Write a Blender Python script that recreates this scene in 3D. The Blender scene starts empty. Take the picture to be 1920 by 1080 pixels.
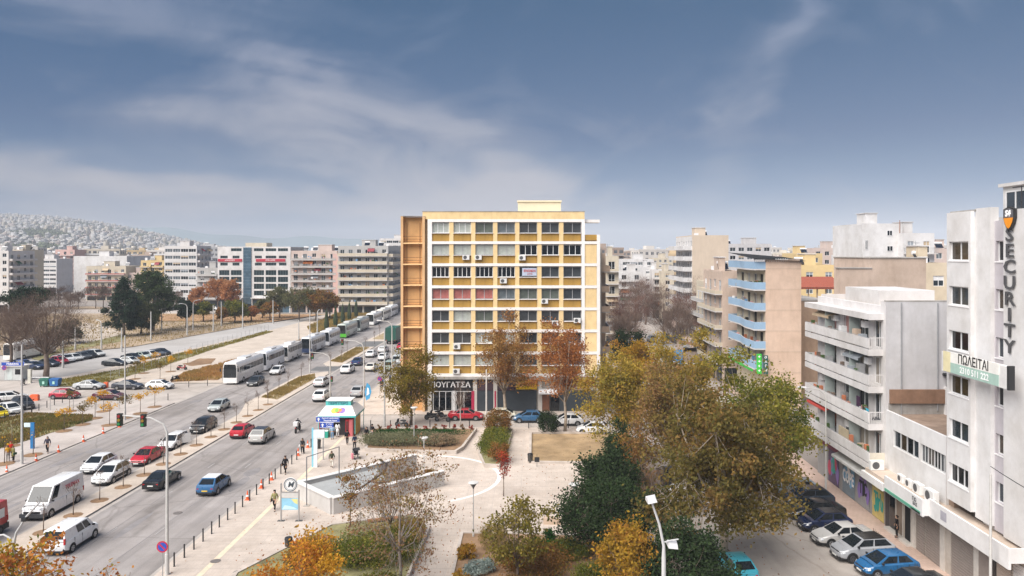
import bpy, bmesh, math, random
import numpy as np
from mathutils import Vector, Matrix, noise
from mathutils.geometry import tessellate_polygon
R = math.radians
SC = bpy.context.scene
C = SC.collection
rnd = random.Random(11)

# ------------------------------------------------------------------ camera, sky, sun, exposure
CAM_H, FOC, CX, CY = 22.0, 1400.0, 1005.0, 472.0      # eye height (m); focal length, vanishing point of the avenue
cd = bpy.data.cameras.new('camera'); cam = bpy.data.objects.new('camera', cd); C.objects.link(cam)
cam.location = (0, 0, CAM_H); cam.rotation_euler = (R(90), 0, 0)
cd.sensor_width = 36; cd.lens = FOC/1920*36
cd.shift_x = -(CX-960)/1920; cd.shift_y = -(540-CY)/1920
cd.clip_start = 0.5; cd.clip_end = 30000
SC.camera = cam
SUN_EL, SUN_AZ = 50, 222     # degrees; azimuth clockwise from +y (behind the camera, to its left)
EXPO = 1.47
SC.view_settings.view_transform = 'Standard'; SC.view_settings.look = 'None'
SC.view_settings.gamma = 1.0; SC.view_settings.exposure = EXPO
SC.view_settings.use_curve_mapping = False
sd = bpy.data.lights.new('sun', 'SUN'); sd.energy = 2.7; sd.angle = R(62); sd.color = (1, .95, .89)
sun = bpy.data.objects.new('sun', sd); C.objects.link(sun)
_s = Vector((math.sin(R(SUN_AZ))*math.cos(R(SUN_EL)), math.cos(R(SUN_AZ))*math.cos(R(SUN_EL)), math.sin(R(SUN_EL))))
sun.rotation_euler = _s.to_track_quat('Z', 'Y').to_euler(); sun.location = (0, -40, 120)

def nd(nt, typ, **kw):
    n = nt.nodes.new(typ)
    for k, v in kw.items():
        if k.startswith('i_'):
            n.inputs[k[2:].replace('_', ' ')].default_value = v
        else: setattr(n, k, v)
    return n
def ramp(nt, stops, fac=None, interp='LINEAR'):
    n = nt.nodes.new('ShaderNodeValToRGB'); cr = n.color_ramp; cr.interpolation = interp
    while len(cr.elements) < len(stops): cr.elements.new(0.5)
    for e, (p, c) in zip(cr.elements, stops):
        e.position = p; e.color = (c[0], c[1], c[2], 1)
    if fac is not None: nt.links.new(fac, n.inputs[0])
    return n
def lin(h):
    h = h.lstrip('#'); v = [int(h[i:i+2], 16)/255 for i in (0, 2, 4)]
    return tuple(x/12.92 if x <= .04045 else ((x+.055)/1.055)**2.4 for x in v)

w = bpy.data.worlds.new('World'); SC.world = w; w.use_nodes = True
nt = w.node_tree; nt.nodes.clear(); L = nt.links.new
out = nd(nt, 'ShaderNodeOutputWorld'); bg = nd(nt, 'ShaderNodeBackground'); L(bg.outputs[0], out.inputs[0])
sky = nd(nt, 'ShaderNodeTexSky', sky_type='NISHITA', sun_disc=False, sun_elevation=R(SUN_EL), sun_rotation=R(SUN_AZ), air_density=1.6, dust_density=3.0)
tc = nd(nt, 'ShaderNodeTexCoord'); sep = nd(nt, 'ShaderNodeSeparateXYZ'); L(tc.outputs['Generated'], sep.inputs[0])
def mth(op, a, b=None, c=None, clamp=False):
    n = nd(nt, 'ShaderNodeMath', operation=op, use_clamp=clamp)
    for i, x in enumerate((a, b, c)):
        if x is None: continue
        if isinstance(x, (int, float)): n.inputs[i].default_value = x
        else: L(x, n.inputs[i])
    return n.outputs[0]
# high thin cloud: noise over the direction of view, drawn out along a slant, with one long bank rising to the left
mp = nd(nt, 'ShaderNodeMapping'); mp.inputs['Rotation'].default_value = (R(8), R(-24), R(0)); mp.inputs['Scale'].default_value = (1.5, .9, 3.6); mp.inputs['Location'].default_value = (.35, 0.4, .2)
L(tc.outputs['Generated'], mp.inputs[0])
n1 = nd(nt, 'ShaderNodeTexNoise', i_Scale=2.0, i_Detail=11.0, i_Roughness=0.57, i_Distortion=1.2); L(mp.outputs[0], n1.inputs['Vector'])
n2 = nd(nt, 'ShaderNodeTexNoise', i_Scale=1.1, i_Detail=3.0, i_Roughness=0.5, i_Distortion=1.6); L(mp.outputs[0], n2.inputs['Vector'])
ta = mth('DIVIDE', sep.outputs[0], mth('MAXIMUM', mth('ABSOLUTE', sep.outputs[1]), .25)); wz = mth('MULTIPLY', mth('SUBTRACT', n2.outputs[0], .5), .34)
def bank(a0, e0, nx, ny, wd, lo, hi):     # a soft bank along a slanted line of the sky between two azimuths
    d = mth('ADD', mth('ADD', mth('MULTIPLY', mth('SUBTRACT', ta, a0), nx), mth('MULTIPLY', mth('SUBTRACT', sep.outputs[2], e0), ny)), wz)
    g_ = mth('POWER', 2.718, mth('MULTIPLY', mth('MULTIPLY', d, d), -1/(wd*wd)))
    s1 = nd(nt, 'ShaderNodeMapRange', interpolation_type='SMOOTHSTEP'); L(ta, s1.inputs[0]); s1.inputs[1].default_value = lo-.12; s1.inputs[2].default_value = lo+.12
    s2 = nd(nt, 'ShaderNodeMapRange', interpolation_type='SMOOTHSTEP'); L(ta, s2.inputs[0]); s2.inputs[1].default_value = hi+.12; s2.inputs[2].default_value = hi-.12
    return mth('MULTIPLY', g_, mth('MULTIPLY', s1.outputs[0], s2.outputs[0]))
cl = mth('ADD', mth('MULTIPLY', n1.outputs[0], 1.05), -.22)
cl = mth('ADD', cl, mth('MULTIPLY', bank(-.02, .10, .337, .941, .075, -1.4, .06), .36))
cl = mth('ADD', cl, mth('MULTIPLY', bank(.1, .125, -.05, .99, .028, -.15, .30), .16))
cl = mth('ADD', cl, mth('MULTIPLY', bank(.32, .24, -.75, .66, .03, .2, .6), .20))
cl = mth('ADD', cl, mth('MULTIPLY', bank(.4, .27, .03, .99, .018, .28, .62), .16))
cl = mth('ADD', cl, mth('MULTIPLY', bank(-.4, .06, .06, .99, .045, -1.6, .1), .42))
clr = ramp(nt, [(0.34, (0, 0, 0)), (0.52, (.24, .24, .24)), (0.66, (.62, .62, .62)), (0.82, (.95, .95, .95))], cl)
low = ramp(nt, [(0.0, lin('#8095ac')), (0.035, lin('#668cb4')), (0.08, lin('#3278b0')), (0.15, lin('#005c9a')), (0.33, lin('#00578a')), (0.6, lin('#4a6c9c')), (1, lin('#7f90ad'))], sep.outputs[2])
hi = ramp(nt, [(0.0, lin('#cac7cd')), (0.05, lin('#c8c5ce')), (0.13, lin('#c4c4d1')), (0.30, lin('#8fa0c2')), (1, lin('#a8afbe'))], sep.outputs[2])
mx = nd(nt, 'ShaderNodeMix', data_type='RGBA'); L(clr.outputs[0], mx.inputs[0]); L(low.outputs[0], mx.inputs[6]); L(hi.outputs[0], mx.inputs[7])
sk = nd(nt, 'ShaderNodeVectorMath', operation='SCALE'); L(sky.outputs[0], sk.inputs[0]); sk.inputs['Scale'].default_value = 0.07
mx2 = nd(nt, 'ShaderNodeMix', data_type='RGBA'); mx2.inputs[0].default_value = 0.10; L(mx.outputs[2], mx2.inputs[6]); L(sk.outputs[0], mx2.inputs[7])
L(mx2.outputs[2], bg.inputs[0]); bg.inputs[1].default_value = 0.83/(2**EXPO)

# ------------------------------------------------------------------ materials
_M = {}
def mat(name, col, rough=.85, var=.12, scale=1.5, stain=0., bump=0., metal=0., alpha=None, streak=0., fine=0., tracks=0.):
    if name in _M: return _M[name]
    if isinstance(col, str): col = lin(col)
    m = bpy.data.materials.new(name); m.use_nodes = True; nt = m.node_tree; L = nt.links.new
    b = nt.nodes['Principled BSDF']; b.inputs['Roughness'].default_value = rough; b.inputs['Metallic'].default_value = metal
    if rough > .6: b.inputs['Specular IOR Level'].default_value = .25
    if var > 0 or stain > 0 or streak > 0 or fine > 0:
        tc = nd(nt, 'ShaderNodeTexCoord'); n = nd(nt, 'ShaderNodeTexNoise', i_Scale=scale, i_Detail=6.0, i_Roughness=.62); L(tc.outputs['Object'], n.inputs['Vector'])
        a = tuple(x*(1-var) for x in col); c = tuple(min(1, x*(1+var)) for x in col)
        r = ramp(nt, [(.3, a), (.7, c)], n.outputs[0]); o = r.outputs[0]
        if stain > 0:
            n2 = nd(nt, 'ShaderNodeTexNoise', i_Scale=scale*.23, i_Detail=8.0, i_Roughness=.7); L(tc.outputs['Object'], n2.inputs['Vector'])
            r2 = ramp(nt, [(.42, (1, 1, 1)), (.62, (1-stain, 1-stain*1.08, 1-stain*1.2))], n2.outputs[0])
            x = nd(nt, 'ShaderNodeMix', data_type='RGBA', blend_type='MULTIPLY'); x.inputs[0].default_value = 1; L(o, x.inputs[6]); L(r2.outputs[0], x.inputs[7]); o = x.outputs[2]
        if streak > 0:   # rain streaks: noise drawn out down the wall
            mp = nd(nt, 'ShaderNodeMapping'); mp.inputs['Scale'].default_value = (.9, .9, .3); L(tc.outputs['Object'], mp.inputs[0])
            n3 = nd(nt, 'ShaderNodeTexNoise', i_Scale=1.3, i_Detail=5.0, i_Roughness=.65); L(mp.outputs[0], n3.inputs['Vector'])
            r3 = ramp(nt, [(.45, (1, 1, 1)), (.75, (1-streak, 1-streak*1.03, 1-streak*1.1))], n3.outputs[0])
            x = nd(nt, 'ShaderNodeMix', data_type='RGBA', blend_type='MULTIPLY'); x.inputs[0].default_value = 1; L(o, x.inputs[6]); L(r3.outputs[0], x.inputs[7]); o = x.outputs[2]
        if fine > 0:
            n4 = nd(nt, 'ShaderNodeTexNoise', i_Scale=14.0, i_Detail=3.0, i_Roughness=.7); L(tc.outputs['Object'], n4.inputs['Vector'])
            r4 = ramp(nt, [(.3, (1-fine,)*3), (.7, (1+fine,)*3)], n4.outputs[0])
            x = nd(nt, 'ShaderNodeMix', data_type='RGBA', blend_type='MULTIPLY'); x.inputs[0].default_value = 1; L(o, x.inputs[6]); L(r4.outputs[0], x.inputs[7]); o = x.outputs[2]
        if tracks > 0:   # long worn and oily bands left by the traffic, and a web of cracks
            mp = nd(nt, 'ShaderNodeMapping'); mp.inputs['Scale'].default_value = (.75, .028, 1); L(tc.outputs['Object'], mp.inputs[0])
            n5 = nd(nt, 'ShaderNodeTexNoise', i_Scale=1.2, i_Detail=7.0, i_Roughness=.6); L(mp.outputs[0], n5.inputs['Vector'])
            r5 = ramp(nt, [(.36, (1-tracks,)*3), (.5, (1, 1, 1)), (.68, (1+tracks*.5, 1+tracks*.48, 1+tracks*.45))], n5.outputs[0])
            x = nd(nt, 'ShaderNodeMix', data_type='RGBA', blend_type='MULTIPLY'); x.inputs[0].default_value = 1; L(o, x.inputs[6]); L(r5.outputs[0], x.inputs[7]); o = x.outputs[2]
            nw = nd(nt, 'ShaderNodeTexNoise', i_Scale=.6, i_Detail=4.0); L(tc.outputs['Object'], nw.inputs['Vector']); ad = nd(nt, 'ShaderNodeMix', data_type='VECTOR'); ad.inputs[0].default_value = .35; L(tc.outputs['Object'], ad.inputs[4]); L(nw.outputs['Color'], ad.inputs[5])
            vo = nd(nt, 'ShaderNodeTexVoronoi', feature='DISTANCE_TO_EDGE', i_Scale=.16); L(ad.outputs[1], vo.inputs['Vector'])
            r6 = ramp(nt, [(0, (.74, .73, .72)), (.012, (1, 1, 1))], vo.outputs['Distance']); x = nd(nt, 'ShaderNodeMix', data_type='RGBA', blend_type='MULTIPLY'); x.inputs[0].default_value = .8; L(o, x.inputs[6]); L(r6.outputs[0], x.inputs[7]); o = x.outputs[2]
        L(o, b.inputs['Base Color'])
        if bump > 0:
            bn = nd(nt, 'ShaderNodeBump', i_Strength=bump, i_Distance=.03); L(n.outputs[0], bn.inputs['Height']); L(bn.outputs[0], b.inputs['Normal'])
    else: b.inputs['Base Color'].default_value = (*col, 1)
    _M[name] = m; return m
def paint(hexc):
    n = 'car_paint_'+hexc
    if n in _M: return _M[n]
    m = mat(n, hexc, rough=.28, var=.0)
    b = m.node_tree.nodes['Principled BSDF']; b.inputs['Coat Weight'].default_value = .6; b.inputs['Coat Roughness'].default_value = .08
    nt = m.node_tree; L = nt.links.new; tc = nd(nt, 'ShaderNodeTexCoord'); n = nd(nt, 'ShaderNodeTexNoise', i_Scale=2.5, i_Detail=5.0); L(tc.outputs['Object'], n.inputs['Vector'])
    r = ramp(nt, [(.3, (.22,)*3), (.75, (.48,)*3)], n.outputs[0]); L(r.outputs[0], b.inputs['Roughness'])
    return m
def glass(name, col='#10151a', rough=.06, var=.35, scale=.35):
    if name in _M: return _M[name]
    m = mat(name, col, rough=rough, var=var, scale=scale); m.node_tree.nodes['Principled BSDF'].inputs['Specular IOR Level'].default_value = .6
    return m
def leafmat(name, cols, trans=.38):
    if name in _M: return _M[name]
    m = bpy.data.materials.new(name); m.use_nodes = True; nt = m.node_tree; L = nt.links.new; nt.nodes.clear()
    o = nd(nt, 'ShaderNodeOutputMaterial'); at = nd(nt, 'ShaderNodeAttribute', attribute_name='tone'); ge = nd(nt, 'ShaderNodeNewGeometry')
    a = nd(nt, 'ShaderNodeMath', operation='MULTIPLY_ADD'); L(ge.outputs['Random Per Island'], a.inputs[0]); a.inputs[1].default_value = .45; L(at.outputs['Fac'], a.inputs[2])
    k = len(cols); r = ramp(nt, [(i/(k-1), lin(c)) for i, c in enumerate(cols)], a.outputs[0])
    d = nd(nt, 'ShaderNodeBsdfDiffuse'); t = nd(nt, 'ShaderNodeBsdfTranslucent'); mxs = nd(nt, 'ShaderNodeMixShader'); mxs.inputs[0].default_value = trans
    L(r.outputs[0], d.inputs[0]); L(r.outputs[0], t.inputs[0]); L(d.outputs[0], mxs.inputs[1]); L(t.outputs[0], mxs.inputs[2]); L(mxs.outputs[0], o.inputs[0])
    _M[name] = m; return m

# ------------------------------------------------------------------ mesh building
class MB:
    def __init__(s): s.v = []; s.f = []; s.mi = []; s.mats = []
    def _m(s, m):
        if m not in s.mats: s.mats.append(m)
        return s.mats.index(m)
    def face(s, pts, m):
        n = len(s.v); s.v += [tuple(p) for p in pts]; s.f.append(tuple(range(n, n+len(pts)))); s.mi.append(s._m(m)); return s
    def box(s, x0, y0, z0, x1, y1, z1, m, skip=''):
        n = len(s.v); s.v += [(x0,y0,z0),(x1,y0,z0),(x1,y1,z0),(x0,y1,z0),(x0,y0,z1),(x1,y0,z1),(x1,y1,z1),(x0,y1,z1)]
        F = {'b':(3,2,1,0),'t':(4,5,6,7),'f':(0,1,5,4),'r':(1,2,6,5),'k':(2,3,7,6),'l':(3,0,4,7)}; i = s._m(m)
        for k, q in F.items():
            if k in skip: continue
            s.f.append(tuple(n+a for a in q)); s.mi.append(i)
        return s
    def tube(s, pts, rad, m, n=6, caps=True):
        pts = [Vector(p) for p in pts]; i0 = len(s.v); i = s._m(m)
        if not isinstance(rad, (list, tuple)): rad = [rad]*len(pts)
        for k, p in enumerate(pts):
            t = (pts[min(k+1, len(pts)-1)]-pts[max(k-1, 0)])
            if t.length < 1e-6: t = Vector((0, 0, 1))
            t.normalize(); a = t.cross(Vector((0, 1, 0)) if abs(t.y) < .9 else Vector((1, 0, 0))).normalized(); b = t.cross(a)
            for j in range(n):
                q = 2*math.pi*j/n; s.v.append(tuple(p+(a*math.cos(q)+b*math.sin(q))*rad[k]))
        for k in range(len(pts)-1):
            for j in range(n):
                a0 = i0+k*n+j; a1 = i0+k*n+(j+1) % n; s.f.append((a0, a1, a1+n, a0+n)); s.mi.append(i)
        if caps:
            s.f.append(tuple(i0+j for j in range(n))[::-1]); s.mi.append(i); e = i0+(len(pts)-1)*n; s.f.append(tuple(e+j for j in range(n))); s.mi.append(i)
        return s
    def prism(s, poly, z0, z1, m, mside=None, holes=()):
        loops = [[Vector((x, y, 0)) for x, y in poly]]+[[Vector((x, y, 0)) for x, y in h] for h in holes]
        flat = [p for l in loops for p in l]; n = len(s.v); s.v += [(p.x, p.y, z1) for p in flat]; i = s._m(m)
        for t in tessellate_polygon(loops):
            a, b, c = (flat[q] for q in t)
            t = t if (b-a).cross(c-a).z > 0 else t[::-1]
            s.f.append(tuple(n+q for q in t)); s.mi.append(i)
        if z0 < z1:
            for l in loops:
                for a, b in zip(l, l[1:]+l[:1]): s.face([(a.x,a.y,z0),(b.x,b.y,z0),(b.x,b.y,z1),(a.x,a.y,z1)], mside or m)
        return s
    def lathe(s, prof, m, n=16, c=(0, 0)):
        i0 = len(s.v); i = s._m(m)
        for r, z in prof:
            for j in range(n): q = 2*math.pi*j/n; s.v.append((c[0]+r*math.cos(q), c[1]+r*math.sin(q), z))
        for k in range(len(prof)-1):
            for j in range(n):
                a0 = i0+k*n+j; a1 = i0+k*n+(j+1) % n; s.f.append((a0, a1, a1+n, a0+n)); s.mi.append(i)
        return s
    def mesh(s, name, smooth=False, sharp=None, bevel=0):
        me = bpy.data.meshes.new(name); me.from_pydata(s.v, [], s.f)
        for m in s.mats: me.materials.append(m)
        me.polygons.foreach_set('material_index', s.mi)
        if bevel:
            bm = bmesh.new(); bm.from_mesh(me); bmesh.ops.remove_doubles(bm, verts=bm.verts, dist=1e-4)
            bmesh.ops.bevel(bm, geom=bm.edges[:], offset=bevel, segments=2, affect='EDGES', profile=.6); bm.to_mesh(me); bm.free()
        if smooth:
            me.polygons.foreach_set('use_smooth', [True]*len(me.polygons))
            if sharp: me.set_sharp_from_angle(angle=R(sharp))
        me.update(); return me
    def build(s, name, parent=None, smooth=False, sharp=None, bevel=0, **kw):
        return obj(name, s.mesh(name, smooth, sharp, bevel), parent, **kw)
def obj(name, me, parent=None, loc=(0,0,0), rz=0, kind=None, label=None, cat=None, group=None, mats=None, scale=None):
    o = bpy.data.objects.new(name, me); C.objects.link(o); o.location = loc; o.rotation_euler = (0, 0, rz)
    if scale: o.scale = scale
    if parent is not None: o.parent = parent
    if kind: o['kind'] = kind
    if label: o['label'] = label
    if cat: o['category'] = cat
    if group: o['group'] = group
    if mats:
        for i, m in mats.items():
            o.material_slots[i].link = 'OBJECT'; o.material_slots[i].material = m
    return o
def thing(name, label, cat, loc=(0,0,0), rz=0, group=None): return obj(name, None, None, loc, rz, None, label, cat, group)
def struct(name, mb, label=None, loc=(0,0,0)): return mb.build(name, None, kind='structure', label=label, loc=loc)
def gp(px_, py_, z=0.):     # a point surveyed in the photograph, on the plane at height z, in metres
    s = (CAM_H-z)/(py_-CY); return ((px_-CX)*s, FOC*s)
def gpl(pts, z=0.): return [gp(a, b, z) for a, b in pts]
def text_mesh(txt, size, m, ext=.02, bold=.0, align='CENTER', squash=1.0, name='lettering', shear=0):
    cu = bpy.data.curves.new(name, 'FONT'); cu.body = txt; cu.size = size; cu.extrude = ext; cu.offset = bold; cu.align_x = align; cu.align_y = 'CENTER'; cu.resolution_u = 2; cu.shear = shear
    o = bpy.data.objects.new(name, cu); C.objects.link(o); bpy.context.view_layer.update()
    me = bpy.data.meshes.new_from_object(o.evaluated_get(bpy.context.evaluated_depsgraph_get())); me.name = name
    bpy.data.objects.remove(o); bpy.data.curves.remove(cu)
    me.transform(Matrix.Rotation(R(90), 4, 'X') @ Matrix.Scale(squash, 4, (1, 0, 0)))      # upright, facing -y
    me.materials.clear(); me.materials.append(m); return me

# shared materials
ASPH = mat('asphalt', (.31, .285, .275), .9, .10, .35, stain=.18, fine=.12, bump=.1, tracks=.22)
ASPH2 = mat('asphalt_side_street', (.44, .395, .36), .9, .12, .3, stain=.2, fine=.1, tracks=.1)
KERB = mat('kerb_stone', (.42, .39, .36), .85, .15, 2, stain=.25)
WHITE = mat('white_plaster', (.66, .64, .635), .8, .06, 1.2, stain=.16, streak=.10)
WHITE2 = mat('clean_white', (.78, .77, .77), .6, .03, 1.2)
LGREY = mat('light_grey_plaster', (.56, .55, .56), .8, .06, 1, stain=.12, streak=.12)
BEIGE = mat('beige_render', (.56, .43, .33), .9, .09, .8, stain=.22, streak=.15)
DARK = mat('dark_parts_and_shade', (.03, .03, .033), .8, .2, 2)
BLACKP = mat('black_plastic', (.02, .02, .022), .5, .1, 4)
STEEL = mat('galvanised_steel', (.45, .46, .47), .45, .1, 6, metal=.6)
LAMPG = mat('lamp_post_grey', (.50, .49, .47), .55, .1, 4)
GL = glass('window_glass'); GL2 = glass('window_glass_curtained', '#5d6468', .12, .3, 1.5); GL3 = glass('window_glass_dim', '#2c3338', .08, .5, .8)
WFR = mat('window_frame_white', (.72, .72, .72), .5, .04, 3)
CONC = mat('concrete', (.42, .40, .38), .9, .12, 1, stain=.3, streak=.3)
BARK = mat('tree_bark', (.16, .12, .095), .95, .35, 3, bump=.4)
BARK2 = mat('plane_tree_bark', (.34, .28, .22), .95, .35, 2, bump=.3)
# ------------------------------------------------------------------ the ground, streets and plaza
PIT = [(-12.9, 67.6), (-9.3, 70.6), (-12.0, 74.4), (-16.6, 71.0)]       # stairwell of the metro entrance
g0 = MB(); g0.prism([(-9000, -60), (9000, -60), (9000, 7900), (-9000, 7900)], 0, -.03, mat('city_ground', (.30, .27, .25), .95, .2, .05, stain=.3, fine=.1), holes=[PIT])
struct('ground', g0)
a = MB(); a.prism([(-52.4, 10), (-25.8, 10), (-25.8, 900), (-52.4, 900)], 0, 0, ASPH); struct('avenue_road', a)
a = MB(); a.prism([(-25.8, 93), (60, 93), (60, 100.4), (-25.8, 100.4)], 0, 0, ASPH2); struct('cross_street_road', a)
a = MB(); a.prism([(11.5, 20), (25.4, 20), (25.4, 93), (11.5, 93)], 0, 0, ASPH2); struct('side_street_road', a)
a = MB(); a.prism([(11.5, 100.4), (29, 100.4), (40, 260), (12, 260)], 0, 0, ASPH2); struct('far_side_street_road', a)
a = MB(); a.prism([(-150, 99), (-58, 103.8), (-52.4, 108.5), (-52.4, 124.6), (-64, 124.6), (-72, 126), (-150, 130)], 0, .002, ASPH2); struct('parking_entry_road', a)
a = MB(); a.prism([(-150, 130), (-83, 128), (-79.3, 150), (-77, 175), (-74, 210), (-72, 260), (-79, 260), (-88, 204), (-93, 172), (-103, 158), (-150, 156)], 0, .001, mat('parking_asphalt', (.42, .40, .385), .9, .08, .2, stain=.15)); struct('parking_lot_road', a)
# lane wear, patches and tar seams on the avenue
W_ = mat('worn_asphalt_patch', (.235, .22, .22), .9, .2, .8); W2 = mat('dusty_gutter', (.40, .365, .335), .95, .15, .7, fine=.1)
a = MB(); rr = random.Random(4)
for _ in range(46):
    x = rr.uniform(-51, -27); y = rr.uniform(52, 170)
    if -42.6 < x < -36.5: continue
    L_, w_ = rr.uniform(.6, 4), rr.uniform(.3, .9); a.prism([(x+math.cos(t)*w_*rr.uniform(.7, 1), y+math.sin(t)*L_*rr.uniform(.7, 1)) for t in [i*.7 for i in range(9)]], 0, .004, W_)
for x in (-33.6, -29.9, -44.3, -48.2):
    pts = [(x+rr.uniform(-.12, .12), 45+i*6) for i in range(22)]
    a.prism([(p[0]-.025, p[1]) for p in pts]+[(p[0]+.025, p[1]) for p in pts[::-1]], 0, .008, W_)
struct('road_patches', a)
a = MB()
for x0, x1 in ((-52.4, -52.0), (-39.75, -39.35+0), (-37.1, -36.7), (-26.2, -25.8)):
    if x0 == -39.75: continue
    a.prism([(x0, 20), (x1, 20), (x1, 300), (x0, 300)], 0, .012, W2)
a.prism([(-40.3, 20), (-39.95, 20), (-39.95, 107), (-40.3, 107)], 0, .012, W2)
struct('gutter', a)
# faded lane lines
LN = mat('faded_road_paint', (.36, .34, .33), .8, .2, 3)
a = MB()
for x in (-44.1, -48.0, -33.4, -29.6):
    y = 40
    while y < 260: a.prism([(x-.05, y), (x+.05, y), (x+.05, y+1.6), (x-.05, y+1.6)], 0, .016, LN); y += 9
struct('lane_markings', a)

def pave_mat(name, col, sx, sy, joint=.72, var=.1):
    if name in _M: return _M[name]
    m = mat(name, col, .9, var, .5, stain=.14, fine=.07); nt = m.node_tree; L = nt.links.new; b = nt.nodes['Principled BSDF']
    src = b.inputs['Base Color'].links[0].from_socket; tc = nd(nt, 'ShaderNodeTexCoord')
    br = nd(nt, 'ShaderNodeTexBrick', offset=.5, i_Scale=1.0); br.inputs['Brick Width'].default_value = sx; br.inputs['Row Height'].default_value = sy; br.inputs['Mortar Size'].default_value = .012
    br.inputs['Color1'].default_value = (1, 1, 1, 1); br.inputs['Color2'].default_value = (.93, .92, .91, 1); br.inputs['Mortar'].default_value = (joint,)*3+(1,); L(tc.outputs['Object'], br.inputs['Vector'])
    x = nd(nt, 'ShaderNodeMix', data_type='RGBA', blend_type='MULTIPLY'); x.inputs[0].default_value = 1; L(src, x.inputs[6]); L(br.outputs[0], x.inputs[7]); L(x.outputs[2], b.inputs['Base Color'])
    return m
PAVE = pave_mat('plaza_paving', (.555, .48, .42), .6, .6, .78)
PAVE2 = pave_mat('median_paving', (.56, .485, .415), .4, .4, .85)
PAVE3 = pave_mat('pink_pavement', (.56, .42, .35), .4, .4, .72)
PAVEL = pave_mat('left_pavement_paving', (.50, .45, .42), .6, .6, .85)
a = MB(); a.prism([(-25.8, 15), (11.5, 15), (11.5, 93), (-25.8, 93)], 0, .12, PAVE, KERB, holes=[PIT]); struct('plaza_pavement', a)
a = MB(); a.prism([(-25.8, 100.4), (9.5, 100.4), (9.5, 106), (-17.8, 106), (-17.8, 300), (-25.8, 300)], 0, .12, PAVE, KERB); struct('building_pavement', a)
a = MB(); a.prism([(25.4, 20), (28.2, 20), (28.2, 93), (25.4, 93)], 0, .12, PAVE3, KERB); struct('shop_front_pavement', a)
a = MB(); a.prism([(29, 100.4), (32.6, 100.4), (50, 240), (42, 240)], 0, .12, PAVE3, KERB); struct('far_pavement', a)
# left pavement with its kerb
a = MB(); a.prism([(-52.4, 15), (-52.4, 108.3), (-58, 103.6), (-72, 102.6), (-150, 97), (-150, 15)], 0, .12, PAVEL, KERB); struct('left_pavement', a)
a = MB(); a.prism([(-52.4, 124.8), (-52.4, 320), (-72, 320), (-72, 260), (-74, 210), (-77, 175), (-79.3, 150), (-83, 128), (-72, 126.2), (-64, 124.8)], 0, .12, PAVE2, KERB); struct('left_promenade_pavement', a)
# median: kerbed strip, widening into three planted islands
a = MB(); a.prism([(-39.9, 15), (-37.2, 15), (-37.2, 134), (-38, 136.5), (-40.5, 134.5), (-42, 131), (-42, 108), (-40.6, 103), (-39.9, 100)], 0, .13, PAVE2, KERB)
a.prism([(-41.6, 146), (-40, 143), (-37.6, 143), (-37.2, 146), (-37.2, 172), (-41.8, 172)], 0, .13, PAVE2, KERB)
a.prism([(-41.8, 183), (-37.2, 183), (-37.2, 320), (-41.8, 320)], 0, .13, PAVE2, KERB)
struct('median_strip', a)
a = MB()
for y0, y1 in ((138, 143), (172.5, 183)): a.prism([(-42, y0), (-37.2, y0), (-37.2, y1), (-42, y1)], 0, .006, mat('dark_asphalt_patch', (.15, .15, .15), .9, .1, 1))
struct('median_crossing', a)

def ragged(poly, step=.8, amp=.2, seed=1):
    r_ = random.Random(seed); o = []
    for (x0, y0), (x1, y1) in zip(poly, poly[1:]+poly[:1]):
        n = max(1, int(math.hypot(x1-x0, y1-y0)/step))
        for i in range(n): t = i/n; o.append((x0+(x1-x0)*t+r_.uniform(-amp, amp), y0+(y1-y0)*t+r_.uniform(-amp, amp)))
    return o
DRY = mat('dry_grass_ground', (.36, .28, .17), .95, .3, .9, stain=.2, fine=.2)
GRN = mat('green_grass_ground', (.24, .22, .11), .95, .4, .6, stain=.2, fine=.2)
SOIL = mat('brown_soil', (.27, .17, .10), .95, .25, 1, stain=.2, fine=.15)
LOT = mat('scrubland', (.40, .31, .22), .95, .3, .08, stain=.25, fine=.15)
def patch(name, poly, m, z=.14, seed=1, amp=.2):
    b = MB(); b.prism(ragged(poly, .8, amp, seed), z-.05, z, m); return struct(name, b)
patch('median_lawn', [(-41.2, 112), (-38.3, 110.5), (-38.1, 129), (-39.5, 133.2), (-41.2, 130)], DRY, .15, amp=.06)
patch('median_lawn', [(-41, 149), (-38.2, 147), (-38, 170.5), (-41, 170.5)], DRY, .15, 2, .06)
patch('median_lawn', [(-41, 187), (-38, 186), (-38, 240), (-41, 240)], DRY, .15, 3, .06)
patch('dry_lawn', [(-.5, 77.4), (6.8, 77), (9.5, 79), (9.5, 89.6), (-.5, 89.6)], mat('park_dry_lawn', (.38, .27, .155), .95, .25, .5, stain=.3, fine=.2), .16, amp=.03)
patch('left_grass_bed', gpl([(-90, 806), (0, 787), (48, 775), (175, 779), (172, 788), (92, 813), (26, 833), (-90, 868)], .15), GRN, .16, 5, .15)
patch('verge_lawn', gpl([(112, 724), (112, 712), (230, 692), (330, 664), (430, 640), (500, 620), (512, 622), (400, 655), (300, 688), (180, 722)], .15), GRN, .16, 6)
patch('promenade_soil_bed', gpl([(322, 716), (345, 700), (420, 680), (470, 668), (440, 690), (410, 712)], .15), SOIL, .15, 7)
patch('promenade_soil_bed', gpl([(345, 683), (375, 672), (405, 672), (395, 682), (360, 686)], .15), SOIL, .15, 8)
patch('promenade_soil_bed', gpl([(440, 690), (520, 655), (600, 622), (640, 605), (652, 608), (560, 650), (470, 690)], .15), DRY, .155, 9)
patch('scrubland_lot', [(-150, 157), (-103, 159), (-93, 173), (-88, 205), (-79, 258), (-60, 259), (-60, 262), (-110, 264), (-180, 300), (-260, 240)], LOT, .10, 10)
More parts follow.
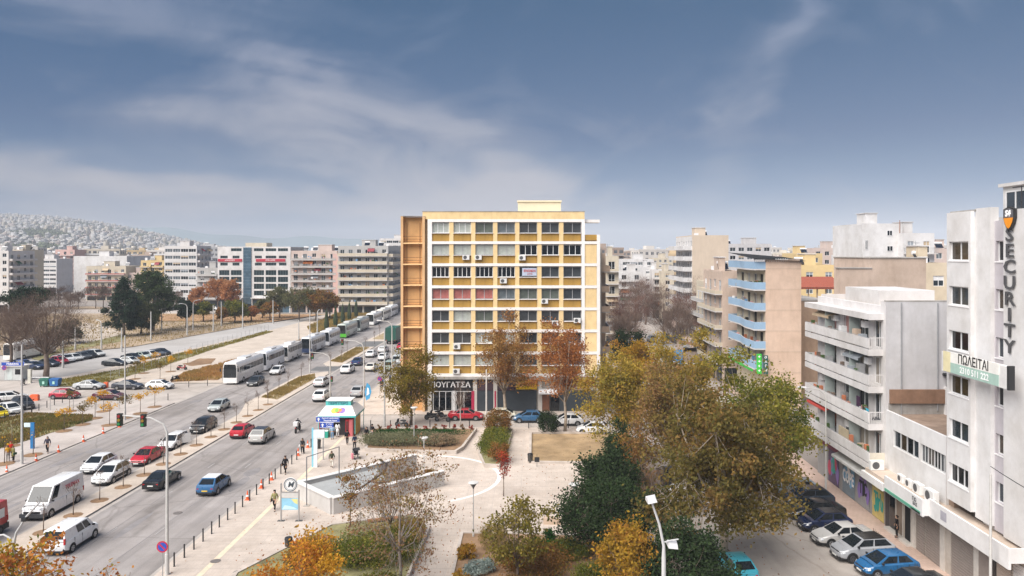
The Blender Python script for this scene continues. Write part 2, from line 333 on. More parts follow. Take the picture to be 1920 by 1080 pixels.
patch('scrub_grass', gpl([(80, 678), (105, 662), (230, 640), (240, 625), (110, 655), (60, 672)], .1), GRN, .13, 11)
patch('scrub_grass', [(-56, 200), (-54, 300), (-60, 300), (-70, 270), (-66, 215)], mat('yellow_dry_grass', (.42, .31, .12), .95, .25, .5, fine=.2), .16, 12)
patch('dirt_track', gpl([(110, 652), (240, 632), (205, 612), (160, 605), (120, 625)], .1), PAVE2, .12, 13)
patch('back_street_road', [(-420, 262), (-60, 266), (-60, 276), (-420, 300)], ASPH2, .12, 14, .1)
patch('scrubland_bank', [(-130, 236), (-82, 232), (-74, 258), (-130, 260)], mat('orange_scrub', (.36, .22, .125), .95, .3, .3, fine=.2), .3, 15)
# circle line and tactile strip in the plaza
STR = mat('cream_paving_strip', (.66, .56, .42), .9, .08, 2); WST = mat('white_paving_strip', (.72, .69, .65), .9, .05, 2)
a = MB(); cxx, cyy, r1, r2 = -11.3, 72.3, 7.95, 7.55; an = [R(-62+i*6) for i in range(28)]
for t0, t1 in zip(an, an[1:]):
    a.face([(cxx+r2*math.cos(t0), cyy+r2*math.sin(t0), .128), (cxx+r1*math.cos(t0), cyy+r1*math.sin(t0), .128), (cxx+r1*math.cos(t1), cyy+r1*math.sin(t1), .128), (cxx+r2*math.cos(t1), cyy+r2*math.sin(t1), .128)], WST)
struct('circle_paving_line', a)
a = MB(); y = 30
while y < 92.5: a.prism([(-22.95, y), (-22.55, y), (-22.55, y+.58), (-22.95, y+.58)], 0, .127, STR); y += .6
a.prism([(-22.5, 72.1), (-19.6, 72.6), (-19.6, 73), (-22.5, 72.5)], 0, .127, STR)
struct('tactile_strip', a)
# joints of the large plaza slabs (recessed bands of a darker stone)
a = MB(); J = mat('paving_joint', (.42, .37, .33), .9, .1, 2)
for yy in np.arange(44, 92.5, 1.5):
    for x0_, x1_ in ((-25.4, -22.98), (-22.5, -17.2), (-17.2, -8.2), (-8.2, 11.3)):
        if x0_ == -17.2 and 61 < yy < 76: continue
        a.prism([(x0_, yy), (x1_, yy), (x1_, yy+.035), (x0_, yy+.035)], 0, .1245, J)
for xx in np.arange(-25.4, 11.4, 2.4):
    if -22.98 < xx < -22.5: continue
    for y0_, y1_ in ((40, 61.5), (61.5, 76), (76, 92.6)):
        if y0_ == 61.5 and -21.8 < xx < -8.0: continue
        a.prism([(xx, y0_), (xx+.035, y0_), (xx+.035, y1_), (xx, y1_)], 0, .1235, J)
struct('paving_joints', a)

def kerbed_bed(poly, h=.38, t=.16, soil=SOIL, name='planting_bed'):
    b = MB(); n = len(poly); cx_ = sum(p[0] for p in poly)/n; cy_ = sum(p[1] for p in poly)/n
    inn = [(cx_+(x-cx_)*(1-t*2/abs(max(1, math.hypot(x-cx_, y-cy_)))), cy_+(y-cy_)*(1-t*2/max(1, math.hypot(x-cx_, y-cy_)))) for x, y in poly]
    b.prism(poly, .12, .12+h, mat('bed_edging', (.52, .46, .41), .85, .1, 2, stain=.2), holes=[inn]); b.prism(inn, .12, .05+h, soil)
    return struct(name, b)
kerbed_bed([(-20.2, 91.2), (-18.8, 81.8), (-14, 80.9), (-8.6, 80.7), (-8.0, 82.5), (-7.2, 91.2)])
kerbed_bed([(-6.3, 91), (-6.2, 80), (-5.2, 75.6), (-3.7, 75.3), (-3.2, 78.8), (-2.8, 91)], soil=GRN)
kerbed_bed([(-5.8, 57.4), (-5.6, 40), (7, 40), (9.5, 48), (8.6, 56.4), (1, 57.2)], soil=SOIL)
kerbed_bed([(-16.2, 59.2), (-20.3, 50), (-19, 41), (-8.6, 41), (-8.3, 58.5), (-10, 61.5)], soil=GRN)
kerbed_bed([(6.8, 60), (11, 58), (11, 74), (8.6, 76), (6, 72)], soil=SOIL)
b = MB(); KE = mat('bed_edging', (.52, .46, .41))
b.prism([(-.8, 77.1), (6.8, 76.7), (9.8, 78.8), (9.8, 89.9), (-.8, 89.9)], .12, .36, KE, holes=[[(-.5, 77.4), (6.8, 77), (9.5, 79), (9.5, 89.6), (-.5, 89.6)]])
struct('lawn_kerb', b)

# hills
def hz(x, y):
    r_ = max(0, min(1, (y-650)/2500)); r_ = r_*r_*(3-2*r_)
    u = x/max(y, 1)*FOC+CX
    k = max(0, min(1, (570-u)/540)); k = k*k*(3-2*k)
    n_ = noise.noise(Vector((x*.0016, y*.0016, .3)))*16*k*r_
    return 158*r_*k+n_
def terrain(name, x0, x1, y0, y1, nx, ny, fn, m):
    b = MB(); i = b._m(m)
    for j in range(ny+1):
        for k in range(nx+1):
            x = x0+(x1-x0)*k/nx; y = y0+(y1-y0)*j/ny; b.v.append((x, y, fn(x, y)))
    for j in range(ny):
        for k in range(nx): q = j*(nx+1)+k; b.f.append((q, q+1, q+nx+2, q+nx+1)); b.mi.append(i)
    o = b.build(name, None, smooth=True, kind='structure'); return o
HILL = mat('wooded_hillside', (.20, .19, .15), .95, .3, .01)
terrain('city_hill', -3600, -350, 640, 4200, 60, 50, lambda x, y: hz(x, y)-.5, HILL)
def ridge(x, y):
    t = (y-4300)/350; sh = max(0, 1-abs(t-1)); u = x/4650*FOC+CX
    h = 22+4650/FOC*(472-(411+max(0, u+60)*.055+4*math.sin(u*.017)+2*math.sin(u*.05+1)))
    return max(-10, h)*sh**.5
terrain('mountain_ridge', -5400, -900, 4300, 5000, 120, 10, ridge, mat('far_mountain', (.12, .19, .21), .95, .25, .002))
# ------------------------------------------------------------------ facades
_WC = {}
def win_mesh(w, h, n=2, fr=WFR, gl=GL, fw=.07, split=False, sill=False, blind=None):
    key = (round(w, 2), round(h, 2), n, fr.name, gl.name, split, sill, blind and blind.name)
    if key in _WC: return _WC[key]
    b = MB(); p = b if not split else MB()
    b.box(0, 0, 0, fw, .06, h, fr); b.box(w-fw, 0, 0, w, .06, h, fr); b.box(fw, 0, 0, w-fw, .06, fw, fr); b.box(fw, 0, h-fw, w-fw, .06, h, fr)
    for i in range(1, n): x = w*i/n; b.box(x-fw*.55, -.004, fw, x+fw*.55, .06, h-fw, fr)
    if sill: b.box(-.08, -.22, -.08, w+.08, .02, -.003, WHITE2)
    if blind: b.box(fw+.002, .02, h*.55, w-fw-.002, .038, h-fw-.002, blind)
    p.box(fw, .042, fw, w-fw, .056, h-fw, gl)
    me = b.mesh('window'); r_ = (me, p.mesh('pane') if split else None); _WC[key] = r_; return r_
def loc2(ox, oy, rz, u, v, z): return (ox+u*math.cos(rz)+v*math.sin(rz), oy+u*math.sin(rz)-v*math.cos(rz), z)   # v = outwards
def wall_skin(root, ox, oy, rz, W, z0, z1, holes, d, m, name='wall'):
    us = sorted({0, W, *[h[0] for h in holes], *[h[1] for h in holes]}); zs = sorted({z0, z1, *[h[2] for h in holes], *[h[3] for h in holes]})
    b = MB()
    inh = lambda u, z: any(h[0] < u < h[1] and h[2] < z < h[3] for h in holes)
    for za, zb in zip(zs, zs[1:]):
        run = None
        for ua, ub in list(zip(us, us[1:]))+[(None, None)]:
            solid = ua is not None and not inh((ua+ub)/2, (za+zb)/2)
            if solid: run = (run[0] if run else ua, ub)
            elif run: b.face([(run[0], 0, za), (run[1], 0, za), (run[1], 0, zb), (run[0], 0, zb)], m); run = None
    for u0, u1, h0, h1 in holes:
        b.face([(u0, 0, h0), (u0, d, h0), (u0, d, h1), (u0, 0, h1)], m); b.face([(u1, d, h0), (u1, 0, h0), (u1, 0, h1), (u1, d, h1)], m)
        b.face([(u0, 0, h1), (u0, d, h1), (u1, d, h1), (u1, 0, h1)], m); b.face([(u0, d, h0), (u0, 0, h0), (u1, 0, h0), (u1, d, h0)], m)
    b.face([(0, 0, z1), (W, 0, z1), (W, d, z1), (0, d, z1)], m); b.face([(0, d, z0), (0, 0, z0), (0, 0, z1), (0, d, z1)], m); b.face([(W, 0, z0), (W, d, z0), (W, d, z1), (W, 0, z1)], m)
    return b.build(name, root, loc=(ox, oy, 0), rz=rz)
def put_window(root, ox, oy, rz, u, z, w, h, d=.15, n=2, fr=WFR, gl=GL, split=False, name='window', sill=False, blind=None):
    me, pm = win_mesh(w, h, n, fr, gl, split=split, sill=sill, blind=blind); v = -(d-.07)
    o = obj(name, me, root, loc2(ox, oy, rz, u, v, z), rz)
    if pm: obj('pane', pm, o)
    return o
_BC = {}
def balcony_mesh(W, D, style, m, slabm):
    key = (round(W, 2), D, style, m.name, slabm.name)
    if key in _BC: return _BC[key]
    b = MB(); b.box(0, -D, -.18, W, 0, 0, slabm)
    if style == 'solid': b.box(0, -D, .002, W, -D+.1, .95, m); b.box(0, -D+.1, .002, .1, 0, .95, m); b.box(W-.1, -D+.1, .002, W, 0, .95, m)
    elif style == 'half': b.box(0, -D, .002, W, -D+.1, .55, m); b.tube([(0, -D+.05, .92), (W, -D+.05, .92)], .025, STEEL, 4); b.box(0, -D+.1, .002, .08, 0, .55, m); b.box(W-.08, -D+.1, .002, W, 0, .55, m)
    else:
        n = max(2, int(W/.22)); b.box(0, -D, .95, W, -D+.04, 1.0, m); b.box(0, -D+.045, .95, .04, 0, 1.0, m); b.box(W-.04, -D+.045, .95, W, 0, 1.0, m)
        for i in range(n+1): x = .015+(W-.03)*i/n; b.box(x-.014, -D+.005, .002, x+.014, -D+.03, .948, m)
        for i in range(1, int(D/.22)): y = -i*.22; b.box(.006, y-.014, .002, .03, y+.014, .948, m); b.box(W-.03, y-.014, .002, W-.006, y+.014, .948, m)
    r_ = b.mesh('balcony'); _BC[key] = r_; return r_
_AW = {}
def awning(root, ox, oy, rz, u, v, z, w, m, drop=.9, out_=1.1):
    k = (round(w, 1), m.name, drop, out_)
    if k not in _AW:
        b = MB(); b.face([(0, -.01, 0), (0, -out_, -drop), (w, -out_, -drop), (w, -.01, 0)], m); b.box(0, -out_-.01, -drop-.2, w, -out_+.01, -drop-.002, m); b.box(0, -.12, -.02, w, -.012, .1, m); _AW[k] = b.mesh('awning')
    return obj('awning', _AW[k], root, loc2(ox, oy, rz, u, v, z), rz)
AWN = [mat('awning_green', '#3f6b55'), mat('awning_beige', '#b9a58a'), mat('awning_maroon', '#8a4048'), mat('awning_grey', '#9aa0a6'), mat('awning_orange', '#b56b3a')]
DRESS = [mat('laundry_white', (.7, .7, .7)), mat('laundry_blue', (.15, .3, .5)), mat('pot_terracotta', (.45, .16, .08)), mat('balcony_plant', (.06, .10, .03)), mat('laundry_pink', (.6, .3, .3))]
def dofacade(root, ox, oy, rz, W, Z, nfl, gf, style, wm, bal=None, slabm=None, d=.15, rr=None, ww=1.4, wh=1.35, gap=1.3, fr=WFR, D=1.2, par=.7, split=False, bs='half', aw=.12, gls=(GL, GL2, GL3), ground='shops', clutter=.0):
    """one face: windows in reveals floor by floor; balconies where the style asks for them"""
    rr = rr or rnd; fh = (Z-gf-par)/nfl; holes = []; wins = []
    if style == 'blank': wall_skin(root, ox, oy, rz, W, 0, Z, [], d, wm); return
    if style == 'strip':
        for f in range(nfl):
            z = gf+f*fh+fh*.33; hh = fh*.48; n = max(1, int(W/3.2)); cw = (W-.5)/n
            for i in range(n): holes.append((.25+i*cw+.12, .25+(i+1)*cw-.12, z, z+hh)); wins.append((.25+i*cw+.12, z, cw-.24, hh, max(2, int(cw/.9))))
    else:
        n = max(1, int((W-.4)/(ww+gap))); st = W/n
        for f in range(nfl):
            for i in range(n):
                door = 'balc' in style and (i+f*0) % 3 != 2
                w_ = ww if not door else ww*1.05; h_ = wh if not door else 2.15; z = gf+f*fh+(.95 if not door else .06)
                h_ = min(h_, fh*.8 if door else fh*.55)
                u = i*st+(st-w_)/2; holes.append((u, u+w_, z, z+h_)); wins.append((u, z, w_, h_, 2))
    if ground == 'shops' and gf > 2.4:
        n = max(1, int(W/4.2)); st = W/n
        for i in range(n): holes.append((i*st+.3, (i+1)*st-.3, .15, gf-.75)); wins.append((i*st+.3, .15, st-.6, gf-.9, 3, 'shop'))
    wall_skin(root, ox, oy, rz, W, 0, Z, holes, d, wm)
    for q in wins:
        if len(q) == 6: put_window(root, ox, oy, rz, q[0], q[1], q[2], q[3], d, q[4], BLACKP, GL3 if rr.random() < .5 else GL, name='shop_window'); continue
        bl = None
        if rr.random() < .28: bl = rr.choice((AWN[1], WHITE2, AWN[3]))
        put_window(root, ox, oy, rz, q[0], q[1], q[2], q[3], d, q[4], fr, rr.choice(gls), split, blind=bl)
    if 'balc' in style:
        for f in range(nfl):
            z = gf+f*fh
            spans = [(0.1, W-.1)] if 'full' in style else ([(0.1, W*.46), (W*.54, W-.1)] if W > 8 else [(W*.12, W*.88)])
            for a_, b_ in spans:
                obj('balcony', balcony_mesh(b_-a_, D, bs, bal or wm, slabm or WHITE), root, loc2(ox, oy, rz, a_, 0, z), rz)
                if rr.random() < aw*2: w_ = min(b_-a_, rr.uniform(2, 4)); awning(root, ox, oy, rz, rr.uniform(a_, b_-w_), .02, z+fh-.25, w_, rr.choice(AWN))
                if clutter:
                    b = MB()
                    for _ in range(int((b_-a_)*clutter)):
                        u = rr.uniform(a_+.2, b_-.8); m_ = rr.choice(DRESS); k = rr.random()
                        if k < .5: b.box(u, -D+.15, z+.01, u+rr.uniform(.25, .5), -D+.45, z+rr.uniform(.5, 1.3), m_)
                        elif k < .75: b.box(u, -D+.2, z+1.0, u+rr.uniform(.4, .9), -D+.24, z+rr.uniform(1.3, 1.7), m_)
                        else: b.box(u, -.5, z+.01, u+.7, -.2, z+rr.uniform(.6, 1.6), rr.choice((WHITE2, STEEL, BEIGE)))
                    if b.v: b.build('balcony_clutter', root, loc=(ox, oy, 0), rz=rz, kind='stuff')
def roof_bits(root, W, Dp, Z, rr, hut=True, m=WHITE, n=5):
    if hut: b = MB(); a_ = rr.uniform(.25, .5)*W; b.box(a_, Dp*.4, Z, a_+min(5, W*.3), Dp*.4+min(4, Dp*.4), Z+2.4, m); b.box(a_-.15, Dp*.4-.15, Z+2.402, a_+min(5, W*.3)+.15, Dp*.4+min(4, Dp*.4)+.15, Z+2.55, WHITE); b.build('roof_hut', root)
    for _ in range(n):
        x = rr.uniform(.6, W-1.5); y = rr.uniform(.5, Dp-1); k = rr.random()
        if k < .4:
            b = MB(); h_ = rr.uniform(1.5, 3.2); b.tube([(x, y, Z), (x, y, Z+h_)], .035, STEEL, 4); b.box(x-.6, y-.02, Z+h_-.3, x+.6, y+.02, Z+h_-.26, STEEL)
            for q in range(5): b.box(x-.5+q*.22, y-.25, Z+h_-.25, x-.48+q*.22, y+.25, Z+h_-.22, STEEL)
            b.build('antenna', root)
        elif k < .75:
            b = MB(); b.face([(x, y, Z+.4), (x+1.8, y, Z+.4), (x+1.8, y+1, Z+1.4), (x, y+1, Z+1.4)], glass('solar_glass', '#141c2a')); b.tube([(x, y+1.1, Z+1.55), (x+1.8, y+1.1, Z+1.55)], .26, WHITE2, 8); b.build('solar_heater', root)
        else: b = MB(); b.box(x, y, Z, x+1, y+.7, Z+rr.uniform(.7, 1.4), WHITE2); b.build('roof_vent', root)
def block(label, p0, p1, ytop, Y, Dp, nfl, style, wm, side='blank', gf=3.6, seed=0, roof=None, cat='building', name='apartment_building', hutm=None, ybot=None, sidem=None, bits=5, **kw):
    X0, X1 = (p0-CX)*Y/FOC, (p1-CX)*Y/FOC; Z = CAM_H-(ytop-CY)*Y/FOC; W = X1-X0; rr = random.Random(seed+7)
    root = thing(name, label, cat, (X0, Y, 0)); d = .15
    b = MB(); b.box(d if X0 > 0 else 0, d, 0, W-(0 if X0 > 0 else d), Dp, Z-.25, roof or mat('roof_grey', (.45, .42, .40), .95, .2, .5, stain=.3)); b.build('roof', root)
    b = MB(); pw = .18; PW = wm
    b.box(0, 0+d, Z-.25, pw, Dp, Z, PW); b.box(W-pw, d, Z-.25, W, Dp, Z, PW); b.box(pw, Dp-pw, Z-.25, W-pw, Dp, Z, PW); b.build('parapet', root)
    dofacade(root, 0, 0, 0, W, Z, nfl, gf, style, wm, d=d, rr=rr, **kw)
    kw2 = dict(kw); kw2['clutter'] = 0
    if X0 > 0: dofacade(root, 0, Dp, R(-90), Dp-d-.003, Z-.25, nfl, gf, side, sidem or wm, d=d, rr=rr, **kw2)
    else: dofacade(root, W, d+.003, R(90), Dp-d-.003, Z-.25, nfl, gf, side, sidem or wm, d=d, rr=rr, **kw2)
    roof_bits(root, W, Dp, Z-.25, rr, m=hutm or wm, n=bits)
    return root, W, Z

# ------------------------------------------------------------------ the yellow office block facing the plaza
YEL = mat('pale_yellow_paint', '#ebcf9c', .8, .06, 1, stain=.14, streak=.14); OCH = mat('ochre_paint', '#b28d48', .8, .10, .7, stain=.2, streak=.2)
YCR = mat('cream_yellow_paint', '#efe2c2', .8, .04, 1, stain=.06); ORG = mat('orange_yellow_paint', '#d2a470', .8, .06, .6, stain=.15, streak=.12)
WHT = mat('white_frame_paint', '#efebe8', .7, .04, 1, stain=.06, streak=.08)
S_ = FOC/102.5
def bx(p): return (p-CX)/S_
def bz(q): return CAM_H-(q-CY)/S_
YB = thing('office_building', 'yellow eight storey office block with white frame grid facing the plaza', 'building', (bx(802), 102.5, 0)); ox0 = bx(802)
Wd = bx(1125)-ox0; Zt = bz(397)
b = MB(); b.box(0, .35, 0, bx(1096)-ox0, 16, Zt-.5, mat('flat_roof_gravel', (.45, .42, .38))); b.box(bx(1096)-ox0+.002, .35, 0, Wd, 16, bz(440)-.1, YEL); b.box(bx(752)-ox0, 1.6, 0, -.002, 15, bz(406)-.1, YEL); b.build('wall', YB)
wx = [(810, 842), (850, 883), (891.5, 924.3), (933, 965.5), (974, 1007), (1015.5, 1048), (1056.6, 1090)]
tops = [417.5+41.35*k for k in range(7)]
b = MB()   # white frame: floor bands and end columns
b.box(0, -.12, 4.9, bx(810)-ox0, .35, bz(411), WHT); b.box(bx(1090.4)-ox0, -.12, 4.9, bx(1096.5)-ox0, .35, bz(411), WHT)
for k in range(8):
    y0 = tops[0]+41.35*k-6.5 if k else 411; b.box(bx(810)-ox0, -.12, bz(tops[0]+41.35*k-1.2)+.0, bx(1090.4)-ox0, .35, bz(y0), WHT)
    if k > 0: b.box(bx(1096.5)-ox0, -.12, bz(tops[0]+41.35*k-1.2), Wd, .35, bz(y0), WHT)
b.box(bx(1119)-ox0, -.117, 4.9, Wd+.01, .35, bz(440), WHT)
b.build('frame', YB)
pm = MB(); pm.box(0, 0, 0, (891.5-883.5)/S_, .3, (41.35-5.2)/S_, YEL); pilm = pm.mesh('pilaster')
for k in range(7):
    for i in range(6):
        x0 = wx[i][1]+.3; obj('pilaster', pilm, YB, (bx(x0)-ox0, -.04, bz(tops[k]+41.35-6.3)), 0)
panelw = (wx[0][1]-wx[0][0]+.5)/S_; p_ = MB(); p_.box(0, 0, 0, panelw+.02, .2, 14.2/S_, OCH); p_.box(-.02, -.22, 14.2/S_+.002, panelw+.04, .1, 14.2/S_+.06, WHT); panm = p_.mesh('spandrel_panel')
RED_ = mat('red_blind', '#a4605a'); CUR = mat('pale_curtain', '#b9bab4'); GREYP = mat('grey_window_frame', (.35, .35, .36))
winrows = [['c3', 'c3', 'd2', 'd2', 'd2', 'd2', 'd2'], ['g2', 'g2', 'g2', 'g2', 'w3', 'w3', 'w3'], ['w4', 'w4', 'w4', 'w4', 'd2', 'd2', 'd2'], ['r2', 'r2', 'r2', 'd2', 'e2', 'e2', 'd2'],
           ['d2', 'g2', 'd2', 'd2', 'd2', 'd2', 'd2'], ['d2', 'd2', 'c3', 'c3', 'd2', 'd2', 'd2'], ['g2', 'g2', 'g2', 'd2', 'd2', 'd2', 'd2']]
GC = glass('curtained_glass', '#a5aaa4', .15, .15, 2); GR = glass('red_blind_glass', '#a0625c', .2, .25, 1.5); GE = glass('greenish_glass', '#565c55', .1, .25, 1)
DG = glass('dark_office_glass', '#3a3d40', .07, .4, .6)
for k in range(7):
    for i in range(7):
        z1 = bz(tops[k]); z0 = bz(tops[k]+19.3); t = winrows[k][i]
        obj('spandrel_panel', panm, YB, (bx(wx[i][0]-.3)-ox0, .05, z0-14.3/S_-.06), 0)
        gl = {'c': GC, 'g': GC, 'd': DG, 'w': GL, 'r': GR if i != 1 or k != 3 else GR, 'e': GE}[t[0]]
        fr = WFR if t[0] in 'cw' else GREYP
        if t[0] == 'd': gl = (DG, GE, GL3, DG, GL2)[(k*5+i*3) % 5] if (k+i) % 4 else DG
        put_window(YB, bx(wx[i][0])-ox0, .12, 0, 0, z0, (wx[i][1]-wx[i][0])/S_, z1-z0, .15, int(t[1]), fr, gl, split=True)
# right bay: flat yellow panels
b = MB()
for k in range(1, 7): b.box(bx(1097)-ox0, -.03, bz(tops[k]+34.5), bx(1118.6)-ox0, .3, bz(tops[k]-1), YEL); 
b.build('side_bay_panel', YB)
b = MB(); b.box(bx(1097)-ox0, -.03, bz(450.5), bx(1122)-ox0, .35, bz(440), OCH); b.build('terrace_parapet', YB)
b = MB(); b.box(bx(1096.6)-ox0, .4, bz(417), bx(1125)-ox0, 3, bz(411.5), WHT); b.build('terrace_canopy', YB)
b = MB(); b.box(-.7, -.1, bz(411)+.002, bx(1096)-ox0, .35, Zt, YEL); b.box(-.75, -.15, Zt+.002, bx(1096)-ox0+.05, .4, Zt+.08, CONC); b.box(-.7, .352, Zt-.6, -.5, 16, Zt, YEL); b.build('roof_fascia', YB)
b = MB(); b.box(bx(970)-ox0, 3, Zt-.5, bx(1053)-ox0, 9, bz(376), YCR); b.box(bx(968.6)-ox0, 2.85, bz(376)+.002, bx(1054.5)-ox0, 9.15, bz(373), YCR); b.build('roof_hut', YB)
# left tower: recessed orange panels in a pale frame with escape ladders and rails
tx0, tx1 = bx(752)-ox0, bx(797)-ox0
b = MB(); b.box(tx0, -.3, 0, bx(756.5)-ox0, 1.59, bz(406), mat('tower_frame_paint', '#e0b788', .8, .05, 1, stain=.15, streak=.2)); b.box(bx(792.5)-ox0, -.3, 0, tx1, 1.59, bz(406), _M['tower_frame_paint']); b.box(tx0, -.3, bz(406)+.002, tx1, 1.59, bz(405), CONC)
ledges = [456, 495.5, 534.5, 574, 613.5, 653, 692]
for q in ledges: b.box(bx(756.5)-ox0, -.28, bz(q)-.09, bx(792.5)-ox0, 1.59, bz(q)+.07, mat('ledge_paint', '#eec792'))
b.build('stair_tower', YB)
b = MB(); b.box(bx(756.5)-ox0, .5, 0, bx(792.5)-ox0, 1.59, bz(407), ORG); b.build('stair_tower_panel', YB)
b = MB(); RST = mat('brown_steel', (.12, .06, .03), .7)
for q in ledges:
    for dz in (.25, .55, .95): b.tube([(bx(757)-ox0, -.22, bz(q)+dz), (bx(792)-ox0, -.22, bz(q)+dz)], .025, RST, 4)
    for xx in (762, 786.5): b.tube([(bx(xx)-ox0, .42, bz(q)), (bx(xx)-ox0, .42, bz(q)+2.8)], .03, RST, 4)
b.build('escape_railing', YB)
b = MB(); b.box(tx1, .3, 4.9, -.001, .352, Zt-.9, mat('painted_gap_shade', (.33, .24, .15))); b.build('recess_wall', YB)  # wall of the narrow gap, its shade put into the brown colour
# ground floor shops
GRN_ = mat('shop_marble', (.55, .52, .48), .4, .1, 3)
b = MB(); b.box(-.1, -.5, 4.55, Wd+.05, .348, 4.898, CONC)
for p in (802, 887, 925, 1009, 1118): b.box(bx(p)-ox0, -.1, .12, bx(p)-ox0+.55, .349, 4.548, GRN_)
b.build('ground_floor_frame', YB)
def shop(x0, x1, z0, z1, m, name, n=4, gl=GL):
    b = MB(); b.box(x0, .0, z0, x1, .3, z1, m); b.build(name, YB)
FAS = mat('black_fascia', (.015, .015, .017), .4); SHUT = mat('dark_roller_shutter', (.035, .045, .055), .6, .1, 2)
shop(bx(806)-ox0+.1, bx(886)-ox0, 2.95, 4.5, FAS, 'shop_fascia'); 
put_window(YB, bx(812)-ox0, -.02, 0, 0, .15, 2.6, 2.7, .1, 3, WFR, GL, True, 'shop_window'); put_window(YB, bx(855)-ox0, -.02, 0, 0, .15, 2.2, 2.7, .1, 2, WFR, GL, True, 'shop_window')
b = MB(); b.box(bx(848)-ox0, -.02, .15, bx(854)-ox0, .3, 2.9, WFR); b.build('shop_door_pillar', YB)
PINK = mat('magenta_poster', '#b0304f')
b = MB(); b.box(bx(884)-ox0, -.14, .3, bx(889.5)-ox0, -.102, 2.9, PINK); b.build('shop_banner', YB); b = MB(); b.box(bx(926)-ox0+.1, -.14, .3, bx(930)-ox0, -.102, 2.9, PINK); b.build('shop_banner', YB)
for p0, p1 in ((891, 925), (932, 1006), (1048, 1116)): shop(bx(p0)-ox0+.1, bx(p1)-ox0, .12, 2.9, SHUT, 'roller_shutter'); 
shop(bx(891)-ox0+.1, bx(966)-ox0, 2.95, 4.5, mat('dark_sign_board', '#4a3940'), 'shop_sign'); shop(bx(968)-ox0, bx(1007)-ox0, 3.1, 4.3, mat('yellow_sign_board', '#d9b52a'), 'shop_sign')
shop(bx(1048)-ox0, bx(1116)-ox0, 3.0, 4.4, mat('pale_sign_board', '#a9a5a2'), 'shop_sign')
b = MB(); b.box(bx(1014)-ox0, .05, .12, bx(1030)-ox0, .3, 2.7, mat('brown_door', (.20, .08, .04), .5)); b.build('entrance_door', YB); put_window(YB, bx(1031)-ox0, 0, 0, 0, .12, 1.3, 2.6, .1, 2, BLACKP, GL, True, 'entrance_window')
awning(YB, bx(1010)-ox0, 0, 0, 0, .02, 3.1, 2.6, WHITE2, .3, .9)
lw = mat('sign_white', (.9, .9, .9), .5); lk = mat('sign_black', (.012, .012, .014), .5); lb = mat('sign_blue', '#23409c', .5); ly = mat('sign_dark_yellow', '#6d4a10')
def lettering(parent, txt, size, m, loc, rz=0, squash=1., bold=.0, ext=.01, name='lettering', **k): return obj(name, text_mesh(txt, size, m, ext, bold, squash=squash, **k), parent, loc, rz)
lettering(YB, 'ΜΠΟΥΓΑΤΣΑ', 1.02, lw, (bx(838)-ox0, -.03, 3.72), bold=.02)
lettering(YB, 'ΚΑΦΕ', .7, ly, (bx(987)-ox0, -.03, 3.7), bold=.01)
# window banner on the third row
b = MB(); x0 = bx(979)-ox0; b.box(x0, .03, bz(517), x0+2.0, .05, bz(502.5), mat('banner_pale_blue', '#b9c3d6')); bn = b.build('window_banner', YB); lettering(bn, 'ΕΝΟΙΚΙΑ', .42, mat('sign_red', '#c2463c'), (x0+1.05, .0, bz(508)), bold=.01); lettering(bn, '2310', .36, mat('sign_red2', '#b0463c'), (x0+1.05, .0, bz(513.5)))
def ac_mesh():
    if 'ac' in _WC: return _WC['ac']
    b = MB(); b.box(-.45, -.32, 0, .45, 0, .62, mat('ac_white', (.68, .68, .67), .5)); me = b.mesh('ac_body', bevel=.02)
    f = MB(); n = 16
    f.face([(-.1+.24*math.cos(2*math.pi*i/n), -.325, .31+.24*math.sin(2*math.pi*i/n)) for i in range(n)], mat('ac_grille', (.08, .08, .085), .6)); fm = f.mesh('fan_grille')
    k = MB(); k.box(-.4, -.3, -.05, -.35, .1, -.002, STEEL); k.box(.35, -.3, -.05, .4, .1, -.002, STEEL); _WC['ac'] = (me, fm, k.mesh('bracket')); return _WC['ac']
def ac(x, y, z, label, rz=0, group=None, s=1.):
    m_, f_, k_ = ac_mesh(); r_ = obj('air_conditioner', m_, None, (x, y, z), rz, None, label, 'air conditioner', group, scale=(s, s, s)); obj('fan_grille', f_, r_); obj('bracket', k_, r_); return r_
for p, q, l in ((874, 487, 'air conditioner below second window of the sixth floor row'), (897, 487, 'air conditioner below third window, next to its neighbour unit'), (979, 488, 'air conditioner on ochre panel under the fifth window, upper row'),
                (944, 531, 'air conditioner with dark fan on third row of yellow block'), (1021, 569, 'air conditioner below a greenish window, right half of yellow block'), (1041, 610, 'upright air conditioner hanging beneath sixth window column'),
                (1082, 605, 'air conditioner beneath rightmost window above the rust tree'), (857, 654, 'air conditioner on lower ochre panel beside second window column'), (856, 700, 'large air conditioner just above the black shop fascia'), (1083, 653, 'air conditioner with dark fan half hidden by rust leaves')):
    ac(bx(p), 102.5-.05 if True else 0, bz(q), l, group='air conditioners on the yellow block', s=1.05)

# concrete block tucked behind the right edge of the yellow block
r_ = thing('apartment_building', 'weathered concrete apartment sliver behind the yellow block, brown tree branches beside it', 'building', (bx(1125.6), 112, 0))
b = MB(); b.box(0, 0, 0, 1.0, 14, bz(470)+.5, CONC); b.build('wall', r_)
for k in range(6):
    z = 3.6+k*3.05; b = MB(); b.box(1.002, 1, z, 2.4, 13, z+.16, CONC); b.box(2.3, 1, z+.162, 2.4, 13, z+1.0, BEIGE if k % 2 else WHITE); b.box(1.1, 1, z+.162, 2.298, 1.06, z+1.0, BEIGE); b.build('balcony', r_)
b = MB(); b.box(1.003, 3, 0, 1.9, 14, bz(475), BEIGE); b.build('stair_wall', r_)
for k in range(6): b = MB(); b.box(.45, -.03, 5.2+k*3.05, .75, .0, 6.2+k*3.05, GL3); b.build('window', r_)
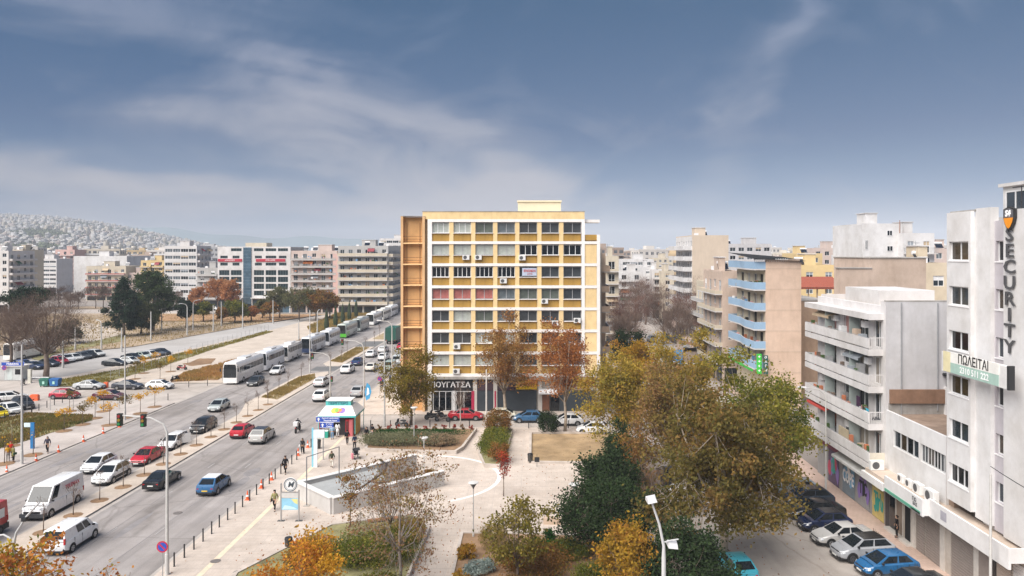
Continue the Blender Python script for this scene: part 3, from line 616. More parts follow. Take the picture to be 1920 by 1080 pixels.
# ------------------------------------------------------------------ the street of shops on the right
LIL = mat('lilac_grey_paint', (.50, .47, .50), .8, .05, 1, stain=.10, streak=.14); W_R = mat('weathered_white', (.70, .69, .69), .8, .06, .8, stain=.20, streak=.07)
TAN = mat('canopy_top_tan', (.52, .43, .36), .9, .1, .8, stain=.2)
SL = mat('grey_brown_shutter', (.24, .205, .185), .6, .08, 2); SLg = mat('grey_shutter', (.32, .32, .33), .6, .1, 2)
N90 = R(-90)
T = thing('security_building', 'tall white office building with vertical lettering and shield sign', 'building', (27.7, 50.35, 0))
GS = [glass('sky_tinted_pane', '#30383f', .05, .5, .5), glass('brown_reflection_tinted_pane', '#3c3226', .07, .6, .8), GL]  # sky and brown reflections put into the pane colours
def rows(): return [22.67-2.95*k for k in range(6)]
def bay(ox, Wb, z0, z1, m, wu0, wu1, n, tag):
    holes = [(wu0, wu1, z-1.25, z) for z in rows() if z < z1-.3]
    wall_skin(T, ox[0], ox[1], N90, Wb, z0, z1, holes, .25, m)
    for k, h in enumerate(holes): put_window(T, ox[0], ox[1], N90, h[0], h[2], h[1]-h[0], 1.25, .25, n if k < 5 or tag == 'b' else 3, WFR, GS[(k*2+len(tag)+(tag == 'b')) % 3], True, sill=True)
bay((0, 0), 2.75, 5.4, 24.6, W_R, .25, 2.5, 2, 'a')
b = MB(); b.box(.3, -4.35, 5.1, .81, -2.751, 24.75, W_R); b.box(.35, -8.6, 4.9, .9, -5.55, 24.5, W_R); b.build('column', T)
bay((.55, -4.35), 1.2, 4.9, 23.9, LIL, .12, 1.14, 2, 'b')
b = MB(); b.box(.252, -2.749, 5.4, 8, -.002, 24.2, W_R); b.box(.802, -12, 4.4, 8, -2.75, 23.7, W_R)
b.build('wall', T)
b = MB(); b.box(.25, -2.85, 24.602, 1.0, .05, 24.7, CONC); b.box(.9, -12, 4.9, 1.3, -8.62, 24.6, W_R); b.build('parapet', T)
b = MB(); b.box(1.3, -12, 24.1, 7.5, -4.0, 26.0, W_R); b.box(1.1, -12.1, 26.002, 7.7, -3.8, 26.2, W_R); b.build('penthouse', T)
put_window(T, 1.22, -4.35, N90, 0, 24.25, 1.9, 1.45, .07, 2, WFR, GS[0], True)
b = MB(); b.tube([(.95, -6.3, 24.4), (.95, -6.3, 25.9)], .03, BLACKP, 5); b.box(.92, -7.2, 25.82, .98, -5.5, 25.88, BLACKP); b.build('aerial', T)
# balconied ledge and canopy above the shops
b = MB(); b.box(-.9, -8.0, 3.95, -.75, .65, 5.15, W_R); b.box(-.749, -7.999, 4.3, 6, -7.9, 5.15, W_R); b.box(-.748, -7.9, 4.3, .8, .6, 4.72, TAN); b.build('canopy', T)
b = MB(); b.box(-.92, -1.6, 4.3, -.905, -.9, 4.9, mat('grey_vent_panel', (.35, .34, .38))); b.build('vent_panel', T)
b = MB(); b.box(.3, -8.3, .12, 6, .0, 4.3, mat('ground_floor_plaster', (.46, .40, .35), .85, .1, 1, stain=.25)); b.build('ground_floor_wall', T)
def shutter(root, x, ya, yb, z1, m, z0=.15, name='roller_shutter'):      # facing -x, built of lapped strips
    b = MB(); n = int((z1-z0)/.18)
    for i in range(n): z = z0+(z1-z0)*i/n; b.face([(x-.03, ya, z), (x-.03, yb, z), (x-.055, yb, z+(z1-z0)/n*.8), (x-.055, ya, z+(z1-z0)/n*.8)], m); b.face([(x-.055, ya, z+(z1-z0)/n*.8), (x-.055, yb, z+(z1-z0)/n*.8), (x-.03, yb, z+(z1-z0)/n), (x-.03, ya, z+(z1-z0)/n)], m)
    return b.build(name, root)
for ya, yb, m in ((-.1+.0, -2.6, SL), (-5.1, -6.4, mat('beige_door', (.38, .31, .26), .7, .1, 1)), (-6.6, -8.1, mat('pale_shutter', (.56, .54, .53), .7, .08, 1))): shutter(T, .3, ya, yb, 3.9, m)
b = MB(); b.box(.2, -4.95, .12, .299, -4.5, 3.95, mat('dark_brown_column', (.05, .04, .035))); b.box(.24, -3.2, .12, .299, -2.65, 3.95, GRN_); b.build('shop_pillar', T)
b = MB(); b.box(.22, -4.45, .12, .299, -3.25, 3.9, SL); b.build('shop_door', T)
# lettering and signs, each hung on the facade
dk = mat('dark_grey_letters', (.07, .07, .075), .5)
sg = thing('letter_sign', 'vertical dark grey SECURITY letters on white column', 'sign', (27.98, 44.1, 0))
for k, ch in enumerate('SECURITY'):
    me = text_mesh(ch, 1.12, dk, .02, .02, squash=1.5 if ch != 'I' else 1.6, name='letter'); obj('letter', me, sg, (-.02, 0, 22.97-.945*k), N90)
sh = thing('shield_sign', 'black and orange shield sign at the top of the white column', 'sign', (27.95, 44.0, 24.0))
def shield(s, y0, y1, m, zc=None):
    P = [(-.5, .5), (-.25, .58), (0, .66), (.25, .58), (.5, .5), (.5, 0), (.38, -.35), (.18, -.62), (0, -.72), (-.18, -.62), (-.38, -.35), (-.5, 0)]
    if zc == 'low': P = [(-.5, .0), (.5, .0), (.38, -.35), (.18, -.62), (0, -.72), (-.18, -.62), (-.38, -.35)]
    b = MB(); n = len(P); f = [(x*s, y0, z*s) for x, z in P]; k = [(x*s, y1, z*s) for x, z in P]
    b.face(f if True else f, m)
    for i in range(n): b.face([f[i], k[i], k[(i+1) % n], f[(i+1) % n]], m)
    return b
shield(1.02, -.10, .06, mat('shield_black', (.02, .02, .02), .4)).build('shield_body', sh, rz=N90)
shield(.88, -.13, -.105, mat('shield_orange', '#e8921c', .4), 'low').build('shield_field', sh, rz=N90)
shield(.88, -.12, -.104, mat('shield_grey', (.10, .10, .11), .4)).build('shield_plate', sh, rz=N90)
obj('shield_letters', text_mesh('S4', .5, lw, .02, .02), sh, (-.15, 0, .24), N90)
bn = thing('banner_sign', 'for sale banner on a projecting lightbox, pale yellow, white and sea green', 'sign', (27.0, 49.7, 14.1))
b = MB(); b.box(0, -7.0, 0, .35, 0, 1.3, mat('lightbox_white', (.66, .65, .64), .5)); b.box(-.01, -7.05, -.03, .36, -6.9, 1.36, BLACKP); b.build('lightbox', bn)
b = MB(); b.box(-.03, -6.2, .70, -.004, -.25, 1.36, mat('banner_white', (.80, .79, .75), .6)); b.box(-.03, -6.15, .04, -.004, -1.1, .698, mat('banner_sea_green', '#a3bfb4', .6)); b.box(-.032, -1.1, .04, -.004, -.25, 1.36, mat('banner_yellow', '#ddd3ab', .6)); b.build('banner', bn)
obj('lettering', text_mesh('ΠΩΛΕΙΤΑΙ', .80, lk, .004, .012, squash=.88), bn, (-.04, -3.6, 1.03), N90); obj('lettering', text_mesh('2310 511 222', .55, lw, .004, .01), bn, (-.04, -3.7, .36), N90)
# low building with ribbon windows
Lb = thing('low_building', 'low white building with ribbon windows and air conditioners on its canopy', 'building', (28.0, 60.0, 0))
holes = [(1.45, 5.35, 6.75, 8.05), (5.6, 8.95, 6.75, 8.05)]
wall_skin(Lb, 0, 0, N90, 9.0, 4.4, 9.35, holes, .2, W_R)
for h in holes:
    n = 4 if h[0] < 2 else 4; st = (h[1]-h[0])/n
    for i in range(n): put_window(Lb, 0, 0, N90, h[0]+i*st, h[2], st, 1.3, .2, 1 if h[0] < 2 else 2, mat('alu_frame', (.5, .5, .5), .5), GS[i % 3], True)
b = MB(); b.box(.202, -9.65, 0, 9, -.002, 9.0, mat('tar_roof_brown', (.30, .22, .17), .9, .2, 1, stain=.3)); b.build('roof', Lb)
b = MB(); b.box(.201, -.02+-.25, 9.0, 9, -.02, 9.9, CONC); b.box(.25, -.5, 9.9, 4.6, -.3, 11.0, mat('rusty_panel_wall', (.24, .14, .09), .85, .15, 2, streak=.3)); b.box(4.62, -.55, 9.0, 5.2, -.25, 11.2, W_R); b.build('terrace_wall', Lb)
b = MB(); b.tube([(4.9, -.4, 11.2), (4.9, -.4, 12.0)], .12, DARK, 8); b.tube([(4.5, -.4, 12.2), (5.3, -.4, 12.2)], .13, DARK, 8); b.build('chimney_cowl', Lb)
b = MB(); b.box(-1.7, -9.15, 3.95, -1.55, -3.6, 5.1, W_R); b.box(-1.549, -9.15, 4.0, -.75, -9.05, 5.1, W_R); b.box(-1.548, -9.04, 4.3, -.002, 0, 4.7, TAN); b.box(-1.75, -3.4, 3.85, -1.55, .3, 4.4, W_R); b.box(-1.549, 0.002, 3.9, -.01, .3, 4.4, W_R); b.build('canopy', Lb)
b = MB(); b.box(-1.73, -8.9, 4.0, -1.703, -3.7, 4.22, mat('sign_green', '#5da088', .5)); b.box(-1.73, -8.9, 4.0, -1.705, -7.6, 4.12, mat('sign_lime', '#b5c95a', .5)); b.build('sign_stripe', Lb)
obj('lettering', text_mesh('ΓΙΩ', .36, dk, .004, .01), Lb, (-1.72, -8.1, 4.8), N90); obj('lettering', text_mesh('ΚΑΣ', .30, dk, .004, .01), Lb, (-1.72, -8.2, 4.5), N90)
b = MB(); b.box(.0, -9.6, .12, .19, 0, 4.39, mat('ground_floor_plaster2', (.50, .45, .40), .85, .1, 1, stain=.3)); b.build('ground_floor_wall', Lb)
shutter(Lb, 0, -5.1, -6.35, 3.7, SL); shutter(Lb, 0, -6.45, -8.3, 3.7, SL)
mat('dark_pier', (.07, .06, .06))
for q_, m_, n_ in (((-.08, -.9, .12, -.003, -.3, 3.8), _M['dark_pier'], 'pier'), ((-.1, -4.95, .12, -.003, -4.6, 3.9), GRN_, 'pier'), ((-.1, -8.9, .12, -.003, -8.4, 3.9), GRN_, 'pier'), ((-.5, -4.6, .12, -.002, -.9, .3), GRN_, 'doorstep')): b = MB(); b.box(*q_, m_); b.build(n_, Lb)
for i, y in enumerate((-1.5, -2.6, -3.9)): b = MB(); b.box(-.06, y-.45, .31, -.003, y+.45, 3.2, (glass('door_glass', '#15171a'), mat('beige_blind', '#8b7d70'), mat('doorway_shade', (.012, .012, .013)))[i]); b.box(-.09, y-.5, .31, -.004, y-.46, 3.3, GRN_); b.build('shop_doorway', Lb)  # glass, a blind, and a near-black sheet coloured as the open doorway's shade
for i, (y, z, s, l) in enumerate(((-.6, 4.72, 1.2, 'large air conditioner at the far end of the shop canopy'), (-4.0, 4.72, .9, 'small outdoor unit in the middle of the shop canopy'), (-5.2, 4.72, .9, 'outdoor unit with round fan, second from the banner sign'), (-6.6, 4.72, 1.2, 'dark fronted outdoor unit on the shop canopy'), (-8.4, 4.72, 1.35, 'boxy outdoor unit beside the security building on the canopy'))):
    ac(27.55 if i else 27.0, 60+y, z, l, N90 if i else 0, 'outdoor units on the shop canopy', s)
# balcony building
A = thing('apartment_building', 'white five storey apartment building with wraparound balconies above graffiti shutters', 'building', (28.0, 74.2, 0))
LV = [14.1, 11.1, 8.1]; WG = 14.2
dY = lambda y: 74.2-y
holes = []; wn = []
for k, z in enumerate(LV+[4.95]):
    for (ya, yb, h) in ((71.3, 69.6, 2.15), (67.9, 66.2, 2.15 if k != 1 else 1.3), (64.9, 62.9, 2.2), (61.9, 60.4, 2.2)):
        z0 = z+.05 if h > 2 else z+.9; holes.append((dY(ya), dY(yb), z0, z0+h)); wn.append((dY(ya), z0, ya-yb, h, k))
wall_skin(A, 0, 0, N90, WG, 4.4, 17.6, holes, .2, WHITE)
PKB = mat('pink_blind', '#c99a93', .8, .06, 2); CRB = glass('beige_blind_glass', '#8f8578', .3, .1, 2)
for i, (u, z0, w_, h, k) in enumerate(wn): put_window(A, 0, 0, N90, u, z0, w_, h, .2, 2, WFR, (PKB if k == 0 and i % 4 < 2 else CRB if (k == 1 and i % 4 > 1) or k == 3 and i % 4 == 2 else GL3 if i % 2 else GL), True)
b = MB(); b.box(.202, -14.19, 0, 9, -.002, 17.2, TAN); b.build('roof', A)
b = MB(); b.box(.0, -14.45, 4.0, 9, -14.202, 18.0, LGREY); b.box(-.02, -14.47, 18.002, 9, -14.19, 18.1, CONC); b.box(-.02, -14.46, 3.9, -.002, -13.6, 18.0, WHITE); b.build('party_wall', A)
b = MB(); b.box(.2, -14.2, 17.2, .35, -.01, 17.6, WHITE); b.box(.35, -.25, 17.2, 9, -.01, 17.8, WHITE); b.build('parapet', A)
b = MB(); b.box(1.3, -10.5, 17.2, 6.0, -3.5, 18.7, W_R); b.build('roof_hut', A)
b = MB(); 
for xx, zz0, zz1 in ((1.2, 4.2, 17.9), (4.1, 9.3, 17.9)): b.tube([(xx, -14.53, zz0), (xx, -14.53, zz1)], .055, STEEL, 6)
b.build('drainpipe', A)
def bal_band(z, m1=WHITE, low=False, end='bars'):
    b = MB(); x = -1.2 if not low else -1.3; ye = -14.0 if not low else -14.3
    b.box(x, ye, z-.5, 0-.002, .2, z, m1); bp = MB()
    bp.box(x, ye, z+.12, x+.08, .2, z+.9, m1); bp.tube([(x+.04, ye, z+.97), (x+.04, .2, z+.97)], .02, STEEL, 4)
    for i in range(15): bp.box(x+.02, ye+.05+i*1.0, z, x+.05, ye+.09+i*1.0, z+.12, STEEL)
    o = b.build('balcony', A)
    bp.build('balcony_parapet', o)
    r_ = MB()
    if end == 'bars':
        for i in range(9): q = x+.1+i*.13; r_.box(q, ye, z, q+.035, ye+.03, z+.95, m1)
        r_.box(x+.081, ye-.003, z+.92, -.02, ye+.034, z+.98, m1)
    else: r_.box(x+.081, ye, z+.002, -.02, ye+.06, z+.9, mat('cream_parapet', (.60, .55, .46), .8))
    r_.box(x+.081, .12, z+.002, -.02, .18, z+.9, m1)
    r_.build('railing', o)
    for q in (-4.2, -9.6): d_ = MB(); d_.box(-.9, q, z+.002, -.003, q+.05, z+2.45, glass('divider_glass', '#9aa3a0', .3)); d_.build('divider', o)
for z, e in zip(LV, ('bars', 'bars', 'bars')): bal_band(z, WHITE, False, e)
bal_band(4.95, WHITE, True, 'solid')
b = MB(); b.box(-1.2, -14.1, 16.5, -.002, .3, 17.0, WHITE); b.build('roof_slab', A)
b = MB(); b.box(-1.15, -13.95, 9.1-.95, -1.10, -13.1, 10.0-.95, lw); b.build('balcony_sign', A); obj('lettering', text_mesh('ΑΒΔ', .32, dk, .004, .02), A, (-.6, -14.02, 8.55), 0)
rb_ = random.Random(21)
for z_ in (14.1, 11.1, 8.1, 4.95):
    b = MB()
    for _ in range(11):
        y = rb_.uniform(-13.6, -.6); k = rb_.random()
        if k < .45: b.box(-1.08, y, z_+.01, -.8, y+.3, z_+rb_.uniform(.9, 1.35), rb_.choice((DRESS[3], DRESS[2], DRESS[3], BARK)))
        elif k < .7: b.box(-.35, y, z_+1.5, -.01, y+.8, z_+2.05, WHITE2)
        else: b.box(-.9, y, z_+.01, -.4, y+.6, z_+rb_.uniform(.6, 1.5), rb_.choice((STEEL, BEIGE, AWN[3], DRESS[0])))
    b.build('balcony_clutter', A, kind='stuff')
awning(A, 0, 0, N90, 1.0, .02, 16.3, 4.0, AWN[1], .3, .9); awning(A, 0, 0, N90, 8.2, .02, 13.4, 3.2, AWN[3], .35, .9)
for y, z, m_ in ((-12.9, 8.4, DRESS[4]), (-13.5, 8.3, mat('laundry_cyan', (.05, .35, .5))), (-11.9, 9.0, mat('laundry_dark', (.05, .02, .05))), (-12.0, 8.2, DRESS[0]), (-3, 8.3, DRESS[3]), (-2.2, 8.3, DRESS[2]), (-13.6, 5.3, DRESS[3])):
    b = MB(); b.box(-1.02, y, z, -.95, y+.6, z+.9, m_); b.build('laundry', A, kind=None)
awning(A, 0, 0, N90, .2, .02, 7.5, 5.0, mat('awning_red', '#b84a40'), .15, 1.15)
b = MB(); b.box(-1.1, -9.8, 4.96, -1.02, -7.8, 6.6, mat('beige_screen', '#a99c84')); b.build('balcony_screen', A)
b = MB(); b.box(.0, -14.19, .12, .2, 0, 4.39, mat('grey_shopfront', (.33, .33, .33), .8, .1, 1)); b.build('ground_floor_wall', A)
GF = {}
def graffiti(root, ya, yb, base, cols, seed, txt):
    shutter(root, 0, 74.2*0+ya, yb, 3.3, base)
    r_ = random.Random(seed); yc = (ya+yb)/2
    b = MB()
    for i in range(5):
        m_ = cols[i % len(cols)]; y0 = yb+.15+(ya-yb-.3)*i/5; n = 10; cz = r_.uniform(1.2, 2.2); ry = (ya-yb)*.17; rz_ = r_.uniform(.5, 1.05); x = -.066-.002*i
        b.face([(x, y0+.2+ry*math.cos(t*.628)*r_.uniform(.7, 1.1), cz+rz_*math.sin(t*.628)*r_.uniform(.7, 1.1)) for t in range(n)][::-1], m_)
    o = b.build('graffiti', root)
    obj('graffiti_tag', text_mesh(txt, 1.5, cols[-1], .003, .05, squash=.62), root, (-.085, yc, 1.75), N90)
pu = mat('spray_purple', '#8a72b8', .6); te = mat('spray_teal', '#2f9c90', .6); ye_ = mat('spray_yellow', '#c9b672', .6); bl = mat('spray_blue', '#6fa8cf', .6); re_ = mat('spray_red', '#c23f5c', .6); bk = mat('spray_black', '#20222c', .6)
graffiti(A, dY(71.4)*-1, dY(68.9)*-1, mat('dark_purple_shutter', '#6a5a70'), [pu, re_, te], 1, 'SA')
graffiti(A, dY(68.1)*-1, dY(65.5)*-1, mat('grey_blue_shutter', '#7f8c96'), [bl, bl, lw], 2, 'COPE')
graffiti(A, dY(64.9)*-1, dY(62.6)*-1, SLg, [pu, pu, bk], 3, 'TIC')
graffiti(A, dY(62.1)*-1, dY(60.0)*-1, ye_, [te, ye_, te], 4, 'TH')
b = MB(); b.box(-.1, -5.4, 3.3, -.002, -1.2, 4.3, mat('graffiti_fascia', '#8d5160')); b.box(-.12, -9.0, 3.25, -.002, -6, 3.95, mat('dark_fascia2', '#3b3032')); b.build('shop_fascia', A)
awning(A, 0, 0, N90, 6.0, .02, 3.9, 7.0, mat('striped_awning', (.6, .6, .58)), .35, 1.0)
# wall and houses behind it
Wb = thing('apartment_building', 'big blank pinkish party wall rising behind the white balcony building', 'building', (32.6, 80, 0))
PK = mat('pinkish_render', (.58, .46, .38), .9, .08, .5, stain=.22, streak=.15)
b = MB(); b.box(0, 0, 0, 3.3, 1.2, 20.2, PK); b.box(3.302, 0, 0, 9.2, 10, 21.3, PK); b.build('wall', Wb); b = MB(); b.box(-.1, -.1, 20.202, 3.4, 1.3, 20.3, CONC); b.box(3.2, -.1, 21.302, 9.3, 10, 21.4, CONC); b.build('coping', Wb)
# beige building with blue balconies
Bq = thing('apartment_building', 'beige apartment building with light blue balconies and blank side wall', 'building', (32.3, 105, 0))
CRM = mat('cream_wall', (.62, .55, .42), .85, .06, 1, stain=.1); BLU = mat('light_blue_parapet', '#93b0ca', .6, .05, 2)
def band_mat():
    m = mat('panelled_beige_render', (.66, .50, .395), .9, .06, .6, stain=.15, streak=.12); nt = m.node_tree; L = nt.links.new; b_ = nt.nodes['Principled BSDF']; src = b_.inputs['Base Color'].links[0].from_socket
    tc = nd(nt, 'ShaderNodeTexCoord'); sp = nd(nt, 'ShaderNodeSeparateXYZ'); L(tc.outputs['Object'], sp.inputs[0]); n_ = nd(nt, 'ShaderNodeMath', operation='FRACT'); k_ = nd(nt, 'ShaderNodeMath', operation='MULTIPLY_ADD'); k_.inputs[1].default_value = 1/2.93; k_.inputs[2].default_value = .3; L(sp.outputs[2], k_.inputs[0]); L(k_.outputs[0], n_.inputs[0])
    r_ = ramp(nt, [(0, (.8, .8, .8)), (.04, (1, 1, 1)), (.9, (1, .99, .98)), (1, (.90, .89, .87))], n_.outputs[0]); x = nd(nt, 'ShaderNodeMix', data_type='RGBA', blend_type='MULTIPLY'); x.inputs[0].default_value = 1; L(src, x.inputs[6]); L(r_.outputs[0], x.inputs[7]); L(x.outputs[2], b_.inputs['Base Color']); return m
PB = band_mat()
b = MB(); b.box(0, 0, 0, 4.8, .3, 20.9, PB); b.box(4.802, .0, 0, 5.0, 14, 20.5, PB); b.build('party_wall', Bq)
b = MB(); b.box(.202, .3, 0, 4.8, 15, 19.4, TAN); b.build('roof', Bq)
slb = [19.4, 16.5, 13.6, 10.9, 8.2, 5.4]
holes = []; 
for z in slb[1:]:
    for u in (1.2, 4.2, 7.6, 11): holes.append((15-u-1.5, 15-u, z+.2, z+2.3))
wall_skin(Bq, 0, 15, N90, 14.7, 0, 19.4, [h for h in holes if h[0] > 0], .2, CRM)
for i, h in enumerate(holes):
    if h[0] > 0: put_window(Bq, 0, 15, N90, h[0], h[2], 1.5, 2.1, .2, 2, BLACKP if i % 3 == 0 else WFR, (GL, GL3, CRB)[i % 3], False)
for k, z in enumerate(slb):
    b = MB(); P = [(0-.002, 0.02), (-1.6, .02), (-1.75, 4.5), (-1.25, 8.5), (-1.5, 14.6), (-.002, 15)]
    b.prism(P, z, z+.18, WHITE); 
    bp = MB()
    for (x0, y0), (x1, y1) in zip(P[:-1], P[1:]):
        dx, dy = x1-x0, y1-y0; L_ = math.hypot(dx, dy); nx, ny = -dy/L_*.08, dx/L_*.08
        bp.face([(x0, y0, z+.182), (x1, y1, z+.182), (x1, y1, z+1.2), (x0, y0, z+1.2)], BLU); bp.face([(x0-nx, y0-ny, z+.182), (x0-nx, y0-ny, z+1.2), (x1-nx, y1-ny, z+1.2), (x1-nx, y1-ny, z+.182)], BLU); bp.face([(x0, y0, z+1.2), (x1, y1, z+1.2), (x1-nx, y1-ny, z+1.2), (x0-nx, y0-ny, z+1.2)], WHITE)
    o = b.build('balcony', Bq); bp.build('balcony_parapet', o)
    if k:
        c_ = MB(); r_ = random.Random(k)
        for _ in range(9): y = r_.uniform(.5, 13); hh = r_.uniform(.6, 1.5); x = r_.uniform(-1.4, -.5); c_.box(x, y, z+.185, x+.35, y+.4, z+hh, r_.choice(DRESS+[BLACKP, STEEL]))
        c_.build('balcony_clutter', Bq, kind='stuff')
b = MB(); b.face([(-1.8, -.5, 21.0), (5.6, -.5, 20.7), (5.6, 9, 21.2), (-1.8, 14, 21.9)], mat('black_mesh_canopy', (.02, .02, .02))); b.box(-1.8, -.52, 20.9, 1.2, -.45, 21.06, BLACKP)
for x in (-1.5, 1.5, 4.5): b.tube([(x, .3, 19.5), (x, .3, 21.0)], .05, STEEL, 5)
b.build('roof_canopy', Bq)
b = MB()
for i in range(14): t = i*.33; b.tube([(-1.5+t, -.1, 20.6+.0), (-1.4+t, -.1, 20.95), (-1.28+t, -.1, 20.75), (-1.2+t, -.1, 21.05)], .03, lw, 4)
b.build('roof_lettering', Bq)
GB = mat('bright_green_sign', '#3fbf45', .5); DT = mat('dark_teal_sign', '#17504a', .5)
vs = thing('pharmacy_sign', 'bright green vertical sign beside a dark teal one on beige building', 'sign', (31.2, 104.6, 6.5)); b = MB(); b.box(-.3, -.2, -1.6, .35, .0, 1.2, GB); b.build('sign_panel', vs); b = MB(); b.box(.65, -.2, -1.6, 1.25, 0, 1.0, DT); b.build('sign_panel', vs)
for i, ch in enumerate('ΦΑΡΜ'): obj('letter', text_mesh(ch, .5, lw, .003, .01), vs, (.95, -.21, .7-.6*i)); obj('letter', text_mesh('+', .6, lw, .003, .02), vs, (.02, -.21, .8-.65*i))
b = MB(); b.box(-1.62, 1, 5.0, -1.5, 14, 5.4, GB); b.build('shop_fascia', Bq)
o_ = thing('apartment_building', 'brown rendered windowless wall beside the blue balcony building', 'building', (37.2, 112, 0)); b = MB(); b.box(0, 0, 0, 7, 12, 14.6, mat('tan_brown_render', (.44, .31, .22), .9, .1, .5, stain=.25, streak=.2)); b.build('wall', o_); b = MB(); b.box(-.1, -.1, 14.602, 7.1, 12, 14.75, CONC); b.build('coping', o_)
# roof terrace with red tiles
RT = mat('red_roof_tile', (.30, .085, .055), .8, .15, 4)
o_ = thing('roof_terrace_house', 'white house top with red tiled terrace canopy', 'building', (45.0, 128, 0)); b = MB(); b.box(0, 0, 0, 7, 12, 12.5, W_R); b.box(0, 0, 12.502, 7, .2, 13.4, W_R); b.build('wall', o_)
b = MB(); 
for x in (.3, 1.8, 3.3, 4.8, 6.5): b.box(x, .4, 12.5, x+.18, .58, 16.0, BEIGE)
b.build('terrace_post', o_); b = MB(); n = 24
for i in range(n): x0 = -.4+7.8*i/n; b.face([(x0, -.5, 15.9), (x0+.3, -.5, 15.9), (x0+.3, 4, 17.6), (x0, 4, 17.6)], RT); b.face([(x0, -.5, 15.9), (x0, 4, 17.6), (x0-.02, 4, 17.5), (x0-.02, -.5, 15.8)], RT)
b.box(-.4, -.45, 15.6, 7.4, 4, 15.78, RT); b.build('tile_roof', o_)
W = 'win'; B_ = 'balc full'; Bh = 'balc'
cw = mat('city_white', (.66, .64, .63), .85, .07, .3, stain=.12, streak=.12); cp = mat('city_pink', (.60, .49, .44), .85, .08, .3, stain=.12, streak=.12); cb = mat('city_beige', (.60, .53, .42), .85, .08, .3, stain=.12, streak=.12); cg = mat('city_grey', (.46, .45, .44), .85, .08, .3, stain=.12, streak=.12); cyel = mat('city_yellow', (.66, .50, .26), .85, .08, .3, stain=.12); cro = mat('city_rose', (.62, .42, .38), .85, .08, .3, stain=.12)
block('brown and cream apartment building with angled balconies left of the blue balconies', 1355, 1392, 508, 123, 14, 5, W, PK, B_, seed=31, bal=cb, aw=.2, clutter=.5, bits=3)
block('grey apartment building with cluttered balconies beyond the bare trees, street end', 1336, 1380, 530, 139, 14, 4, W, cb, B_, seed=32, bal=cg, aw=.2, bits=3)
block('tall beige apartment tower with white balconies and blank wall', 1298, 1366, 441, 190, 22, 8, 'blank', mat('tower_beige', (.64, .53, .42), .85, .05, .3, stain=.08, streak=.1), B_, seed=33, bal=W_R, D=2.2, bs='solid', sidem=cw, aw=0, bits=2)
block('grey office top with two rows of windows behind beige tower', 1366, 1446, 457, 265, 15, 7, 'win', LGREY, 'blank', seed=34, ww=2, gap=.6, bits=3)
wb_, ww1, zz1 = block('white stuccoed block with two small windows and rooftop aerial', 1617, 1692, 419, 140, 14, 4, 'blank', W_R, 'blank', seed=35, bits=0, hutm=W_R)
for p_, q_, w1, h1 in ((1663, 442, 1.0, 1.0), (1663, 471, 1.1, 1.0), (1622, 468, .5, 1.8)): put_window(wb_, (p_-1617)*.1, .0, 0, 0, CAM_H-(q_-CY)*.1, w1, h1, -.0, 2, WFR, GL, False)
b = MB(); b.tube([(ww1*.93, -.06, 5), (ww1*.93, -.06, zz1+.6)], .07, mat('rusty_pipe', (.3, .15, .1)), 6); b.build('drainpipe', wb_)
o_, ww_, zz_ = block('white block with open balconies and thin railings beside taller white block', 1693, 1752, 437, 138, 12, 7, 'balc full', W_R, 'blank', seed=36, bal=STEEL, bs='bars', D=1.5, bits=1, gap=.8, ww=1.1, gls=(GL,), aw=0, ground='')
block('yellow house seen over the rooftops beside a grey gabled one', 1492, 1542, 475, 215, 12, 6, W, cyel, 'blank', seed=37, bits=3)
block('grey pink house with roof terrace behind the yellow house', 1526, 1592, 465, 240, 12, 7, W, cp, 'blank', seed=38, bits=4)
block('small white penthouse with awning left of the tall white block', 1588, 1616, 478, 190, 10, 6, Bh, W_R, 'blank', seed=39, bits=2)
block('cream house with yellow terrace between white block and security building', 1730, 1790, 493, 96, 8, 5, W, mat('cream_house', (.66, .56, .42), .85, .05, 1, stain=.15), 'blank', seed=40, bits=4, ground='')
block('pale pink house behind the thin railed balconies', 1748, 1800, 466, 175, 10, 7, W, cp, 'blank', seed=41, bits=3)
block('yellow plastered house under the rooftops, right of the blue balcony building', 1500, 1572, 497, 150, 12, 5, W, cyel, 'blank', seed=42, bits=4)
# right, beyond the bare trees
block('white balcony house in front with a broad grey window band', 1158, 1206, 509, 235, 12, 5, B_, W_R, 'blank', seed=51, bal=W_R, bits=4)
block('white long house with two dark window bands above the balcony house', 1166, 1226, 486, 300, 12, 6, 'strip', W_R, 'blank', seed=52, bits=5)
block('beige balcony house touching the concrete apartment sliver', 1134, 1160, 480, 170, 12, 6, B_, cb, 'blank', seed=53, bits=3, aw=.2)
block('plain white house with two square windows in a column', 1206, 1224, 500, 250, 12, 5, W, W_R, 'blank', seed=54, bits=2)
block('white house front with small balcony left of yellow corner house', 1222, 1241, 505, 245, 12, 5, Bh, cw, 'blank', seed=55, bits=2)
block('cream yellow corner house with dark doors behind bare trees', 1240, 1264, 508, 240, 12, 5, W, cb, 'blank', seed=56, bits=3)
block('long building with blue roof edge and a row of small windows', 1224, 1262, 484, 330, 12, 7, W, cb, 'blank', seed=57, bits=3, ww=1.0, gap=.9)
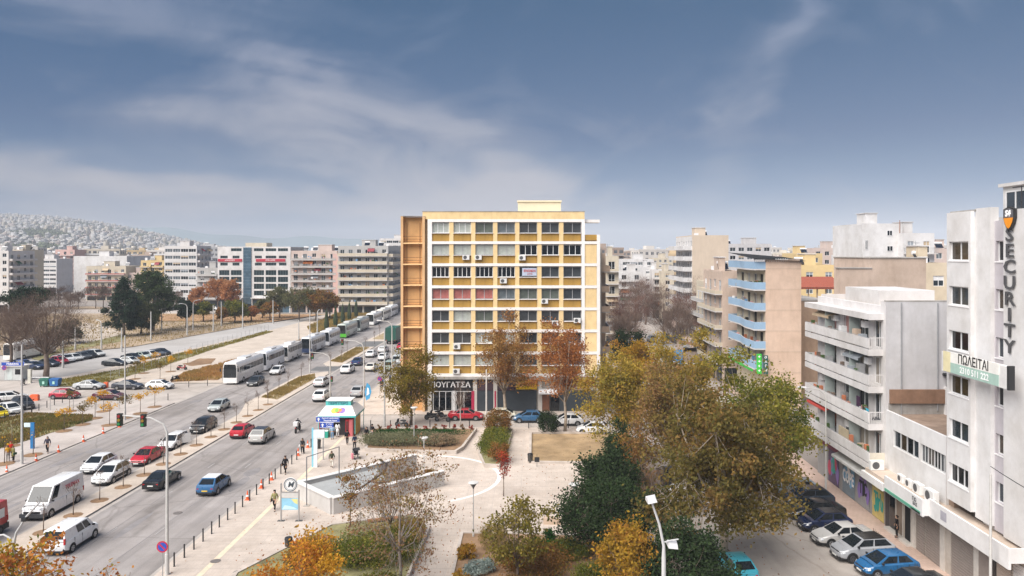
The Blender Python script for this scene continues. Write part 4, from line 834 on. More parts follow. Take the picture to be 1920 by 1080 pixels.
# ------------------------------------------------------------------ left: blocks across the avenue and behind the scrubland
block('white and pink corner block cut by the left picture edge, with balconies', -60, 16, 470, 268, 14, 7, W, cw, B_, seed=61, bits=4)
block('cream block with stacked striped balconies at far left', 16, 43, 468, 330, 14, 7, B_, cb, 'blank', seed=62, bits=3, aw=.3)
block('white office with long window band and grey pillars', 43, 106, 485, 400, 14, 6, 'strip', cw, 'blank', seed=63, bits=4)
block('rose coloured house squeezed behind the white office', 104, 140, 468, 430, 14, 7, B_, cro, 'blank', seed=64, bits=4)
block('large white windowless hall wall behind the scrubland', 138, 238, 480, 350, 22, 5, 'blank', W_R, 'blank', seed=65, bits=2)
block('low beige house with red balcony lines and green awnings', 162, 236, 499, 336, 12, 4, B_, cb, 'blank', seed=66, bal=mat('rusty_red_rail', '#b0726a'), gf=2.6, bits=4, aw=.4, clutter=.4)
block('small pinkish gabled house beside the low beige house', 236, 264, 511, 338, 10, 3, W, cp, 'blank', seed=67, bits=1)
block('ochre yellow apartment house half hidden by tall pines', 264, 308, 488, 330, 12, 6, Bh, cyel, 'blank', seed=68, bits=3)
block('white block with six rows of ribbon windows and recessed loggias', 308, 369, 461, 314, 14, 7, 'strip', cw, Bh, seed=69, bits=5)
block('grey block with dark recessed balconies between ribbon block and office', 369, 409, 502, 292, 12, 5, B_, cg, 'blank', seed=70, bal=cg, bits=5, aw=.3, clutter=.3)
block('pink and grey balcony block next to the office with red signs', 546, 632, 470, 268, 14, 7, B_, cp, 'blank', seed=71, bal=cg, bits=8, aw=.25, clutter=.5, D=1.6)
block('large grey balcony block with rounded end at the avenue corner', 634, 728, 461, 262, 24, 7, B_, cg, B_, seed=72, bal=cb, bits=9, aw=.2, clutter=.5, D=1.6, bs='solid')
block('distant white slab above the avenue beside yellow tower', 712, 760, 447, 420, 20, 9, 'strip', cw, 'blank', seed=73, bits=2)
block('pink stair tower strip between the two balcony blocks', 624, 636, 476, 266.5, 10, 7, 'blank', cro, 'blank', seed=74, bits=0, hutm=cro)
# the office with red signs, built to its own pattern
OX0, OX1, OY = (408-CX)*268/FOC, (545-CX)*268/FOC, 268; sO = FOC/268
O_ = thing('office_building', 'white and glass office block with two red sign bands and central glass shaft', 'building', (OX0, OY, 0))
oz = lambda q: CAM_H-(q-CY)/sO; ou = lambda p: (p-408)/sO
TG = glass('teal_office_glass', '#26363a', .08, .3, .4); SHG = glass('shaft_blue_glass', '#4d6474', .08, .35, .5)
holes = []
cols_hi = [(413, 427), (436, 449), (478, 491), (498, 518), (523, 537)]; cols_lo = [(411, 430), (433, 453), (476, 495), (498, 518), (521, 540)]
for y0, y1 in ((479.5, 484.5), (492.5, 498)): holes += [(ou(a_), ou(b_), oz(y1), oz(y0)) for a_, b_ in cols_hi]
holes += [(ou(a_), ou(b_), oz(471), oz(465.5)) for a_, b_ in ((433, 453), (476, 494), (498, 518), (521, 540))]
for y0, y1 in ((506.5, 516), (519, 529), (532, 542), (545, 554)): holes += [(ou(a_), ou(b_), oz(y1), oz(y0)) for a_, b_ in cols_lo]
wall_skin(O_, 0, 0, 0, ou(545), oz(561), oz(462.5), holes, .2, W_R)
for h in holes: put_window(O_, 0, 0, 0, h[0], h[2], h[1]-h[0], h[3]-h[2], .2, 4, mat('dark_alu', (.12, .15, .16), .5), TG)
b = MB(); b.box(0, .202, 0, ou(545), 16, oz(463), cg); b.build('roof', O_)
b = MB()
for k in range(17): z0 = oz(570)+(oz(464)-oz(570))*k/17; b.box(ou(456.5), -.25, z0+.04, ou(471.5), .19, z0+(oz(464)-oz(570))/17, SHG)
b.build('glass_shaft', O_)
for p0, p1 in ((409, 454), (480, 535)):
    b = MB(); b.box(ou(p0), -.25, oz(490.5), ou(p1), -.01, oz(485.5), mat('crimson_sign', '#b3283f', .5)); s_ = b.build('sign_band', O_); obj('lettering', text_mesh('ΑΣΦΑΛΕΙΕΣ', .62, lw, .004, .01), s_, (ou((p0+p1)/2), -.262, oz(488)))
b = MB(); b.box(0, -1.4, oz(559.5), ou(456), -.002, oz(558), W_R); b.box(ou(472), -1.4, oz(559.5), ou(545), -.002, oz(558), W_R); b.build('canopy', O_)
b = MB(); b.box(0, .1, 0, ou(545), .2, oz(561)-.01, DARK)  # flat near-black sheet, the shade of a set-back ground floor put into colour
b.build('ground_floor_shade_sheet', O_)
for i in range(9):
    b = MB(); b.box(ou(410+i*15), -.02, .1, ou(423+i*15), .098, oz(563), GL3 if i % 2 else SHG); b.build('shop_window', O_)
for p in (409, 424, 455, 473, 497, 520, 544): b = MB(); b.box(ou(p)-.2, -.3, 0, ou(p)+.2, -.022, oz(561), W_R); b.build('pillar', O_)
b = MB(); b.box(ou(452), 4, oz(463), ou(492), 10, oz(455), cb); b.build('roof_hut', O_)

def leaves_mesh0(name, pts, size, m, rng):
    n = len(pts); a = rng.normal(size=(n, 3)); a /= np.linalg.norm(a, axis=1)[:, None]; b = np.cross(a, rng.normal(size=(n, 3))); b /= np.linalg.norm(b, axis=1)[:, None]; a = a*size*.5; b = b*size*.4
    return np_mesh(name, np.stack([pts-a, pts+b, pts+a, pts-b], 1).reshape(-1, 3), np.arange(n*4).reshape(-1, 4), [m])
# ------------------------------------------------------------------ the city behind, house by house
TINT = None
GENW = [mat('house_%s' % n, c, .9, .10, .2, stain=.15) for n, c in (('white', (.66, .65, .65)), ('pale_cream', (.64, .58, .49)), ('pale_pink', (.62, .52, .48)), ('pale_grey', (.50, .50, .51)), ('warm_white', (.68, .64, .60)), ('ochre', (.58, .44, .27)), ('brown', (.40, .31, .26)))]
RF = [mat('house_roof_grey', (.40, .38, .36), .95, .15, .3), mat('house_roof_red', (.38, .17, .11), .9, .2, .3)]
OP = mat('house_opening', (.10, .105, .115), .4, .4, .4); OPB = mat('house_balcony_front', (.58, .57, .56), .8, .12, .3)
_ST = {}
def house_mesh(seed, small=False):
    r_ = random.Random(seed); w_, d_ = r_.uniform(10, 20), r_.uniform(10, 14); h_ = r_.uniform(14, 25) if not small else r_.uniform(8, 14); m = GENW[seed % 7]; rf = RF[1 if seed % 5 == 0 and small else 0]
    b = MB(); b.box(-w_/2, 0, -20, w_/2, d_, h_, m, skip='t'); b.face([(-w_/2, 0, h_), (w_/2, 0, h_), (w_/2, d_, h_), (-w_/2, d_, h_)], rf)
    b.box(-w_/2-.1, -.1, h_, w_/2+.1, .15, h_+.8, m); b.box(-1.8, d_*.4, h_+.001, 2.2, d_*.8, h_+2.6, m)
    n = int(h_/3.05); st = r_.randint(0, 2); _ST[seed] = st
    for k in range(n):
        z = h_-3.05*(k+1)+.3
        if st == 0:   # continuous balconies
            b.box(-w_/2+.3, -.02, z+.1, w_/2-.3, -.001, z+2.3, OP); b.box(-w_/2+.1, -1.3, z-.1, w_/2-.1, -.03, z+.05, OPB); b.box(-w_/2+.1, -1.3, z+.052, w_/2-.1, -1.2, z+.95, OPB if seed % 2 else m)
            for q in range(int(w_/3)): x = -w_/2+1+q*3; b.box(x, -.06, z+.1, x+r_.uniform(.8, 1.8), -.021, z+2.3, m)
        else:
            c_ = int(w_/(2.6 if st == 1 else 3.6))
            for q in range(c_):
                x = -w_/2+.6+q*(w_-1.0)/c_; ww_ = 1.3 if st == 1 else 2.3; b.box(x, -.03, z+.7, x+ww_, -.001, z+2.1, OP); b.box(x+ww_/2-.05, -.05, z+.7, x+ww_/2+.05, -.031, z+2.1, OPB)
            if st == 2: b.box(-w_/2+.4, -1.0, z-.1, 0, -.051, z+.8, OPB)
        for sx in (-1, 1):
            for q in range(3): y = 1.5+q*3.6; b.box(sx*w_/2-.03, y, z+.7, sx*w_/2+.03, y+1.4, z+2.0, OP)
    for q in range(4): x = r_.uniform(-w_/2+.5, w_/2-.5); y = r_.uniform(1, d_-1); b.tube([(x, y, h_), (x, y, h_+r_.uniform(1.5, 3))], .05, STEEL, 3); b.box(x-.5, y, h_+1.2, x+.5, y+.03, h_+1.26, STEEL)
    b.tube([(w_*.2, d_*.3, h_+1.3), (w_*.2+1.6, d_*.3, h_+1.3)], .3, WHITE2, 6)
    return b.mesh('city_house'), w_, h_
HM = [house_mesh(i) for i in range(21)]; HS = [house_mesh(100+i, True) for i in range(14)]
cand = []; rc = random.Random(5); taken = {}
def free(x, y, s):
    k = (int(x//22), int(y//22))
    for i in (-1, 0, 1):
        for j in (-1, 0, 1):
            for q in taken.get((k[0]+i, k[1]+j), ()):
                if abs(q[0]-x) < s and abs(q[1]-y) < s*.85: return False
    taken.setdefault(k, []).append((x, y)); return True
for _ in range(170000):
    u = rc.uniform(-60, 770) if rc.random() < .74 else rc.uniform(1130, 1990)
    y = 300*math.exp(rc.random()*math.log(3700/300)) if u > 1000 else 400*math.exp(rc.random()*math.log(3700/400)); x = (u-CX)/FOC*y
    if u < 1000 and y < 455 and not (u < 620 and y > 440): continue
    if u > 1000 and y < 345: continue
    if free(x, y, 21 if y < 800 else 13+y*.0012): cand.append((y, x, u))
cand.sort()
near = cand[:285]; far_ = [q for q in cand[285:] if q[0] < 800 or noise.noise(Vector((q[1]*.008, q[0]*.005, 2))) > -.22][:14500]
desc = {0: 'white', 1: 'pale cream', 2: 'pale pink', 3: 'pale grey', 4: 'warm white', 5: 'ochre', 6: 'brown'}
fr_kind = {i: ('continuous balconies', 'small square windows', 'broad windows and half balconies')[random.Random(i).randint(0, 0) if False else _ST[i]] for i in range(21)}
for y, x, u in near:
    i = rc.randrange(21); me, w_, h_ = HM[i]; side = 'left of the ribbon window block' if u < 300 else 'behind the office row' if u < 1000 else 'just right of the yellow block' if u < 1300 else 'behind the right hand roofs'
    l_ = '%s %s house with %s, %s' % ('wide' if w_ > 15 else 'narrow', desc[i % 7], fr_kind[i], side)
    o = obj('city_house', me, None, (x, y, hz(x, y) if u < 1000 else 0), R(rc.uniform(-14, 14)), None, l_, 'house', 'houses: '+l_, scale=(1, 1, rc.uniform(.82, 1.05)))
vs_, fs_, ms_ = [], [], []
allm = GENW+RF+[OP, OPB, STEEL, WHITE2]
cache = []
for me, w_, h_ in [q for i_, q in enumerate(HS) if (100+i_) % 7 < 5]+[q for i_, q in enumerate(HM) if i_ % 7 < 5][:6]:
    v = np.empty(len(me.vertices)*3, np.float32); me.vertices.foreach_get('co', v); f = [tuple(p.vertices) for p in me.polygons if len(p.vertices) == 4]
    mi = [allm.index(me.materials[p.material_index]) for p in me.polygons if len(p.vertices) == 4]; cache.append((v.reshape(-1, 3), np.array(f), np.array(mi), len(f)))
off = 0; V_, F_, MI_ = [], [], []
for k, (y, x, u) in enumerate(far_):
    v, f, mi, n = cache[rc.randrange(len(cache))]
    if y > 1100:    # far away: walls and the larger openings only
        keep = np.arange(min(n, 70 if y > 2000 else 110)); f = f[keep]; mi = mi[keep]
    a_ = rc.uniform(-.5, .5); c_, s_ = math.cos(a_), math.sin(a_); sc_ = rc.uniform(.75, 1.05); p = v.copy(); p[:, 2] *= sc_; p[:, :2] *= .62 if y > 900 else .9; p[:, 2] = np.maximum(p[:, 2]*(.7 if y > 900 else 1.), -7)
    q = np.stack([p[:, 0]*c_-p[:, 1]*s_+x, p[:, 0]*s_+p[:, 1]*c_+y, p[:, 2]+(hz(x, y) if u < 1000 else 0)], 1)
    V_.append(q); F_.append(f+off); MI_.append(mi); off += len(q)
V_ = np.concatenate(V_); F_ = np.concatenate(F_); MI_ = np.concatenate(MI_)
def np_mesh(name, V, F, mats, MI=None, tone=None):
    me = bpy.data.meshes.new(name); k = F.shape[1]; me.vertices.add(len(V)); me.vertices.foreach_set('co', V.astype(np.float32).ravel()); me.loops.add(F.size); me.loops.foreach_set('vertex_index', F.astype(np.int32).ravel())
    me.polygons.add(len(F)); me.polygons.foreach_set('loop_start', np.arange(0, F.size, k, dtype=np.int32)); me.polygons.foreach_set('loop_total', np.full(len(F), k, np.int32))
    for m in mats: me.materials.append(m)
    if MI is not None: me.polygons.foreach_set('material_index', MI.astype(np.int32))
    if tone is not None: a_ = me.attributes.new('tone', 'FLOAT', 'FACE'); a_.data.foreach_set('value', tone.astype(np.float32))
    me.update(calc_edges=True); return me
obj('distant_city', np_mesh('distant_city', V_, F_, allm, MI_), None, kind='stuff', label='dense mass of small pale houses climbing the distant hillside', cat='houses')

# gardens and woods between the far houses
rg = np.random.default_rng(12); tp = []
for y, x, u in cand[285:]:
    if y > 700 and (noise.noise(Vector((x*.008, y*.005, 2))) <= -.2 or rg.random() < .12): tp.append((x, y, (hz(x, y) if u < 1000 else 0)))
tp = np.array(tp); tp = np.repeat(tp, 22, 0)+rg.normal(size=(len(tp)*22, 3))*np.array([7, 5, 2.2])+np.array([0, 0, 4])
obj('distant_woods', leaves_mesh0('distant_woods', tp, 5.0, mat('distant_foliage', (.13, .15, .09), .95, .4, .05), rg), None, kind='stuff', label='dark tree clumps between the houses of the distant hillside', cat='trees')
# ------------------------------------------------------------------ vegetation
def leaves_mesh(name, pts, tone, size, m, rng, aspect=.6, axis=None, drop=0.):
    n = len(pts); a = rng.normal(size=(n, 3)); a /= np.linalg.norm(a, axis=1)[:, None]
    if axis is not None: a = axis+a*.35; a /= np.linalg.norm(a, axis=1)[:, None]
    b = np.cross(a, rng.normal(size=(n, 3))); b /= np.linalg.norm(b, axis=1)[:, None]+1e-9
    s = size*rng.uniform(.6, 1.35, n)[:, None]; a = a*s; b = b*s*aspect
    V = np.stack([pts-a*.5, pts+b*.5, pts+a*.5, pts-b*.5], 1).reshape(-1, 3); F = np.arange(n*4).reshape(-1, 4)
    return np_mesh(name, V, F, [m], None, tone)
def tree(label, x, y, h, cr, ch, m, n=9000, ls=.24, clumps=70, cs=.55, tr=.16, seed=1, trunk=BARK, twigs=True, cat='tree', name='deciduous_tree', z=.12, lean=0., shape=1., group=None, limbs=7, inner=.25, tonev=.5, axis=False, aspect=.6, bottom=.0, noise_=.45):
    """tapered trunk, curved limbs, a twig to every clump of leaves; the crown is many small leaves gathered in clumps"""
    rng = np.random.default_rng(seed); r_ = random.Random(seed); root = thing(name, label, cat, (x, y, z), 0, group)
    zc = h-ch/2; b = MB(); t0 = Vector((0, 0, 0)); lx = lean
    top = Vector((lx*h*.5, 0, h-ch*.35)); fork = max(.25*h, h-ch*.98)
    P = [Vector((0, 0, -.1)), Vector((.03*cr, .0, fork*.5)), Vector((lx*fork, .05, fork)), Vector((lx*h*.4+.1, -.1, zc)), top]
    b.tube(P, [tr*1.25, tr, tr*.85, tr*.45, tr*.12], trunk, 8)
    E = []
    for i in range(limbs):
        a_ = 2*math.pi*i/limbs+r_.uniform(-.4, .4); el = r_.uniform(-.15, .75); e = Vector((math.cos(a_)*cr*.62*math.cos(el), math.sin(a_)*cr*.62*math.cos(el), zc+math.sin(el)*ch*.40)); s = Vector((lx*fork, .05, fork*r_.uniform(.9, 1.25))); mid = (s+e)/2+Vector((0, 0, -.08*ch))
        b.tube([s, mid, e], [tr*.5, tr*.3, tr*.12], trunk, 5); E += [s.lerp(mid, .5), mid, mid.lerp(e, .5), e]
    E += P[2:]
    cc = []; tn = []
    for i in range(clumps):
        d = Vector(rng.normal(size=3)); d.normalize(); rr_ = inner+(1-inner)*rng.random()**.45
        f = .86+noise_*noise.noise(d*1.7+Vector((seed*3.1, 0, 0)))*1.35
        c = Vector((d.x*cr*rr_*f, d.y*cr*rr_*f, zc+d.z*ch*.5*rr_*f)); 
        if shape != 1. : k = (c.z-(zc-ch/2))/ch; w_ = max(.05, max(0., 1-k)**shape); c.x *= w_*1.5; c.y *= w_*1.5
        c.z = max(c.z, bottom+.2); c.x += lx*c.z*.3
        cc.append(c); tn.append(rng.random())
        if twigs:
            e = min(E, key=lambda q: (q-c).length); mid = (e+c)/2+Vector((0, 0, -.04*ch)); b.tube([e, mid, c], [tr*.14, tr*.09, .012], trunk, 3, False)
    b.build('trunk', root, smooth=True)
    per = rng.multinomial(n, rng.dirichlet(np.ones(clumps)*2.5)); idx = np.repeat(np.arange(clumps), per); C0 = np.array([list(c) for c in cc])[idx]
    pts = C0+rng.normal(size=(len(idx), 3))*cs*np.array([1, 1, .75]); pts[:, 2] = np.maximum(pts[:, 2], .05)
    tone = np.array(tn)[idx]*tonev+rng.random(len(idx))*.08
    ax = None
    if axis: ax = pts-np.array([0, 0, zc-ch*.6]); ax /= np.linalg.norm(ax, axis=1)[:, None]+1e-9
    obj('crown', leaves_mesh('crown', pts, tone, ls, m, rng, aspect, ax), root); return root
OLV = leafmat('leaves_olive_rust', ['#4c4a2a', '#676034', '#726638', '#866c3c', '#7a5c38'])
RUST = leafmat('leaves_rust', ['#7a4c30', '#9c6238', '#ad7646', '#8e5a38', '#b98e5a'])
GOLD = leafmat('leaves_gold', ['#6f6426', '#94782c', '#b08a34', '#a57438', '#b39a44'])
YOL = leafmat('leaves_yellow_olive', ['#66642c', '#8a7e38', '#a8903e', '#b39244', '#9a7640'])
GRNL = leafmat('leaves_olive_green', ['#3b4620', '#54602a', '#6b6f30', '#868038', '#5d5526'])
EVG = leafmat('leaves_evergreen', ['#202b1b', '#2b3823', '#37462b', '#253120', '#435034'], .12)
PINE = leafmat('needles_dark', ['#1d2a20', '#27382a', '#344433', '#223026'], .1)
BARE = leafmat('bare_twigs', ['#54473f', '#685850', '#79675c', '#877466'], 0)
BRNL = leafmat('leaves_dry_brown', ['#5e4a30', '#7d5c36', '#9a6c3c', '#6e6630', '#8c5a34'])
GRYG = leafmat('leaves_grey_green', ['#5c6448', '#77795c', '#8d8a6c', '#6b6a4a'])
DGR = leafmat('leaves_bright_hedge', ['#24401f', '#2f5527', '#3e6a30'])
SILV = leafmat('leaves_silver', ['#7d8a86', '#93a09a', '#a9b3ad'])
GRS = leafmat('grass_blades', ['#5b5f26', '#7c7430', '#9a8438', '#4a5422'])
DGS = leafmat('dry_grass_blades', ['#97804e', '#ad9460', '#8f7c48', '#84794a'])
RED = leafmat('leaves_red', ['#7a2a20', '#a03c2c', '#b85a3a'])
ORP = leafmat('leaves_orange_pale', ['#9a6844', '#b07c54', '#bd9068'])
GRYO = leafmat('leaves_grey_olive', ['#46492f', '#5c5f3e', '#737050', '#6b5c44'])
OR_D = ['first', 'second', 'third', 'fourth', 'fifth', 'sixth', 'seventh', 'eighth', 'ninth', 'tenth', 'eleventh', 'twelfth', 'thirteenth', 'fourteenth', 'fifteenth', 'sixteenth', 'seventeenth', 'eighteenth']
# right group
tree('large plane tree with dense olive and rust leaves beside the parked cars', 13.1, 52.5, 14.2, 5.7, 14.0, OLV, 36000, .25, 190, .52, .28, 3, BARK2, limbs=13, noise_=.62, bottom=1.6)
tree('green tipped plane tree with yellow patches behind the largest plane tree', 18.0, 61, 12.9, 4.4, 10.5, leafmat('leaves_green_yellow', ['#4c582a', '#667034', '#848038', '#9a8c40', '#747238']), 18000, .25, 110, .5, .22, 4, BARK2, limbs=9, noise_=.6)
tree('slender green tree at the far right edge of the plane trees', 21.3, 66.5, 10.8, 3.0, 8.6, GRNL, 11000, .24, 70, .5, .15, 41, limbs=6)
tree('yellow olive plane tree at the left of the leafy row by the street', 9.3, 78, 11.8, 4.5, 9.6, YOL, 19000, .25, 120, .52, .2, 5, BARK2, limbs=10, noise_=.6)
tree('rusty brown tree between the yellow tree and the largest plane tree', 12.6, 68.5, 12.2, 4.3, 9.6, leafmat('leaves_rusty_olive', ['#615a34', '#80703c', '#927648', '#8f6a4a', '#7a6c3c']), 16000, .25, 110, .5, .2, 6, BARK2, limbs=10, noise_=.6)
tree('golden crowned tree whose top touches the back parking area', 16.5, 82, 12.6, 4.0, 9.0, YOL, 12000, .26, 85, .5, .18, 7, BARK2, limbs=8, noise_=.6)
tree('bright yellow topped tree at the corner of the yellow building street', 12.4, 92.0, 12.0, 2.9, 8.5, GOLD, 8000, .26, 60, .45, .16, 8, limbs=7, noise_=.6)
tree('evergreen tree with broad dark crown in the middle of the park bed', 5.2, 53.4, 5.7, 3.8, 5.0, EVG, 22000, .2, 190, .42, .22, 9, trunk=BARK, limbs=8, inner=.4, noise_=.3)
tree('rounder evergreen tree behind the broad dark one', 6.2, 61.0, 5.7, 2.4, 5.2, EVG, 16000, .23, 110, .45, .18, 10, limbs=7, inner=.4, noise_=.3)
tree('small conical evergreen beside the dry lawn corner', 8.4, 72.5, 5.4, 1.9, 5.2, EVG, 11000, .2, 70, .35, .12, 11, limbs=5, inner=.3, noise_=.25)
tree('dark evergreen clump under the golden shrub tree by the lamp', 9.3, 45.5, 5.2, 2.6, 4.8, EVG, 15000, .21, 80, .42, .12, 12, limbs=5, inner=.4)
tree('rust coloured tree before the right half of the yellow building', 3.5, 90.5, 14.2, 3.9, 11.4, RUST, 11500, .24, 120, .48, .17, 13, BARK2, limbs=11, noise_=.65)
tree('orange brown plane tree before the middle of the yellow building', -4.2, 98.6, 12.6, 4.1, 9.8, leafmat('leaves_orange_brown', ['#64562e', '#84683a', '#9e7847', '#93623e', '#b39362']), 9500, .25, 110, .5, .2, 14, BARK2, limbs=11, noise_=.65)
tree('olive green tree at the left corner of the yellow building', -15.9, 94.8, 9.6, 3.3, 8.2, leafmat('leaves_olive_mix', ['#4a4a22', '#6c6428', '#8a7a30', '#7a6230', '#94903a']), 12500, .23, 90, .45, .16, 15, limbs=8, noise_=.6)
tree('thin bare sapling in front of the bakery windows', -9.4, 92.6, 6.2, 1.2, 4.2, BARE, 900, .45, 26, .3, .07, 16, mat('pale_bark', (.45, .40, .36)), axis=True, aspect=.05)
tree('golden leaved multi stemmed shrub tree near the lamp at the bottom', 5.9, 46.6, 5.6, 2.2, 5.1, GOLD, 6000, .21, 60, .36, .10, 17, limbs=7, shape=.35)
tree('sparse grey brown shrub tree behind the evergreens', 9.4, 67.5, 6.2, 2.2, 5.4, BRNL, 2600, .2, 60, .4, .09, 18, limbs=8)
tree('bare grey sapling between evergreen and plane trees', 9.2, 60.2, 5.6, 1.4, 4.6, BARE, 1300, .4, 40, .3, .07, 19, axis=True, aspect=.05, limbs=6)
# lower middle
tree('tall thin leafed tree with see through crown over the metro entrance', -8.9, 48.5, 9.9, 4.2, 9.0, leafmat('leaves_thin_mixed', ['#6b6640', '#8a7a4a', '#97785a', '#86624c', '#7f7846']), 4300, .17, 210, .30, .11, 20, mat('grey_bark', (.27, .23, .20)), limbs=14)
tree('orange gold tree crown at the bottom edge beside the bench', -13.0, 41.0, 6.3, 2.6, 4.6, leafmat('leaves_orange_gold', ['#8c7428', '#b88c30', '#c89636', '#bf7a38', '#a56a38']), 7500, .18, 80, .33, .12, 21, limbs=8)
tree('half bare tree with clumps of green leaves above the lower right bed', -1.2, 47.5, 7.2, 2.3, 6.0, leafmat('leaves_small_green', ['#4c4c26', '#6f6a30', '#8f7e3e', '#5c5a2a']), 3600, .2, 80, .28, .09, 22, limbs=9)
tree('brown leaved young tree rising beside the metro parapet', -14.6, 58.6, 5.2, 1.0, 3.2, BRNL, 800, .17, 30, .22, .05, 23, limbs=5)
tree('bare branched tree fanning out before the metro stairwell', -10.8, 55.2, 6.8, 2.3, 5.6, BARE, 2600, .42, 90, .3, .08, 24, mat('grey_bark'  , (.27, .23, .20)), axis=True, aspect=.045, limbs=12)
tree('young tree with red brown leaves behind the hedge strip in plaza', -2.9, 66.8, 4.3, .55, 3.0, RED, 520, .16, 20, .2, .04, 25, limbs=4)
tree('near treetop of orange leaves reaching in at the bottom left', -20.9, 30.6, 9.9, 2.0, 2.6, leafmat('leaves_near_orange', ['#80803a', '#b08c3c', '#bd7c40', '#9c603a', '#8c5640']), 1100, .20, 60, .22, .08, 26, limbs=9)
tree('second near treetop of yellow green leaves in the bottom left corner', -22.1, 31.5, 9.9, 1.6, 2.4, leafmat('leaves_near_green', ['#5c6a22', '#8a8a2c', '#b59a34', '#8c5a2c']), 650, .2, 30, .22, .08, 27, limbs=7)
tree('thin near twigs with few orange leaves at the bottom edge', -17.6, 30.5, 9.7, 1.4, 2.6, leafmat('leaves_near_orange', []), 150, .18, 20, .18, .05, 28, limbs=6)
# shrubs and hedges
def bush(label, x, y, w_, d_, h, m, n=3500, ls=.16, seed=1, z=.4, cat='shrub', name='shrub', group=None, aspect=.55, ax=None, stems=True):
    rng = np.random.default_rng(seed); root = thing(name, label, cat, (x, y, z), 0, group); k = max(6, int(n/90)); c = rng.uniform(-1, 1, (k, 3)); c /= np.maximum(1, np.linalg.norm(c, axis=1))[:, None]
    c = c*np.array([w_/2, d_/2, h*.42])+np.array([0, 0, h*.5]); i = rng.integers(0, k, n); p = c[i]+rng.normal(size=(n, 3))*np.array([w_, d_, h])*.085; p[:, 2] = np.abs(p[:, 2])
    a_ = None
    if ax: a_ = np.tile(np.array([0, 0, 1.]), (n, 1))
    obj('foliage', leaves_mesh('foliage', p, rng.random(k)[i]*.5+rng.random(n)*.06, ls, m, rng, aspect, a_), root)
    b = MB(); 
    for q in range(5): e = c[q % k]; b.tube([(0, 0, -.1), (e[0]*.5, e[1]*.5, e[2]*.6), tuple(e)], [.04, .03, .01], BARK, 4, False)
    b.build('stem', root); return root
bush('round dark green bush between the two white cars and the lawn', 1.5, 90.0, 2.3, 2.0, 2.6, EVG, 6500, .15, 31, z=.2)
bush('big brown green shrub at the head of the hedge strip', -4.6, 89.8, 2.9, 2.4, 2.7, BRNL, 5500, .17, 32)
bush('low olive hedge strip between two plaza paths', -4.6, 83.2, 3.0, 9.5, 1.3, GRNL, 9500, .17, 33, cat='hedge', name='hedge')
bush('green and rust shrub at the pointed end of the hedge strip', -3.9, 77.6, 2.0, 3.2, 1.7, BRNL, 3400, .16, 34)
bush('wide grey green clipped hedge in the bed beside the kiosk path', -14.6, 84.4, 9.6, 4.2, 1.05, GRYG, 24000, .15, 35, cat='hedge', name='hedge')
bush('pinkish dry hedge patch at the right end of the wide bed', -10.6, 83.6, 3.0, 2.4, 1.15, leafmat('leaves_pinkish', ['#8a7460', '#a08a70', '#7c7454']), 5000, .15, 36, cat='hedge', name='hedge')
bush('bright green low planting behind the wide grey green hedge', -14.2, 88.2, 10.5, 1.6, .65, DGR, 9000, .14, 37, cat='hedge', name='hedge')
rq = random.Random(8)
for i in range(11): bush('small red brown shrub in the row behind the bollards, %s from left' % OR_D[i], -19+i*1.12, 90.6+rq.uniform(-.2, .2), .6, .6, .7, RED if i % 3 else BRNL, 260, .12, 300+i, group='red brown shrubs along the street bollards')
for i, (l, x, y, w_, d_, h_, m_) in enumerate((('silvery blue shrub low in the right park bed', -3.9, 50.2, 1.9, 1.8, .9, SILV), ('yellow grass tuft at the corner of the right park bed', -3.2, 54.6, 2.0, 2.0, 1.5, DGS), ('golden grass tuft below the park lamp', -4.9, 52.6, 1.2, 1.3, .9, GOLD),
      ('orange bush at the left border of the right bed', -4.9, 48.3, 1.2, 1.5, .9, GOLD), ('bushy brown shrub filling the middle of the right bed', -.2, 50.5, 4.6, 4.2, 1.5, BRNL), ('green shrub patch beside the evergreen tree trunk', 2.3, 52.8, 2.6, 2.4, 1.2, GRNL), ('fresh green small bush behind the half bare tree', .6, 54.6, 1.6, 1.4, 1.3, DGR),
      ('brown shrub at the bottom edge of the right bed', -1.0, 45.6, 5, 3.6, 1.3, BRNL), ('olive bush under the golden shrub tree', 4.0, 48.6, 3.0, 2.6, 1.4, GRNL), ('bush of dry brown leaves right of the lamp bed', 6.6, 51.0, 2.6, 2.6, 1.3, BRNL),
      ('olive green bush mass below the bare branched tree', -11.5, 52.6, 5.6, 5.0, 1.7, GRNL), ('brown and green bush mass at the left bed end', -15.6, 52.0, 3.2, 4.2, 1.3, BRNL), ('silver leaved ground shrub at the bottom centre', -13.2, 45.2, 4.2, 3.0, .8, SILV), ('yellow green bush near the path border', -9.6, 56.4, 2.2, 3.4, 1.3, YOL),
      ('dark green bush at the bottom between silver shrub and path', -9.8, 46.0, 2.8, 4.0, 1.3, GRNL), ('dry shrub in the planting bed behind the evergreens', 9.2, 63.6, 2.4, 3, 1.3, BRNL), ('low yellow shrub near the fallen leaves by the plane trees', 9.8, 70, 2.2, 3, 1.2, YOL))):
    bush(l, x, y, w_, d_, h_, m_, int(1500+w_*d_*420), .15, 60+i, ax=m_ is DGS, aspect=.25 if m_ is DGS else .55)
